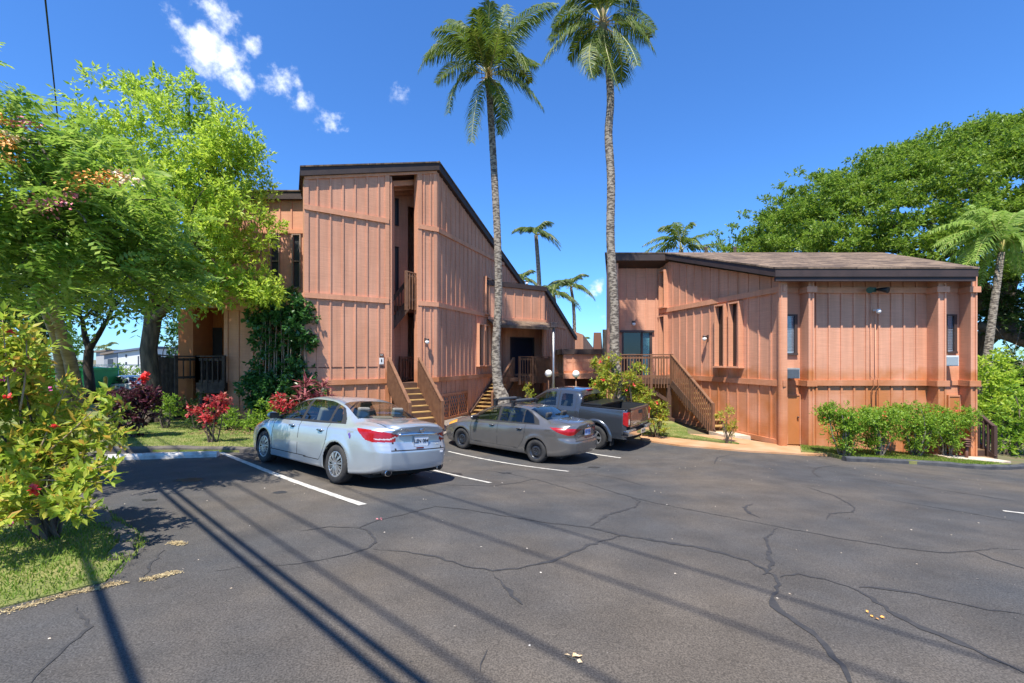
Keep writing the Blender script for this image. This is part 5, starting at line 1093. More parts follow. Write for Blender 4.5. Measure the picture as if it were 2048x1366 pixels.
def cor_extra(root,C):
    plate_on(root,C,.865,'TBD 512','',pm('plate_blue',(.25,.36,.62),(.5,.55,.65),30,.4),pm('plate_ink_navy',(.03,.06,.22)),.0)
    b=MB(); b.lathe([(.030,-.004),(.042,-.004),(.044,.004),(.030,.006)],(0,0,0),'z',20); o_=b.build('badge',chromeM,root); o_.data.transform(tail_frame(C,1.01,0,.010)@Matrix.Diagonal((1.35,1,1,1)))
    text_mesh('COROLLA',.04,chromeM,root,tail_frame(C,.78,-.36,.008),'badge')
    yy=-float(pchip(C['W'])(3.98))*.994; b=MB(); b.beam((3.90,yy-.003,.85),(4.06,yy+.010,.85),.004,.15,up=(0,0,1)); b.build('fuel_door',greyM,root,.006)
    # roof rack with padded bars
    for xr in (1.98,2.62):
        t_=MB(); t_.tube([(xr,-.62,1.545),(xr,.62,1.545)],.017,8); ro=t_.build('roof_rack',rackM,root)
        for y in (-.56,.56):
            q=MB(); q.beam((xr,y,1.38),(xr,y*.98,1.56),.11,.06,up=(1,0,0)); q.box(xr-.07,xr+.07,y-.05,y+.05,1.515,1.56); q.build('foot',rackM,ro)
        q=MB(); q.tube([(xr,-.42,1.55),(xr,-.38,1.55),(xr,.38,1.55),(xr,.42,1.55)],[.03,.045,.045,.03],12); q.build('pad',pm('pad_cloth',(.05,.055,.065),rough=.9),ro)
    f=MB(); 
    for sg in (-1,1): f.tube([(1.35,sg*.70,.98),(1.6,sg*.66,1.16),(2.0,sg*.585,1.36)],.012,6)
    f.build('pillar_trim',gapM,root)
winC=[[(1.46,.9),(2.27,.9),(2.23,1.45),(1.46,1.45)],[(2.36,.9),(3.14,.9),(3.09,1.45),(2.32,1.45)],[(3.18,.96),(3.56,.98),(3.40,1.24),(3.13,1.36)]]
corolla=sedan('grey_sedan','warm grey sedan with black steel wheels and a roof rack, second in the row',COR,greyM,'steel',winC,(3.22,4.02,.20,.05),(1.14,1.92),
 [(4.02,.985),(4.35,.985),(4.66,.975),(4.92,.955),(4.80,.90),(4.68,.83),(4.52,.80),(4.30,.86)],'cars parked in the angled bays',greyseatM,[(1.30,.06,.3),(2.31,.02,.05),(3.26,.02,-1.3)],None,cor_extra)
place_vehicle(corolla,(3.635,-.78),G(1074,925)[:2],math.radians(38))
# distant white sedan beyond the lawn
WHI=dict(ALT); whM=paint('white_paint',(.62,.60,.56),.3,.1); WHI['pm']=whM
def wh_extra(root,C): pass
white=sedan('white_sedan','white sedan parked far off behind the low red wall at the left','' and {} or WHI,whM,'hub',winA,(3.34,4.17,.22,.05),(1.22,2.02),[(4.22,1.00),(4.5,.99),(4.86,.955),(4.96,.93),(4.93,.80),(4.6,.79),(4.48,.82)],'cars far off at the left',greyseatM,doorsA,None,wh_extra,nx=90)
# ---- pickup
def pickup():
    root=thing('pickup_truck','dark blue-grey extended-cab pickup with toolbox in its bed, beside the leaning palm','truck',group='cars parked in the angled bays')
    pmt=paint('slate_blue_paint',(.06,.068,.08),.25,.5); Cx=3.55; Lt=5.22
    C=dict(L=Cx,bulge=.03,wx=(.92,),wr=.375,ra=.43,
     W=[(0,.62),(.06,.72),(.2,.82),(.6,.90),(1.2,.915),(2.4,.92),(3.4,.92),(3.52,.90),(3.55,.88)],
     zb=[(0,.35),(.3,.30),(1,.28),(3.55,.30)],
     belt=[(0,.80),(.1,.92),(.5,1.06),(1.2,1.12),(2,1.15),(3,1.19),(3.55,1.20)],
     by=[(0,.55),(.1,.70),(.4,.80),(1.2,.85),(2,.87),(3.4,.87),(3.55,.85)],
     ry=[(0,.45),(.1,.60),(.5,.72),(1.25,.76),(1.5,.75),(1.9,.69),(2.3,.64),(3.3,.645),(3.50,.65),(3.55,.67)],
     rz=[(0,.84),(.2,1.0),(.6,1.10),(1.25,1.16),(1.5,1.24),(1.9,1.50),(2.25,1.68),(2.7,1.715),(3.3,1.70),(3.46,1.66),(3.55,1.55)],
     cz=[(0,.88),(.2,1.04),(.6,1.14),(1.2,1.20),(1.4,1.25),(1.8,1.52),(2.15,1.72),(2.6,1.775),(3.2,1.765),(3.44,1.72),(3.55,1.60)])
    V,Q,vf,kd=car_shell(C,260); c=V[Q].mean(1); x,y,z=c.T
    taken=(np.hypot(x-.92,z-.39)<.43)&(np.abs(y)>.5); loft=kd==0; side=loft&(vf>5)&(vf<6); fr=vf-5; parts=[]
    for poly in ([(1.62,1.1),(2.68,1.1),(2.62,1.75),(1.62,1.75)],[(2.86,1.22),(3.30,1.23),(3.24,1.63),(2.86,1.62)]):
        for sg in (-1,1): m=side&inpoly(x,z,poly)&(fr>.09)&(fr<.88)&(np.sign(y)==sg)&~taken; parts.append(('window',m)); taken|=m
    m=(kd==1)&(z>1.24)&(z<1.60)&(np.abs(y)<.62); parts.append(('rear_window',m)); taken|=m
    m=loft&(vf>6.12)&(x>1.42)&(x<2.13)&~taken; parts.append(('windscreen',m)); taken|=m
    for nm,m in parts: submesh(nm,V,Q,m,carglassM,root)
    mi=np.zeros(len(Q),int)
    for xg in (1.52,2.76,3.40): mi[loft&(np.abs(x-xg)<.009)&(vf<5.95)&(vf>1)&(z>.42)]=1
    submesh('cab',V,Q,~taken,[pmt,gapM],root,mi=mi)
    # bed sides
    zt_=1.30; xs=np.linspace(Cx+.03,Lt-.10,110); zs=np.concatenate([np.linspace(.42,zt_-.04,60),[zt_-.02,zt_-.005,zt_]])
    xr=4.12; arch=.46
    for sg in (-1,1):
        yv=lambda X_,Z_: sg*(.925-.045*np.clip((Z_-1.0)/.3,0,1)**2-.02*np.clip((.6-Z_)/.2,0,1)-.05*np.clip((X_-(Lt-.25))/.15,0,1)**2)
        Xg,Zg=np.meshgrid(xs,zs,indexing='ij'); Yg=yv(Xg,Zg)
        Yg=Yg-sg*np.array([0]*60+[.004,.02,.05])[None,:]
        Vb=np.stack([Xg.ravel(),Yg.ravel(),Zg.ravel()],1); n2=len(zs); i=(np.arange(len(xs)-1)[:,None]*n2+np.arange(n2-1)[None,:]).ravel(); Qb=np.stack([i,i+n2,i+n2+1,i+1],1)
        if sg>0: Qb=Qb[:,::-1]
        cb=Vb[Qb].mean(1); keep=np.hypot(cb[:,0]-xr,cb[:,2]-.39)>arch
        submesh('bed_side',Vb,Qb,keep,pmt,root)
        # flare
        f=MB(); vs=[];k=26
        for a in np.linspace(-.12,math.pi+.12,k):
            for rr_,yy in ((arch+.10,.922),(arch+.07,.965),(arch+.0,.972),(arch-.02,.93)): vs.append((xr+math.cos(a)*rr_,sg*yy,.39+math.sin(a)*rr_))
        f.add(vs,[(i*4+j,i*4+j+1,(i+1)*4+j+1,(i+1)*4+j) for i in range(k-1) for j in range(3)],True); f.build('wheel_flare',pmt,root)
        a=MB(); a.lathe([(arch+.0,-.34),(arch+.0,.0)],(0,0,0),'y',36); a.lathe([(arch,-.34),(.001,-.34)],(0,0,0),'y',36); a.v=[(p[0]+xr,sg*(p[1]+.92),max(.3,p[2]+.39)) for p in a.v]; a.build('wheel_arch',archM,root)
        f=MB(); f.box(xr+.50,xr+.53,min(sg*.70,sg*.93),max(sg*.70,sg*.93),.18,.50); f.build('mud_flap',archM,root)
        a=MB(); a.lathe([(.436,-.34),(.436,.0)],(0,0,0),'y',36); a.lathe([(.436,-.34),(.001,-.34)],(0,0,0),'y',36); a.v=[(p[0]+.92,sg*(p[1]+.89),max(.3,p[2]+.39)) for p in a.v]; a.build('wheel_arch',archM,root)
        for xw in (.92,xr): wheel(root,xw,sg,sg*.815,.375,.255,'alloy',.215)
        # rail cap, tail lamp
        f=MB(); f.box(Cx+.05,Lt-.12,min(sg*.80,sg*.885),max(sg*.80,sg*.885),zt_,zt_+.022); f.build('bed_rail_cap',blackM,root,.006)
        f=MB(); x0,x1=Lt-.17,Lt-.055; f.hex8([(x0,sg*.86 if sg<0 else .70,.84),(x1,sg*.86 if sg<0 else .70,.80),(x1,-.70 if sg<0 else .86,.80),(x0,-.70 if sg<0 else .86,.84),(x0-.02,-.905 if sg<0 else .70,1.20),(x1,-.90 if sg<0 else .70,1.22),(x1,-.70 if sg<0 else .90,1.22),(x0-.02,-.70 if sg<0 else .905,1.20)])
        f.v=[(a,b_,c_) for a,b_,c_ in f.v]
        f=MB(); pts=[(x0-.03,.932),(x1+.004,.905),(x1+.004,.74),(x0-.03,.74)]; pts=[(a,sg*b_) for a,b_ in pts]; pts=pts if sg<0 else pts[::-1]
        pp=pts if sg>0 else pts
        n=4; vs=[(a,b_,.86 if abs(a-x0+.03)<.02 else .80) for a,b_ in pp]+[(a,b_*.985,1.215) for a,b_ in pp]; f.add(vs,[(0,1,2,3),(7,6,5,4),(0,4,5,1),(1,5,6,2),(2,6,7,3),(3,7,4,0)]); tl=f.build('tail_light',redM,root,.012)
        f=MB(); f.box(x1-.0,x1+.009,min(sg*.77,sg*.83),max(sg*.77,sg*.83),.86,1.02); f.build('reverse_lens',clrM,tl)
        # handles, mirror
        f=MB(); f.tube([(2.45,sg*.92,.98),(2.48,sg*.955,.985),(2.6,sg*.955,.985),(2.63,sg*.92,.98)],.014,6); f.build('door_handle',pmt,root)
        f=MB(); f.box(1.62,1.72,min(sg*.95,sg*1.15),max(sg*.95,sg*1.15),1.18,1.36); f.build('mirror',blackM,root,.03)
    # inner bed
    f=MB(); f.box(Cx+.04,Lt-.12,-.76,.76,.62,.70); f.box(Cx+.04,Cx+.08,-.85,.85,.62,zt_-.01); f.box(Cx+.05,Lt-.1,-.80,-.76,.62,zt_-.002); f.box(Cx+.05,Lt-.1,.76,.80,.62,zt_-.002); f.build('bed_liner',pm('bed_liner',(.02,.021,.023),rough=.8),root)
    # tailgate
    f=MB(); ys=np.linspace(-.72,.72,20); zs2=[.74,.80,.84,1.0,1.2,1.24,1.27,1.30,1.315,1.315]; dx=[-.02,.0,.004,.0,.0,.006,.008,.0,-.02,-.075]
    vs=[(Lt-.045+dx[j]-.0+.012*(1-(y_/.75)**2),y_,zs2[j]) for j in range(len(zs2)) for y_ in ys]; n2=len(ys)
    f.add(vs,[(j*n2+i,j*n2+i+1,(j+1)*n2+i+1,(j+1)*n2+i) for j in range(len(zs2)-1) for i in range(n2-1)],True); tg=f.build('tailgate',pmt,root)
    f=MB(); f.box(Lt-.13,Lt-.06,-.72,.72,.72,1.29); f.build('tailgate_inner',blackM,tg)
    f=MB(); f.box(Lt-.036,Lt-.018,-.12,.12,1.12,1.23); f.build('tailgate_handle',gapM,tg,.01)
    M_=Matrix(((0,0,1,Lt-.03),(1,0,0,-.42),(0,1,0,.86),(0,0,0,1))); text_mesh('FRONTIER',.05,chromeM,tg,M_,'badge')
    # bumper with step
    f=MB(); pts=[(-.92,4.98+.0),(-.90,5.20),(-.5,5.29),(.5,5.29),(.90,5.20),(.92,4.98)]
    def bar(z0,z1,push=0):
        vs=[(x_+push,y_,z0) for y_,x_ in pts]+[(x_+push,y_,z1) for y_,x_ in pts]+[(x_-.10,y_*.98,z1) for y_,x_ in pts]+[(x_-.10,y_*.98,z0) for y_,x_ in pts]; n=len(pts)
        f.add(vs,[(i,i+1,n+i+1,n+i) for i in range(n-1)]+[(n+i,n+i+1,2*n+i+1,2*n+i) for i in range(n-1)]+[(3*n+i,3*n+i+1,i+1,i) for i in range(n-1)],False)
    bar(.52,.66); f.build('rear_bumper',chromeM,root,.01)
    f=MB(); f.box(5.02,5.24,-.88,-.42,.66,.70); f.box(5.02,5.24,.42,.88,.66,.70); f.box(5.0,5.26,-.40,.40,.58,.60); f.build('bumper_step',metalM,root,.01)
    f=MB(); f.box(5.293,5.30,-.155,.155,.53,.67); o_=f.build('number_plate',pm('plate_cream',(.62,.5,.36),rough=.5),root)
    M_=Matrix(((0,0,1,5.302),(1,0,0,0),(0,1,0,.60),(0,0,0,1))); text_mesh('MXA 517',.07,pm('plate_ink',(.02,.02,.03)),o_,M_)
    f=MB(); f.box(.3,5.0,-.6,.6,.30,.60); f.build('chassis',archM,root)
    # toolbox, third lamp
    f=MB(); f.box(3.68,4.22,-.80,.80,.95,1.30); f.box(3.64,4.28,-.84,.84,1.325,1.385); f.build('toolbox',pm('black_toolbox',(.02,.02,.022),rough=.3,metal=.3),root,.012)
    f=MB(); f.box(Cx-.16,Cx-.05,-.16,.16,1.715,1.745); f.build('brake_lamp',redM,root,.008)
    common_interior(root,1.75,2.8,.8,.62,greyseatM,rear=False)
    s=MB(); s.box(3.1,3.3,-.6,.6,.9,1.3); s.build('rear_bench',greyseatM,root)
    return root
truck=pickup(); 
gp=G(1190,898); place_vehicle(truck,(4.12,-.90),gp[:2],math.radians(37))
place_vehicle(white,(2,0),(-23.5,27),math.radians(10))
# ================================================================ VEGETATION
def unit(a): return a/np.maximum(np.linalg.norm(a,axis=-1,keepdims=True),1e-9)
def rdir(n): return unit(rng.normal(0,1,(n,3)))
def leafquads(b,d,L_,w,lift=.12):
    """leaf blades: base points b, directions d -> 4-vertex leaf shapes"""
    n=len(b); L_=np.broadcast_to(L_,(n,))[:,None]; w=np.broadcast_to(w,(n,))[:,None]
    s=unit(np.cross(d,rdir(n)*.8+np.array([0,0,1.0]))); nn=np.cross(s,d)
    v0=b; v2=b+d*L_+nn*(-L_*lift); m=b+d*L_*.45
    V=np.stack([v0,m+s*w/2,v2,m-s*w/2],1).reshape(-1,3)
    return V
def sprigs(cl,ns,nl,L_,w,up=.35,spread=.9,out=.8,slen=.22,shell=.45,centre=None,flat=1.0):
    """cl (N,4) clumps; ns sprigs per clump, nl leaves per sprig"""
    cl=np.asarray(cl,float); N_=len(cl); c=np.repeat(cl[:,:3],ns,0); r=np.repeat(cl[:,3],ns)
    dr=rdir(N_*ns); rad=r*(shell+(1-shell)*rng.random(N_*ns)**.6); off=dr*rad[:,None]; off[:,2]*=flat; p=c+off
    o=dr*out+np.array([0,0,up])+rng.normal(0,.35,(N_*ns,3))
    if centre is not None: o+=unit(p-np.asarray(centre))*.6
    o=unit(o); P_=np.repeat(p,nl,0); O=np.repeat(o,nl,0); k=np.tile(np.arange(nl)/max(1,nl-1),N_*ns)
    b=P_+O*(k*slen)[:,None]; d=unit(O*(.45+.5*k)[:,None]+rdir(len(b))*spread+np.array([0,0,-.10]))
    LL=L_*rng.uniform(.7,1.25,len(b))
    return leafquads(b,d,LL,LL*(w/L_))
def pinnate(b,d,nrm,R_,m,L_,w,droop=.25):
    """compound leaves: rachis from b along d, m pairs of leaflets"""
    n=len(b); s=unit(np.cross(d,nrm)); out=[]
    for i in range(m):
        f=(i+.8)/m; p=b+d*(R_*f)[:,None]+np.array([0,0,-1.0])*(droop*R_*f*f)[:,None]
        for sg in (-1,1):
            dd=unit(s*sg*.9+d*.35+np.array([0,0,-.22])+rng.normal(0,.10,(n,3))); LL=L_*(1-.35*abs(f-.5))*rng.uniform(.85,1.15,n)
            ss=unit(np.cross(dd,nrm+rng.normal(0,.15,(n,3)))); mm=p+dd*(LL*.5)[:,None]; out.append(np.stack([p,mm+ss*(w/2),p+dd*LL[:,None],mm-ss*(w/2)],1))
    return np.concatenate(out).reshape(-1,3)
def quads(V): return np.arange(len(V)).reshape(-1,4)
def ellclumps(es,dens,r,shell=.5,minz=None,jit=.25,up=-1.1):
    """es: (px,py,Y,rx_px,ry_px,ry_depth_m) ellipsoids -> clumps near their surface"""
    out=[]
    for (px,py,Y,rx,ry,rd_) in es:
        c=np.array(Qp(px,py,Y)); a=np.array([rx/F*Y,rd_,ry/F*Y]); n=max(3,int(dens*(a[0]*a[1]*a[2])**(2/3)))
        d=rdir(n*2); d=d[d[:,2]>up][:n]; rad=(shell+(1-shell)*rng.random(len(d))**.5); p=c+d*a*rad[:,None]+rng.normal(0,jit,(len(d),3))*.5
        out.append(np.column_stack([p,r*rng.uniform(.65,1.3,len(d))]))
    o=np.concatenate(out)
    if minz is not None: o=o[o[:,2]>minz]
    return o
def limb(mb,a,b,ra,rb,bend=.12,n=7,sag=0.0,seg=8):
    a=Vector(a); b=Vector(b); L_=(b-a).length; o=Vector((rd.uniform(-1,1),rd.uniform(-1,1),rd.uniform(-.3,.8)))*bend*L_; pts=[]
    for i in range(n+1):
        k=i/n; p=a.lerp(b,k)+o*math.sin(math.pi*k)+Vector((rd.uniform(-1,1),rd.uniform(-1,1),rd.uniform(-1,1)))*bend*.08*L_; pts.append(p)
    pts[0]=a; mb.tube(pts,[ra+(rb-ra)*(i/n) for i in range(n+1)],seg,cap=False); return pts
def branches(mb,start,cl,k,r0,r1=.012,mid=.45):
    """limbs from a fork towards clump centres, in two generations"""
    cl=np.asarray(cl); idx=rng.permutation(len(cl))[:k*4]; tg=[Vector(cl[i,:3]) for i in idx]; mains=[]
    for i in range(min(k,len(tg))):
        tp=Vector(start).lerp(tg[i],.75); pts=limb(mb,start,tp,r0*rd.uniform(.6,1),r0*.3,.10,8); mains.append(pts); limb(mb,pts[-1],tg[i],r0*.3,r1,.1,4)
    for q in tg[k:]:
        best=min(((p-q).length,p) for m in mains for p in m[2:]); limb(mb,best[1],q,r0*.28,r1,.12,5,seg=6)
barkM=pm('rough_bark',(.14,.105,.075),(.055,.042,.032),3,.95,1.0,14,stretch=(3,3,.7))
greybarkM=pm('grey_smooth_bark',(.24,.20,.16),(.12,.10,.08),4,.9,.5,20,stretch=(1,1,3))
darkbarkM=pm('dark_bark',(.05,.038,.03),(.025,.02,.016),4,.95,.8,14,stretch=(3,3,.8))
palmbarkM=pm('palm_bark',(.36,.30,.23),(.09,.07,.055),7,.95,1.0,22,stretch=(1,1,2.6),lo=.42,hi=.58)
LF={}
LF['bright']=leafmat('bright_leaf',[(.30,.43,.04),(.40,.51,.06),(.17,.28,.02),(.50,.57,.08),(.34,.46,.05)],.48)
LF['shower']=leafmat('shower_leaf',[(.17,.29,.035),(.26,.38,.06),(.10,.20,.02),(.36,.45,.09),(.21,.33,.04)],.42,.38,.45)
LF['dark']=leafmat('dark_leaf',[(.035,.075,.015),(.05,.10,.02),(.025,.055,.012),(.075,.12,.02)],.3)
LF['vine']=leafmat('vine_leaf',[(.04,.13,.03),(.065,.18,.04),(.03,.09,.02),(.10,.22,.05)],.3,.3,.6)
LF['hib']=leafmat('hibiscus_leaf',[(.24,.34,.03),(.38,.44,.05),(.15,.24,.02),(.50,.48,.07),(.30,.40,.04),(.55,.30,.06),(.34,.44,.05),(.20,.30,.03)],.42,.5,.3)
LF['hedge']=leafmat('hedge_leaf',[(.17,.30,.025),(.26,.40,.04),(.10,.20,.02),(.34,.44,.05)],.42)
LF['monkey']=leafmat('canopy_leaf',[(.13,.22,.02),(.19,.30,.03),(.06,.11,.012),(.27,.36,.045),(.15,.25,.025)],.4)
LF['croton']=leafmat('croton_leaf',[(.36,.42,.03),(.20,.30,.03),(.52,.48,.06),(.14,.22,.02),(.42,.18,.04)],.4)
LF['red']=leafmat('red_leaf',[(.45,.02,.03),(.60,.06,.07),(.30,.02,.03),(.50,.20,.15),(.40,.03,.05)],.3)
LF['purple']=leafmat('purple_leaf',[(.06,.015,.03),(.10,.02,.04),(.035,.012,.02),(.14,.04,.05),(.06,.06,.02)],.2)
LF['ti']=leafmat('ti_leaf',[(.30,.06,.08),(.42,.16,.16),(.18,.03,.05),(.10,.05,.04)],.3)
LF['palm']=leafmat('palm_leaflet',[(.065,.115,.01),(.11,.165,.018),(.045,.08,.01),(.19,.23,.035),(.085,.14,.015)],.35,.5,.35)
LF['manila']=leafmat('manila_leaflet',[(.20,.32,.05),(.30,.42,.08),(.14,.24,.03),(.36,.44,.12)],.4,.55,.25)
LF['palmfar']=leafmat('palm_leaflet_far',[(.06,.10,.012),(.10,.14,.02),(.04,.07,.01)],.25)
def tree(name,label,cat,base,crown_cl,leafV,leafm,trunk_fn,bark,group=None,extra=None):
    tt=thing(name,label,cat,base,group); m=MB(); trunk_fn(m); m.build('trunk',bark,tt)
    npmesh('crown',leafV,quads(leafV),leafm,tt)
    if extra: extra(tt)
    fix(tt); return tt
# --- middle bright-green tree
b0=G(303,846); top_=Qp(306,612,15.9)
cl=ellclumps([(335,300,14.8,150,95,2.8),(440,345,14.6,85,85,2.0),(250,365,15,70,100,2.0),(330,420,14.6,200,110,3.0),(455,465,14.4,85,75,1.8),(300,540,14.8,170,60,2.6),(480,572,14.3,78,26,1.2),(535,585,14.2,30,14,.6),(420,590,14.4,110,35,1.5),(180,450,15.5,80,120,2.2),(280,215,15,50,32,1.0),(375,215,15,50,36,1.0),(462,275,14.6,42,36,1.0)],12,.38,.32)
Vl=sprigs(cl,24,8,.15,.06,.5,.75,.7,.20,.1)
def tk(m):
    pts=[Vector(b0)+Vector((0,0,-.2)),Vector(b0)+Vector((.02,0,.35)),Qp(303,760,15.9),Qp(297,700,15.9),Qp(306,640,15.9),top_]; m.tube(pts,[.42,.30,.27,.25,.25,.22],14,cap=False)
    for a in (0,1.2,2.4,3.7,5.1): limb(m,Vector(b0)+Vector((0,0,.35)),Vector(b0)+Vector((math.cos(a)*.75,math.sin(a)*.75,-.08)),.17,.05,.05,4)
    limb(m,Qp(300,650,15.9),Qp(350,590,15.5),.17,.10,.05,4); branches(m,top_,cl,9,.15); branches(m,Qp(350,590,15.5),cl[cl[:,0]>-11],5,.10)
tree('broadleaf_tree','large bright yellow-green tree between the lawn and the left building','tree',b0,cl,Vl,LF['bright'],tk,barkM)
# --- rainbow shower tree, drooping compound leaves with orange and pink flower clusters
cl=ellclumps([(30,280,6.6,65,75,1.0),(150,325,6.8,95,55,1.0),(60,400,6.3,110,110,1.2),(200,430,6.6,120,80,1.1),(110,520,6.6,140,75,1.1),(290,480,7.0,85,55,.9),(235,545,7.2,100,40,.9),(-80,350,6.4,120,180,1.6),(20,190,6.8,40,35,.7),(-40,540,6.6,120,80,1.1),(330,520,7.4,60,30,.6)],30,.30,.3)
n=len(cl)*10; c=np.repeat(cl[:,:3],10,0); r_=np.repeat(cl[:,3],10); dr=rdir(n); p=c+dr*(r_*.8)[:,None]; d=unit(dr*.7+np.array([.35,-.1,-.05])+rng.normal(0,.35,(n,3)))
nr_=unit(np.array([0,0,1.0])+rng.normal(0,.35,(n,3))); Vs=pinnate(p,d,nr_,rng.uniform(.3,.5,n),7,.125,.052,.30)
b1=G(157,862); b1b=G(121,845)
def shower(tt):
    for k,(lst,mat,nm) in enumerate([([(170,355),(200,362),(150,372),(215,350),(10,285),(20,320),(0,240)],pm('orange_petals',(.75,.26,.04),(.80,.42,.10),30,.6),'flower_cluster'),([(60,410),(85,420),(110,405),(140,395),(55,248)],pm('pink_petals',(.50,.08,.12),(.62,.28,.28),30,.6),'flower_cluster'),([(240,352),(255,358),(25,272)],pm('cream_petals',(.85,.68,.45),(.85,.55,.25),30,.6),'flower_cluster')]):
        for (x,y) in lst:
            c=np.array(Qp(x,y,rd.uniform(5.5,5.9))); q=c+rng.normal(0,1,(46,3))*np.array([.085,.07,.035]); V_=leafquads(q,rdir(46),.045,.035); npmesh(nm,V_,quads(V_),mat,tt)
def tk(m):
    m.tube([Vector(b1)-Vector((0,0,.1)),Qp(155,790,13.8),Qp(140,720,12.6),Qp(118,650,11),Qp(100,600,9.4),Qp(90,540,7.6)],[.20,.17,.145,.12,.10,.08],12,cap=False)
    m.tube([Qp(128,800,13.6)-Vector((0,0,.6)),Qp(125,740,13.2),Qp(112,670,11.6),Qp(85,600,9.6),Qp(60,540,7.6)],[.17,.15,.12,.10,.07],10,cap=False)
    branches(m,Qp(90,540,7.6),cl,9,.06); branches(m,Qp(60,540,7.6),cl,7,.06)
tree('shower_tree','leaning tree at far left with drooping leaflets and orange and pink flower clusters','tree',b1,cl,Vs,LF['shower'],tk,greybarkM,extra=shower)
# --- dark background trees at the left
def dtree(label,bpx,bpy,es,fork,mat='dark',dens=9,trunkr=.22,L_=.17,bark=darkbarkM,ns=16,Yt=None,group='shady trees behind the lawn'):
    b=G(bpx,bpy); cl=ellclumps(es,dens,.6,.2); V_=sprigs(cl,ns,8,L_,L_*.45,.3,.8,.7,.25,.1)
    def tk(m):
        tp=Qp(fork[0],fork[1],b.y); m.tube([b-Vector((0,0,.2)),b.lerp(tp,.35)+Vector((.05,0,0)),b.lerp(tp,.7)-Vector((.06,0,0)),tp],[trunkr*1.3,trunkr,trunkr*.95,trunkr*.9],10,cap=False)
        for f in fork[2:]: 
            q=Qp(f[0],f[1],b.y); limb(m,tp,q,trunkr*.7,trunkr*.4,.06,6); branches(m,q,cl,4,trunkr*.35)
    tree('shade_tree',label,'tree',b,cl,V_,LF[mat],tk,bark,group)
dtree('dark forked tree standing behind the lawn, sky between its limbs',178,809,[(60,545,21,150,100,3),(230,570,21,110,62,3),(330,610,20.5,45,42,1.2),(150,500,22,200,90,3),(335,655,20,26,20,.6),(120,610,21,60,40,2)],(178,700,(165,640),(215,640)),dens=8)
dtree('thin dark tree at the left edge behind the hibiscus',78,800,[(40,560,19,110,90,2.2),(-20,650,18,90,90,2),(60,470,19,110,80,2)],(70,640,(60,600),(90,590)),trunkr=.16,dens=8)
dtree('straight dark-trunked tree left of the forked one',92,800,[(100,500,24,120,100,2.5),(20,480,24,120,100,2.5)],(84,620,(80,580),(110,580)),trunkr=.2,dens=6)
# --- shrubs
def shrub(name,label,cat,base,es,leaf,dens=40,cr=.16,ns=10,nl=7,L_=.07,w=.03,up=.5,stems=5,sr=.012,group=None,bark=barkM,spread=.8,extra=None,shell=.2,out=.8,slen=.10):
    cl=ellclumps(es,dens,cr,shell,jit=.06); cl=cl[cl[:,2]>base.z+.08]; V_=sprigs(cl,ns,nl,L_,w,up,spread,out,slen,.1)
    tt=thing(name,label,cat,base,group); m=MB()
    for i in range(stems):
        q=cl[rng.integers(len(cl)),:3]; limb(m,(base.x+rd.uniform(-.08,.08),base.y+rd.uniform(-.08,.08),base.z-.05),q,sr*2,sr*.6,.08,6,seg=6)
    m.build('stem',bark,tt); npmesh('foliage',V_,quads(V_),LF[leaf],tt)
    if extra: extra(tt,cl)
    fix(tt); return tt
def flowers(pts,mat,size=.05,n=10,name='flower'):
    def f(tt,cl):
        for (x,y,Y) in pts:
            c=np.array(Qp(x,y,Y)); q=c+rng.normal(0,size*.18,(n,3)); V_=leafquads(q,rdir(n),size,size*.8); npmesh(name,V_,quads(V_),mat,tt)
    return f
redfl=pm('red_petals',(.62,.02,.02),(.75,.05,.04),20,.5); magfl=pm('magenta_petals',(.40,.02,.16),(.5,.05,.22),20,.5)
hb=Vector((-4.75,4.75,gz(-4.75,4.75)))
def hibx(tt,cl):
    flowers([(70,978,4.0),(68,970,4.0),(12,795,4.2),(18,665,4.3),(112,852,4.3),(72,985,4.0)],redfl,.045,9)(tt,cl); flowers([(28,738,4.3),(38,750,4.3),(58,715,4.4),(8,757,4.3),(102,778,4.4),(22,1048,3.9)],magfl,.03,6)(tt,cl)
    # long bare-ish shoots reaching over the bay
    m=MB(); Vv=[]
    for (a,b,c) in [((90,950,4.5),(170,880,4.7),(245,815,4.8)),((90,960,4.5),(160,900,4.6),(232,868,4.7)),((80,980,4.3),(150,945,4.4),(215,930,4.4)),((80,900,4.5),(110,820,4.6),(135,770,4.7)),((40,820,4.4),(60,720,4.4),(50,655,4.4)),((60,1000,4.2),(120,985,4.2),(190,1010,4.1)),((100,900,4.5),(160,850,4.6),(215,790,4.8)),((20,800,4.3),(10,700,4.3),(5,640,4.3)),((70,960,4.3),(140,960,4.35),(205,965,4.35)),((80,1000,4.2),(130,1010,4.1),(165,1030,4.0))]:
        A_,B_,C_=Qp(*a),Qp(*b),Qp(*c); pts=[A_*(1-k)**2+B_*2*k*(1-k)+C_*k*k for k in np.linspace(0,1,10)]; m.tube(pts,[.009-.0007*i for i in range(10)],6)
        cc=[]
        for k in range(3,10): cc.append([*pts[k],.045+.012*k/3])
        Vv.append(sprigs(cc,4,5,.10,.042,.6,.8,.8,.05,.1))
    m.build('shoot',pm('shoot_bark',(.30,.22,.14),rough=.8),tt); Vv=np.concatenate(Vv); npmesh('foliage',Vv,quads(Vv),LF['hib'],tt)
shrub('hibiscus_bush','big yellow-green hibiscus bush with red flowers in the left foreground','shrub',hb,[(35,860,4.7,62,150,.6),(0,760,4.6,75,110,.6),(100,930,4.6,70,85,.5),(-60,850,4.5,90,180,.7),(60,990,4.3,65,55,.4),(140,905,4.8,50,45,.4),(30,1010,4.1,60,40,.3),(45,740,4.8,45,65,.4)],'hib',72,.15,10,7,.105,.040,.55,12,.010,extra=hibx,slen=.09)
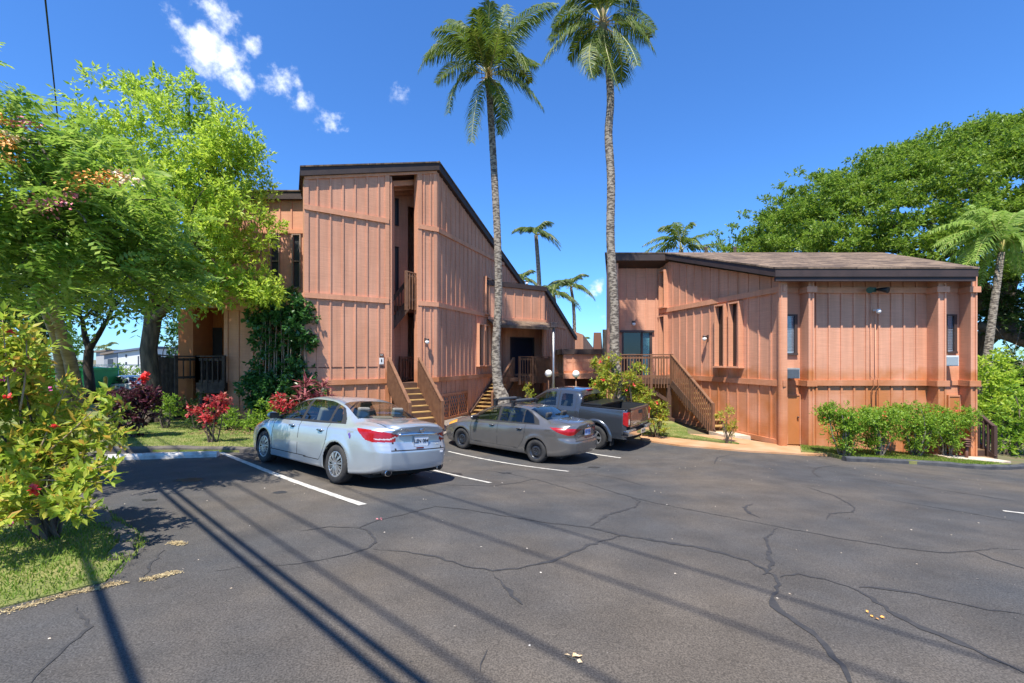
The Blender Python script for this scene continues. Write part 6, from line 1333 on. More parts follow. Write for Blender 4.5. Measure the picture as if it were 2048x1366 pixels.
# climbing shrub on the left building
vb=Vector((SX(560,15.7),15.7,gz(SX(560,15.7),15.7)))
def vinex(tt,cl):
    m=MB()
    for i in range(16):
        x=rd.uniform(525,612); limb(m,Qp(x+rd.uniform(-8,8),835,15.6),Qp(x,rd.uniform(600,700),15.35),.022,.012,.03,8,seg=6)
    m.build('vine_stem',pm('pale_vine_stem',(.26,.20,.14),rough=.9),tt)
shrub('climbing_shrub','tall dark green climbing shrub with pale stems against the left building wall','shrub',vb,[(560,610,15.6,55,40,.5),(535,650,15.6,38,45,.45),(600,655,15.5,30,60,.4),(560,720,15.7,55,60,.35),(520,780,15.5,50,45,.5),(590,770,15.4,45,50,.5),(560,800,15.3,70,35,.5),(530,590,15.7,30,25,.3)],'vine',70,.22,14,7,.13,.09,.1,6,.02,extra=vinex,spread=1.1)
# low hedge pieces along the bed
k_=0
for px,py,rx,ry,lab in ((335,812,36,20,'small leafy hedge shrub left of the big tree trunk'),(392,818,34,20,'low hedge shrub under the dark timber deck'),(455,822,36,22,'low green hedge shrub right of the red-leaved bush'),(512,826,34,22,'low green hedge shrub just behind the silver sedan bonnet'),(548,838,26,14,'smallest low hedge shrub, in front of the red tufts')):
    Yq=14.6-.1*k_; b=Vector((SX(px,Yq),Yq,gz(SX(px,Yq),Yq))); shrub('hedge_shrub',lab,'shrub',b,[(px,py+8,Yq,rx,ry+10,.45)],'hedge' if k_!=1 else 'dark',60,.17,12,7,.075,.035,.6,6,.012,group='low hedge shrubs in front of the left building'); k_+=1
# red leaved bush on the lawn
b=G(427,888); shrub('red_leaf_bush','bright red-leaved bush alone on the sunlit lawn','shrub',b,[(398,822,b.y,17,10,.2),(428,812,b.y,19,13,.22),(452,824,b.y,14,13,.2),(440,797,b.y,9,7,.12),(425,840,b.y,17,12,.2)],'red',80,.09,8,6,.11,.06,.5,9,.010)
b=G(262,878); shrub('purple_bush','dark purple-leaved bush with one red tuft in front of the big trunk','shrub',b,[(262,792,b.y,34,28,.4),(240,810,b.y,28,24,.35),(290,805,b.y,20,28,.3),(262,838,b.y,26,22,.35),(245,862,b.y,18,14,.25)],'purple',80,.13,10,7,.12,.065,.3,9,.012,extra=flowers([(284,756,b.y-.3),(292,753,b.y-.3),(288,760,b.y-.3)],redfl,.14,14,'red_tuft'))
for px,py,lab in ((555,806,'red-leaved tuft left of its pair by the climbing shrub'),(581,811,'paler red-leaved tuft nearest the silver sedan roof')):
    Yq=14.4; b=Vector((SX(px,Yq),Yq,gz(SX(px,Yq),Yq))); shrub('red_tuft_plant',lab,'plant',b,[(px,py,Yq,13,13,.2),(px,py+18,Yq,9,9,.15)],'red',120,.08,8,6,.12,.055,.4,6,.01,group='small red-leaved plants by the wall')
def ti(label,px,py,Yq,n,L_,heads):
    b=Vector((SX(px,Yq),Yq,gz(SX(px,Yq),Yq))); tt=thing('ti_plant',label,'plant',b,'ti plants against the wall'); m=MB(); V_=[]
    for hx,hy in heads:
        c=Qp(hx,hy,Yq); limb(m,b,c,.02,.015,.05,6,seg=6); d=unit(rdir(n)*np.array([1,1,.6])+np.array([0,0,.55])); q=np.tile(np.array(c),(n,1))+d*.03
        V_.append(leafquads(q,d,L_*rng.uniform(.7,1.1,n),.075,.35))
    m.build('stem',greybarkM,tt); V_=np.concatenate(V_); npmesh('foliage',V_,quads(V_),LF['ti'],tt); fix(tt)
ti('purple-red ti plant with long leaves left of its pair',610,800,14.6,26,.55,[(609,775),(598,800),(620,800)]); ti('darker ti plant nearer the wall corner',648,800,14.8,24,.5,[(645,775),(655,798),(636,798)])
# crotons between truck and right building
for lab,bx,by,es in (('yellow-green croton clump left of the second palm trunk',1208,838,[(1200,775,15.9,24,30,.5),(1225,745,16.1,22,40,.45),(1205,800,15.8,28,22,.5)]),('yellow-green croton clump just right of the second palm trunk',1262,840,[(1262,785,16,26,30,.45),(1258,755,16.1,16,30,.35),(1275,740,16.3,12,20,.3),(1280,800,16,20,22,.4)]),('rounded croton with a red flower beside the deck post',1310,858,[(1308,822,15.6,26,28,.45),(1300,800,15.7,14,14,.3),(1322,838,15.5,16,18,.3)]),('tall thin croton behind the second palm trunk',1214,830,[(1210,730,16.5,20,26,.35),(1190,722,16.5,14,14,.25)])):
    Yq=es[0][2]; b=Vector((SX(bx,Yq),Yq,gz(SX(bx,Yq),Yq))); shrub('croton_bush',lab,'shrub',b,es,'croton',60,.14,11,7,.10,.04,.5,8,.012,group='croton bushes by the palms',extra=flowers([(es[0][0]+6,es[0][1]-16,Yq-.5),(es[0][0]-10,es[0][1]-6,Yq-.5)],redfl,.07,6))
Yq=G(1457,888).y; b=G(1457,890); shrub('croton_bush','small reddish croton on the walk edge by the stair foot','shrub',b,[(1440,832,Yq,12,9,.15),(1462,820,Yq,9,14,.12),(1458,850,Yq,18,14,.2),(1466,866,Yq,14,10,.15)],'croton',170,.06,7,6,.07,.028,.4,10,.007)
b=Vector((SX(1050,17.5),17.5,gz(SX(1050,17.5),17.5))); shrub('croton_bush','thin yellow sapling in front of the porch lattice','shrub',b,[(1053,775,17.5,6,14,.12),(1060,790,17.5,6,12,.12)],'croton',200,.06,7,6,.07,.03,.4,4,.007)
# hedge row on the right
for px,rx,lab in ((1688,54,'leftmost sprawling green shrub under the right facade'),(1757,44,'second green shrub from the left under the facade, left of the conduits'),(1826,46,'third green shrub under the facade, right of the conduits'),(1893,50,'rightmost, reaching green shrub under the facade, before the concrete step')):
    b=G(px,917); Yq=b.y; e_=rd.uniform(-8,8); es=[(px-18,835+e_,Yq,rx*.75,22,.5),(px+22,840-e_,Yq,rx*.75,20,.5),(px+e_,862,Yq,rx*.8,16,.45),(px-e_,884,Yq,rx*.55,16,.4),(px-rx*.5,826+e_,Yq,18,12,.25),(px+rx*.9,832,Yq,16,10,.2)]
    shrub('flowering_shrub',lab,'shrub',b,es,'hedge',130,.13,13,7,.062,.034,.5,12,.014,group='shrubs in front of the right facade',bark=greybarkM,extra=flowers([(px+rd.uniform(-40,40),826+rd.uniform(-8,12),Yq-.3) for _ in range(4)],redfl,.035,5))
# right edge greenery
for k_,(lab,bx,Yq,es,lf,L_) in enumerate((('light green leafy shrub rising behind the right end of the building',1985,19,[(1990,740,18.5,45,45,1.2),(1985,800,18.0,40,50,1.1),(2060,780,18.5,60,70,1.3)],'bright',.16),('broad-leaved bush beside the brown steps at the right edge',2010,15.6,[(2010,850,15.6,32,40,.6),(2045,830,15.6,30,50,.6),(2040,895,15.2,35,22,.5),(2080,860,15.6,40,60,.7)],'hedge',.15),('dark undergrowth behind the steps at the right edge',2000,21,[(2040,800,21,70,110,1.6),(1975,850,20,28,70,1.0),(2040,620,24,60,70,2.0)],'dark',.18))):
    b=Vector((SX(bx,Yq),Yq,gz(SX(bx,Yq),Yq))); shrub('leafy_bush',lab,'shrub',b,es,lf,22,.3,12,7,L_,L_*.5,.4,8,.02)
# monkeypod canopy
mb_=Vector((29,29,gz(29,29))); fork=Qp(2010,640,27.0)
cl=[]
cc=np.array([36.5,31.,6.0]); A_=np.array([21.5,11.,12.2])
while len(cl)<2500:
    d=rdir(1)[0]
    if d[2]<.05: continue
    tier=rng.choice([1.0,.90,.80,.69],p=[.62,.20,.11,.07]); p0=cc+d*A_*tier
    if p0[0]>38.5 or p0[1]>37: continue
    for _ in range(rng.integers(3,7)):
        q=p0+rng.normal(0,1,3)*np.array([1.15,.9,.10]); cl.append([*q,rng.uniform(.3,.52)])
cl=np.array(cl); Vm=sprigs(cl,17,7,.20,.09,.7,.8,.8,.22,.1,flat=.34)
def tk(m):
    m.tube([mb_-Vector((0,0,.5)),Vector((28.6,28.4,3.2)),fork],[.8,.6,.5],14,cap=False)
    ends=[Qp(1960,560,26),Qp(1880,520,27),Qp(1990,480,27),Qp(2060,500,27),Qp(1830,560,28),Qp(1760,470,28),Qp(1940,430,28),Qp(1700,520,28.5),Qp(1650,490,29),Qp(2048,420,28)]
    for i,e in enumerate(ends):
        src=fork if i<5 else ends[[1,0,2,4,7,3][min(i-5,5)]] if False else fork; pts=limb(m,src,e,.34,.16,.10,9,seg=8); branches(m,e,cl[np.argsort(((cl[:,:3]-np.array(e))**2).sum(1))[:60]],5,.17,.03)
    limb(m,Qp(2080,690,24),Qp(1955,650,25),.42,.25,.06,8); limb(m,Qp(2080,690,24),fork,.4,.4,.04,6)
tree('monkeypod_tree','huge umbrella-shaped tree rising behind the roof of the right building','tree',mb_,cl,Vm,LF['monkey'],tk,barkM)
# --- palms
def frond(A_,B_,C_,leafL,nl,mat,parent,rach=.022,dens=1.0,hang=.75,w=.036,tatter=0.0):
    """one feather frond along a quadratic curve: midrib plus drooping leaflets in one mesh"""
    ks=np.linspace(0,1,nl); A_,B_,C_=[np.array(v) for v in (A_,B_,C_)]
    pt=A_*(1-ks)[:,None]**2+B_*(2*ks*(1-ks))[:,None]+C_*(ks**2)[:,None]; tg=unit(2*(1-ks)[:,None]*(B_-A_)+2*ks[:,None]*(C_-B_))
    up=np.array([0,0,1.0]); sd=unit(np.cross(tg,up)+1e-4); V=[];
    m=ks>.14
    for sg in (-1,1):
        p=pt[m]; t_=tg[m]; s=sd[m]; k=ks[m]; n=len(p); L_=leafL*(np.sin(np.pi*(.18+.78*k))**.6)*rng.uniform(.85,1.12,n); 
        d1=unit(s*sg*.75+t_*.55+up*.05+rng.normal(0,.07,(n,3))); d2=unit(d1*.55-up*hang+t_*.2+rng.normal(0,.08,(n,3)))
        wv_=t_*w*.5; q0=p; q1=p+d1*(L_*.40)[:,None]; q2=q1+d2*(L_*.60)[:,None]
        V.append(np.stack([q0-wv_*.6,q0+wv_*.6,q1+wv_,q1-wv_],1)); V.append(np.stack([q1-wv_,q1+wv_,q2+wv_*.15,q2-wv_*.15],1))
    V=np.concatenate(V).reshape(-1,3); Q=quads(V); mi=np.zeros(len(Q),int)
    # rachis
    n=12; kk=np.linspace(0,1,n); c=A_*(1-kk)[:,None]**2+B_*(2*kk*(1-kk))[:,None]+C_*(kk**2)[:,None]; tt_=unit(2*(1-kk)[:,None]*(B_-A_)+2*kk[:,None]*(C_-B_)); s=unit(np.cross(tt_,up)+1e-4); u_=np.cross(s,tt_); rr=(rach*(1.25-kk))[:,None]
    ring=np.stack([c+s*rr,c+u_*rr*.7,c-s*rr,c-u_*rr*.7],1).reshape(-1,3); b=len(V); i=np.arange(n-1)[:,None]*4; j=np.arange(4)[None,:]; q=np.stack([i+j,i+(j+1)%4,i+4+(j+1)%4,i+4+j],-1).reshape(-1,4)+b
    V=np.concatenate([V,ring]); Q=np.concatenate([Q,q]); mi=np.concatenate([mi,np.ones(len(q),int)])
    return npmesh('frond',V,Q,[mat,ribM],parent,mi=mi)
ribM=pm('frond_midrib',(.30,.30,.07),(.38,.33,.10),3,.5)
huskM=pm('husk_fibre',(.50,.28,.08),(.30,.17,.08),9,.9,.6,30)
def palm(label,pts,radii,crown,fr,leafL,leafm,nl=46,husk=True,w=.036,n=12,rings=True,cat='palm tree',name='coconut_palm',hang=.75,group=None):
    base=Vector(pts[0]); tt=thing(name,label,cat,base,group); m=MB()
    # trunk resampled with ring bulges
    P_=[Vector(p) for p in pts]; out=[];R_=[]
    for i in range(len(P_)-1):
        p0,p1,p2,p3=P_[max(i-1,0)],P_[i],P_[i+1],P_[min(i+2,len(P_)-1)]; k=max(3,int((p2-p1).length/.11)) if rings else 5
        for j in range(k):
            f=j/k; out.append(.5*((2*p1)+(p2-p0)*f+(2*p0-5*p1+4*p2-p3)*f*f+(3*p1-p0-3*p2+p3)*f**3)); R_.append((radii[i]+(radii[i+1]-radii[i])*f)*((1+.05*(len(out)%2)+rd.uniform(-.02,.02)) if rings else 1))
    out.append(P_[-1]); R_.append(radii[-1]); m.tube(out,R_,n); m.build('trunk',palmbarkM,tt)
    c=Vector(crown)
    for (B_,C_) in fr: frond(c,B_,C_,leafL,nl,leafm,tt,w=w,hang=hang)
    if husk:
        m=MB()
        for i in range(14): a=rd.uniform(0,6.28); limb(m,c-Vector((0,0,.15)),c+Vector((math.cos(a)*rd.uniform(.25,.5),math.sin(a)*rd.uniform(.25,.5),rd.uniform(-.45,.15))),.03,.008,.2,5,seg=5)
        m.build('flower_stalks',huskM,tt)
        m=MB(); m.tube([c-Vector((0,0,.5)),c-Vector((0,0,.15)),c+Vector((0,0,.25)),c+Vector((0,0,.55))],[radii[-1]*1.1,radii[-1]*1.35,radii[-1]*1.0,.03],10); m.build('crown_base',pm('crownshaft_fibre',(.16,.12,.06),(.24,.2,.08),8,.9,.5,20),tt)
    fix(tt); return tt
def FR(Y,lst): return [(Qp(bx,by,Y+dy*.6),Qp(tx,ty,Y+dy)) for (bx,by,tx,ty,dy) in lst]
Y1=16.7; g1=Vector((SX(1000,Y1),Y1,gz(SX(1000,Y1),Y1)-.1)); P1=[g1,Qp(1004,800,Y1),Qp(996,770,Y1),Qp(992,700,Y1),Qp(997,600,Y1),Qp(995,480,Y1),Qp(988,340,Y1),Qp(982,240,Y1),Qp(977,165,Y1)]
palm('tall coconut palm in the middle, left of its twin, full crown in view',P1,[.34,.28,.19,.155,.14,.135,.125,.12,.11],Qp(977,150,Y1),
 FR(Y1,[(890,20,838,140,-1),(900,70,850,120,1.2),(905,125,897,225,-.6),(950,170,943,283,-.8),(1010,190,1000,268,1),(1040,140,1085,215,-.8),(1045,120,1060,165,1.5),(1020,20,1112,10,-1),(1035,60,1055,140,-1.2),(975,60,980,5,-.6),(950,60,925,45,1),(1000,50,1010,10,1.4),(940,30,895,45,2),(1020,90,1045,60,2.2),(965,80,955,20,-2),(930,60,900,100,2.5),(990,100,1000,60,-2.5),(960,100,948,60,-2),(920,100,872,165,1.8),(1010,110,1075,130,1),(1000,170,1020,235,-1.2),(930,40,870,60,-1.8),(1010,40,1080,40,1.6)]),.80,LF['palm'],80,w=.044,hang=.72)
Y2=16.4; g2_=Vector((SX(1243,Y2),Y2,gz(SX(1243,Y2),Y2)-.1)); P2_=[g2_,Qp(1240,790,Y2),Qp(1230,720,Y2),Qp(1228,600,Y2),Qp(1221,480,Y2),Qp(1222,360,Y2),Qp(1217,270,Y2),Qp(1221,200,Y2),Qp(1216,120,Y2),Qp(1207,55,Y2)]
palm('tall coconut palm right of its twin, crown cut off by the top of the photo',P2_,[.27,.19,.17,.155,.15,.14,.14,.13,.125,.12],Qp(1206,45,Y2),
 FR(Y2,[(1130,45,1088,122,-.8),(1150,-5,1105,55,1),(1165,80,1185,155,-1),(1205,90,1237,178,-.8),(1255,110,1240,165,1),(1270,20,1308,100,-1),(1280,50,1300,75,1.4),(1240,-60,1275,20,1),(1180,-60,1120,20,-.8),(1200,-60,1215,-110,0),(1230,-40,1280,-60,1.5),(1170,-40,1130,-60,1.5),(1190,-50,1165,-100,-1.5),(1225,-50,1250,-100,-1.5),(1185,90,1195,150,1.2),(1150,30,1100,80,1.8),(1260,70,1275,130,-1.4),(1250,0,1310,60,1.6),(1160,60,1140,120,.8)]),.85,LF['palm'],80,w=.044,hang=.72)
def randfr(c,n,L_,lo=-.5,hi=1.2,wind=(0.0,0)):
    out=[]; c=Vector(c)
    for i in range(n):
        a=i*2.399+rd.uniform(-.2,.2); e=lo+(hi-lo)*((i*.618)%1); h=Vector((math.cos(a)+wind[0],math.sin(a)+wind[1],0)); B_=c+h*L_*.55*math.cos(e)+Vector((0,0,L_*(.25+.5*math.sin(e)))); C_=c+h*L_*math.cos(e*.6)+Vector((0,0,L_*(-.30+.85*math.sin(e)))); out.append((B_,C_))
    return out
for lab,(bx,by),(tx,ty),Y,L_,r0 in (('mid-distance coconut palm standing clear above the link building',(1082,700),(1072,470),34,1.9,.17),('bushy far palm just behind the parapet block',(1105,690),(1107,590),30,1.8,.16),('far slender palm left of the second tall trunk',(1150,690),(1142,575),36,1.9,.13),('far palm crown peeping over the left building roof slope',(1047,640),(1045,560),40,1.6,.14),('tiny far palm top above the low link roof',(1162,720),(1160,690),50,1.6,.12)):
    c=Qp(tx,ty,Y); bb=Vector((SX(bx,Y),Y,gz(SX(bx,Y),Y)-.2)); mid=Qp((bx*.4+tx*.6)+3,(by+ty)/2,Y); palm(lab,[bb,mid,c],[r0*1.4,r0,r0*.8],c,randfr(c,22,L_,-.3,1.3),.5,LF['palmfar'],26,husk=False,w=.08,n=8,rings=False,group='far palms behind the buildings')
c=Qp(1362,500,30); bb=Vector((c.x,c.y,gz(c.x,c.y))); palm('windswept palm crown showing above the right building roof',[bb,c],[.2,.16],c,[(Qp(x0,y0,30+dy*.4),Qp(x1,y1,30+dy)) for x0,y0,x1,y1,dy in ((1340,455,1288,490,0),(1330,470,1290,505,-1),(1345,440,1318,460,1),(1355,440,1335,452,-1.5),(1370,440,1385,450,0),(1385,470,1410,468,1),(1400,490,1438,488,0),(1390,480,1432,505,-1),(1360,440,1350,445,2),(1340,480,1310,510,1.5),(1375,460,1400,490,-1.5))],.8,LF['palm'],34,husk=False,w=.09,n=8,rings=False)
# manila palms at the right edge
for lab,bx,by,tx,ty,Y,rs in (('manila palm with swept fronds and ringed trunk at the right edge',1955,790,2003,505,20,((1960,420,1880,500,-1),(1950,450,1880,540,1),(1970,400,1905,450,1.5),(1980,390,1930,430,-2),(1990,390,1985,440,-2),(2020,390,2060,440,0),(2030,430,2070,520,-1),(2010,430,2030,540,1),(1970,460,1920,550,-1.5),(1985,420,1950,520,-2),(2040,400,2100,480,1),(1960,440,1895,560,0),(1950,410,1860,465,0),(1965,430,1872,520,1),(1955,425,1868,492,-.5),(1990,420,1960,575,0),(2000,400,2000,430,2),(1975,395,1940,415,1),(2020,420,2045,560,0),(1940,470,1890,590,1))),('darker manila palm left of the swept one, behind the roof corner',1905,760,1905,500,25,((1870,450,1840,500,-1),(1880,440,1855,470,1),(1900,430,1890,450,1),(1920,440,1945,490,0),(1890,450,1850,540,0),(1910,430,1930,450,-2),(1880,460,1835,520,1)))):
    c=Qp(tx,ty,Y); bb=Vector((SX(bx,Y),Y,gz(SX(bx,Y),Y)-.2)); palm(lab,[bb,Qp((bx+tx)/2+4,(by+ty)/2,Y),c],[.20,.14,.12],c,[(Qp(a,b_,Y+d*.4),Qp(e,f,Y+d)) for a,b_,e,f,d in rs],.75,LF['manila'] if bx>1950 else LF['shower'],52,husk=False,w=.075,n=10,name='manila_palm',hang=.7,group='manila palms')
# ================================================================ BACKGROUND AND SMALL THINGS
def simple_thing(name,label,cat,p,group=None): return thing(name,label,cat,p,group)
# white terrace houses far left
def house(label,px0,px1,py0,py1,Y,col,roofc,slope=.18,depth=14,wins=()):
    x0,x1=SX(px0,Y),SX(px1,Y); z1=CZ-(py0-HY)/F*Y; z0=gz(x0,Y)-1; tt=thing('terrace_house',label,'building',((x0+x1)/2,Y,z0+1),'white terrace houses far off at the left')
    m=MB(); m.hex8([(x0,Y,z0),(x1,Y,z0),(x1,Y+depth,z0),(x0,Y+depth,z0),(x0,Y,z1-slope*(x1-x0)),(x1,Y,z1),(x1,Y+depth,z1),(x0,Y+depth,z1-slope*(x1-x0))]); m.build('wall',pm('house_wall_'+col[0],col[1],rough=.8),tt)
    m=MB(); m.hex8([(x0-.3,Y-.3,z1-slope*(x1-x0)-.02),(x1+.2,Y-.3,z1+.05),(x1+.2,Y+depth,z1+.05),(x0-.3,Y+depth,z1-slope*(x1-x0)-.02),(x0-.3,Y-.3,z1-slope*(x1-x0)+.25),(x1+.2,Y-.3,z1+.3),(x1+.2,Y+depth,z1+.3),(x0-.3,Y+depth,z1-slope*(x1-x0)+.25)]); m.build('roof',pm('roof_'+roofc[0],roofc[1],rough=.8),tt)
    for (a,b,c,d) in wins:
        m=MB(); m.box(SX(a,Y),SX(b,Y),Y-.05,Y+.01,CZ-(d-HY)/F*Y,CZ-(c-HY)/F*Y); m.build('window',pm('far_window_dark',(.05,.06,.08),rough=.3),tt)
    fix(tt)
house('white terrace house with two tiny windows beside the big tree trunk',236,300,697,735,58,('white',(.62,.63,.62)),('blue',(.10,.13,.20)),.14,wins=((251,254,709,714),(251,254,724,729),(276,278,712,732)))
house('grey-shaded terrace house just left of the white one',208,234,705,735,62,('grey',(.25,.27,.30)),('tan',(.20,.16,.13)),.2,wins=((216,226,718,732),))
house('furthest terrace house with tan roof at the left',192,212,703,732,70,('pale',(.40,.40,.40)),('tan',(.20,.16,.13)),.1)
for lab,px,py,Y in (('tiny far palm above the terrace roofs',212,700,95),):
    c=Qp(px,py-4,Y); bb=Vector((c.x,Y,-1)); palm(lab,[bb,c],[.25,.2],c,randfr(c,11,2.4),.8,LF['palmfar'],14,husk=False,w=.2,n=6,rings=False)
# green container
Yg=24.5; x0,x1=SX(100,Yg),SX(172,Yg); zg=gz((x0+x1)/2,Yg)
tt=thing('rubbish_container','bright green steel container behind the leaning trunks','container',((x0+x1)/2,Yg,zg)); m=MB(); m.box(x0,x1,Yg,Yg+2,zg+.1,zg+1.9)
for k in range(7): xx_=x0+(x1-x0)*k/6; m.box(xx_-.04,xx_+.04,Yg-.06,Yg,zg+.1,zg+1.85)
m.build('body',pm('green_enamel_paint',(.03,.40,.08),(.025,.33,.07),3,.5),tt)
m=MB(); m.hex8([(x0-.05,Yg-.1,zg+1.95),(x1+.05,Yg-.1,zg+1.75),(x1+.05,Yg+2.1,zg+1.75),(x0-.05,Yg+2.1,zg+1.95),(x0-.05,Yg-.1,zg+2.02),(x1+.05,Yg-.1,zg+1.82),(x1+.05,Yg+2.1,zg+1.82),(x0-.05,Yg+2.1,zg+2.02)]); m.build('lid',pm('green_enamel_paint',(.03,.40,.08)),tt); fix(tt)
# chain-link fence with posts
Yc=27.5; fx0,fx1=SX(100,Yc),SX(372,Yc); tt=thing('chain_link_fence','pale chain-link fence with thin posts behind the lawn','fence',((fx0+fx1)/2,Yc,gz((fx0+fx1)/2,Yc)))
m=MB(); zt_=CZ-(730-HY)/F*Yc; zb_=gz(-20,Yc)
for k in np.arange(fx0,fx1,.28): 
    m.beam((k,Yc,zb_),(min(fx1,k+1.9),Yc,zt_),.012,.012,up=(0,1,0)); m.beam((k,Yc,zt_),(min(fx1,k+1.9),Yc,zb_),.012,.012,up=(0,1,0))
m.build('mesh',pm('galvanised_wire',(.42,.50,.48),rough=.5),tt)
m=MB(); m.beam((fx0,Yc,zt_),(fx1,Yc,zt_),.05,.05)
m.build('rail',metalM,tt)
for k in range(5): 
    m=MB(); xk=fx0+(fx1-fx0)*k/4; m.tube([(xk,Yc,zb_-.3),(xk,Yc,zt_+.05)],.04,8); m.build('post',metalM,tt)
fix(tt)
Yw=24.0; tt=MB(); tt.box(SX(150,Yw),SX(262,Yw),Yw,Yw+.2,gz(-21,Yw)-.2,CZ-(779-HY)/F*Yw); tag(tt.build('low_wall',pm('red_brown_wall',(.17,.06,.035),(.12,.045,.03),2,.9)),'low red-brown wall at the far edge of the left lawn','wall')
Yp=22.5; p=Vector((SX(211,Yp),Yp,gz(SX(211,Yp),Yp))); m=MB(); m.lathe([(.09,0),(.09,CZ-(756-HY)/F*Yp-p.z),(.05,CZ-(753-HY)/F*Yp-p.z),(.001,CZ-(752-HY)/F*Yp-p.z)],p,n=12); tag(m.build('bollard',pm('yellow_post_paint',(.38,.26,.03),rough=.6)),'yellow steel post in front of the low red-brown wall','bollard')
for lab,px,py,Y,rx,ry,lf in (('silvery green bushes behind the chain-link fence',235,752,31,50,20,'hedge'),('yellow-green tree foliage left of the forked trunk',140,690,25,32,40,'bright'),('shrubs left of the leaning trunks',40,720,17,70,55,'croton'),('bright shrub seen through the dark deck rails',345,742,22,22,16,'bright'),('dark leaved shrub left of the building edge',352,690,19.5,20,34,'vine'),('lower green shrubs behind the hibiscus',90,790,15,60,30,'hedge')):
    b=Vector((SX(px,Y),Y,gz(SX(px,Y),Y))); hh=max(.5,CZ-(py-HY)/F*Y-b.z); shrub('leafy_bush',lab,'shrub',b,[(px,py,Y,rx,ry,1.0),(px,(py+780)/2,Y,rx*.8,ry,1.0)],lf,14,.35,14,7,.16,.08,.4,6,.02)
# globe lamps on posts
for lab,px,py,Y in (('white globe lamp on a thin post, left one by the light pole',1097,747,20.5),('white globe lamp on a thin post before the low link wall',1152,748,20.5)):
    c=Qp(px,py,Y); b=Vector((c.x,Y,gz(c.x,Y))); tt=thing('globe_lamp',lab,'lamp',b,'globe lamps by the entrance'); m=MB(); m.tube([b-Vector((0,0,.1)),c-Vector((0,0,.15))],.03,8); m.lathe([(.06,-.2),(.07,-.12),(.05,-.1)],c,n=12); m.build('post',railM,tt); m=MB(); m.ball(c,.165,14); m.build('globe',pm('lamp_globe',(.86,.84,.78)),tt); fix(tt)
c=Qp(1107,650,19.6); b=Vector((c.x,c.y,gz(c.x,c.y))); tt=thing('light_pole','slim grey pole with a small square head between the palms','lamp',b); m=MB(); m.tube([b,c],.055,10); m.build('pole',metalM,tt); m=MB(); m.box(c.x-.13,c.x+.17,c.y-.15,c.y+.12,c.z-.12,c.z+.1); m.build('lamp_head',frameM,tt,.01); fix(tt)
# pagoda bollard light
b=G(1933,922); tt=thing('path_light','brown pagoda-style path light by the pale slab at right','path light',b); m=MB(); m.tube([b-Vector((0,0,.05)),b+Vector((0,0,.42))],.04,8); m.build('post',pm('rust_brown_metal',(.13,.05,.03),rough=.6),tt)
m=MB()
for k in range(3): m.lathe([(.001,.44+.07*k),(.10,.44+.07*k),(.085,.475+.07*k),(.05,.485+.07*k),(.05,.51+.07*k)],b,n=16)
m.lathe([(.1,.65),(.001,.72)],b,n=16); m.build('shade',pm('rust_brown_metal',(.13,.05,.03)),tt); fix(tt)
# small planter block, junction box plate on wall B
# fallen petals and bits
for px,py,s_,c_,lab in ((1155,1315,.04,'cream_petals','crumpled cream and yellow blossom lying on the asphalt in the foreground'),(1752,1234,.03,'orange_petals','small dry brown leaf on the asphalt at the right'),(757,1038,.03,'pink_petals','pale scrap on the asphalt near the parking line end')):
    b=G(px,py,.01); q=np.tile(np.array(b),(7,1))+rng.normal(0,.02,(7,3))*np.array([1,1,.1]); d=rdir(7); d[:,2]=np.abs(d[:,2])*.25; V_=leafquads(q,unit(d),s_,s_*.6); o_=npmesh('fallen_blossom',V_,quads(V_),MATS.get(c_)); tag(o_,lab,'fallen leaf')
dryM=pm('dry_thatch',(.50,.40,.22),(.32,.23,.11),20,.95,.5,60)
def litter(pts,n,spread,name='dry_grass_litter'):
    V_=[]
    for (a,b) in pts:
        A_,B_=G(*a),G(*b); k=rng.random(n); x=A_.x+(B_.x-A_.x)*k+rng.normal(0,spread,n); y=A_.y+(B_.y-A_.y)*k+rng.normal(0,spread*.6,n); z=gzv(x,y)+.008; d=rdir(n); d[:,2]=np.abs(d[:,2])*.15; V_.append(leafquads(np.column_stack([x,y,z]),unit(d),.026,.007))
    V_=np.concatenate(V_); tag(npmesh(name,V_,quads(V_),dryM),kind='stuff')
litter([((0,1228),(170,1180)),((170,1183),(245,1166)),((285,1162),(355,1145)),((350,1085),(360,1090)),((175,1020),(200,1110))],420,.03)
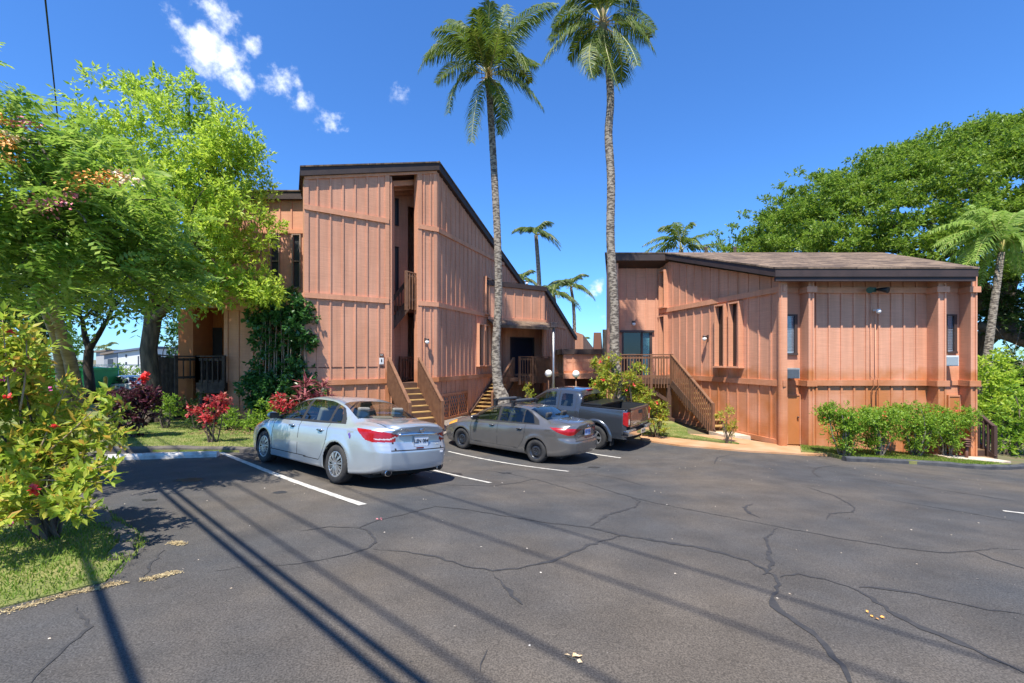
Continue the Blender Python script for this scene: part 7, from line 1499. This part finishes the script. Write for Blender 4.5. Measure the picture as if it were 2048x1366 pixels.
n=260; x=rng.uniform(-8,12,n); y=rng.uniform(2.6,12.5,n); z=gzv(x,y)+.006; d=rdir(n); d[:,2]=.05; V_=leafquads(np.column_stack([x,y,z]),unit(d),.022,.014); tag(npmesh('petal_litter',V_,quads(V_),pm('pale_bits',(.6,.55,.48),(.35,.25,.15),50,.8)),kind='stuff')
for (x0,x1,y0,y1,n) in ((9.1,13.2,12.9,14.1,900),(-9.5,-5.5,13.2,14.8,700)):
    x=rng.uniform(x0,x1,n); y=rng.uniform(y0,y1,n); z=gzv(x,y)+.10; d=rdir(n); d[:,2]*=.2; V_=leafquads(np.column_stack([x,y,z]),unit(d),.07,.03); tag(npmesh('leaf_litter',V_,quads(V_),pm('brown_litter',(.25,.13,.06),(.12,.07,.04),30,.9)),kind='stuff')
# ---- overhead wires (they cast the long soft shadows)
wireM=pm('wire_black',(.012,.012,.013),rough=.6)
def wire(label,a,b,H,rad,ext=(16,60)):
    A_,B_=G(*a),G(*b); u=Vector((A_.x-B_.x,A_.y-B_.y)).normalized(); z0=(A_.z+B_.z)/2+H; off=Vector((SUN.x,SUN.y))/SUN.z*H
    p0=Vector((B_.x,B_.y))-u*ext[0]+off; p1=Vector((A_.x,A_.y))+u*ext[1]+off
    m=MB(); m.tube([(p0.x,p0.y,z0),(p1.x,p1.y,z0)],rad,8); tag(m.build('overhead_wire',wireM),label,'wire','overhead utility wires')
wire('thick lower cable over the left of the bay, casting the right dark shadow band',(341,985),(884,1366),5.2,.030)
wire('thick lower cable casting the dark shadow band next left of its twin',(290,965),(822,1366),5.2,.032)
wire('thin wire crossing the top left corner of the sky',(839,979),(1564,1186),10.6,.019)
wire('upper wire passing overhead, casting a soft shadow through the middle of the lot',(737,996),(1640,1300),11.6,.020)
wire('upper wire overhead, casting the soft shadow that runs to the fallen blossom',(702,1098),(1242,1366),9.6,.022)
wire('upper wire overhead, casting the faint shadow just right of the dark pair',(600,1119),(976,1358),8.6,.020)
wire('lone thick cable overhead at left, its shadow crossing the lawn corner',(176,1150),(283,1366),4.6,.034)
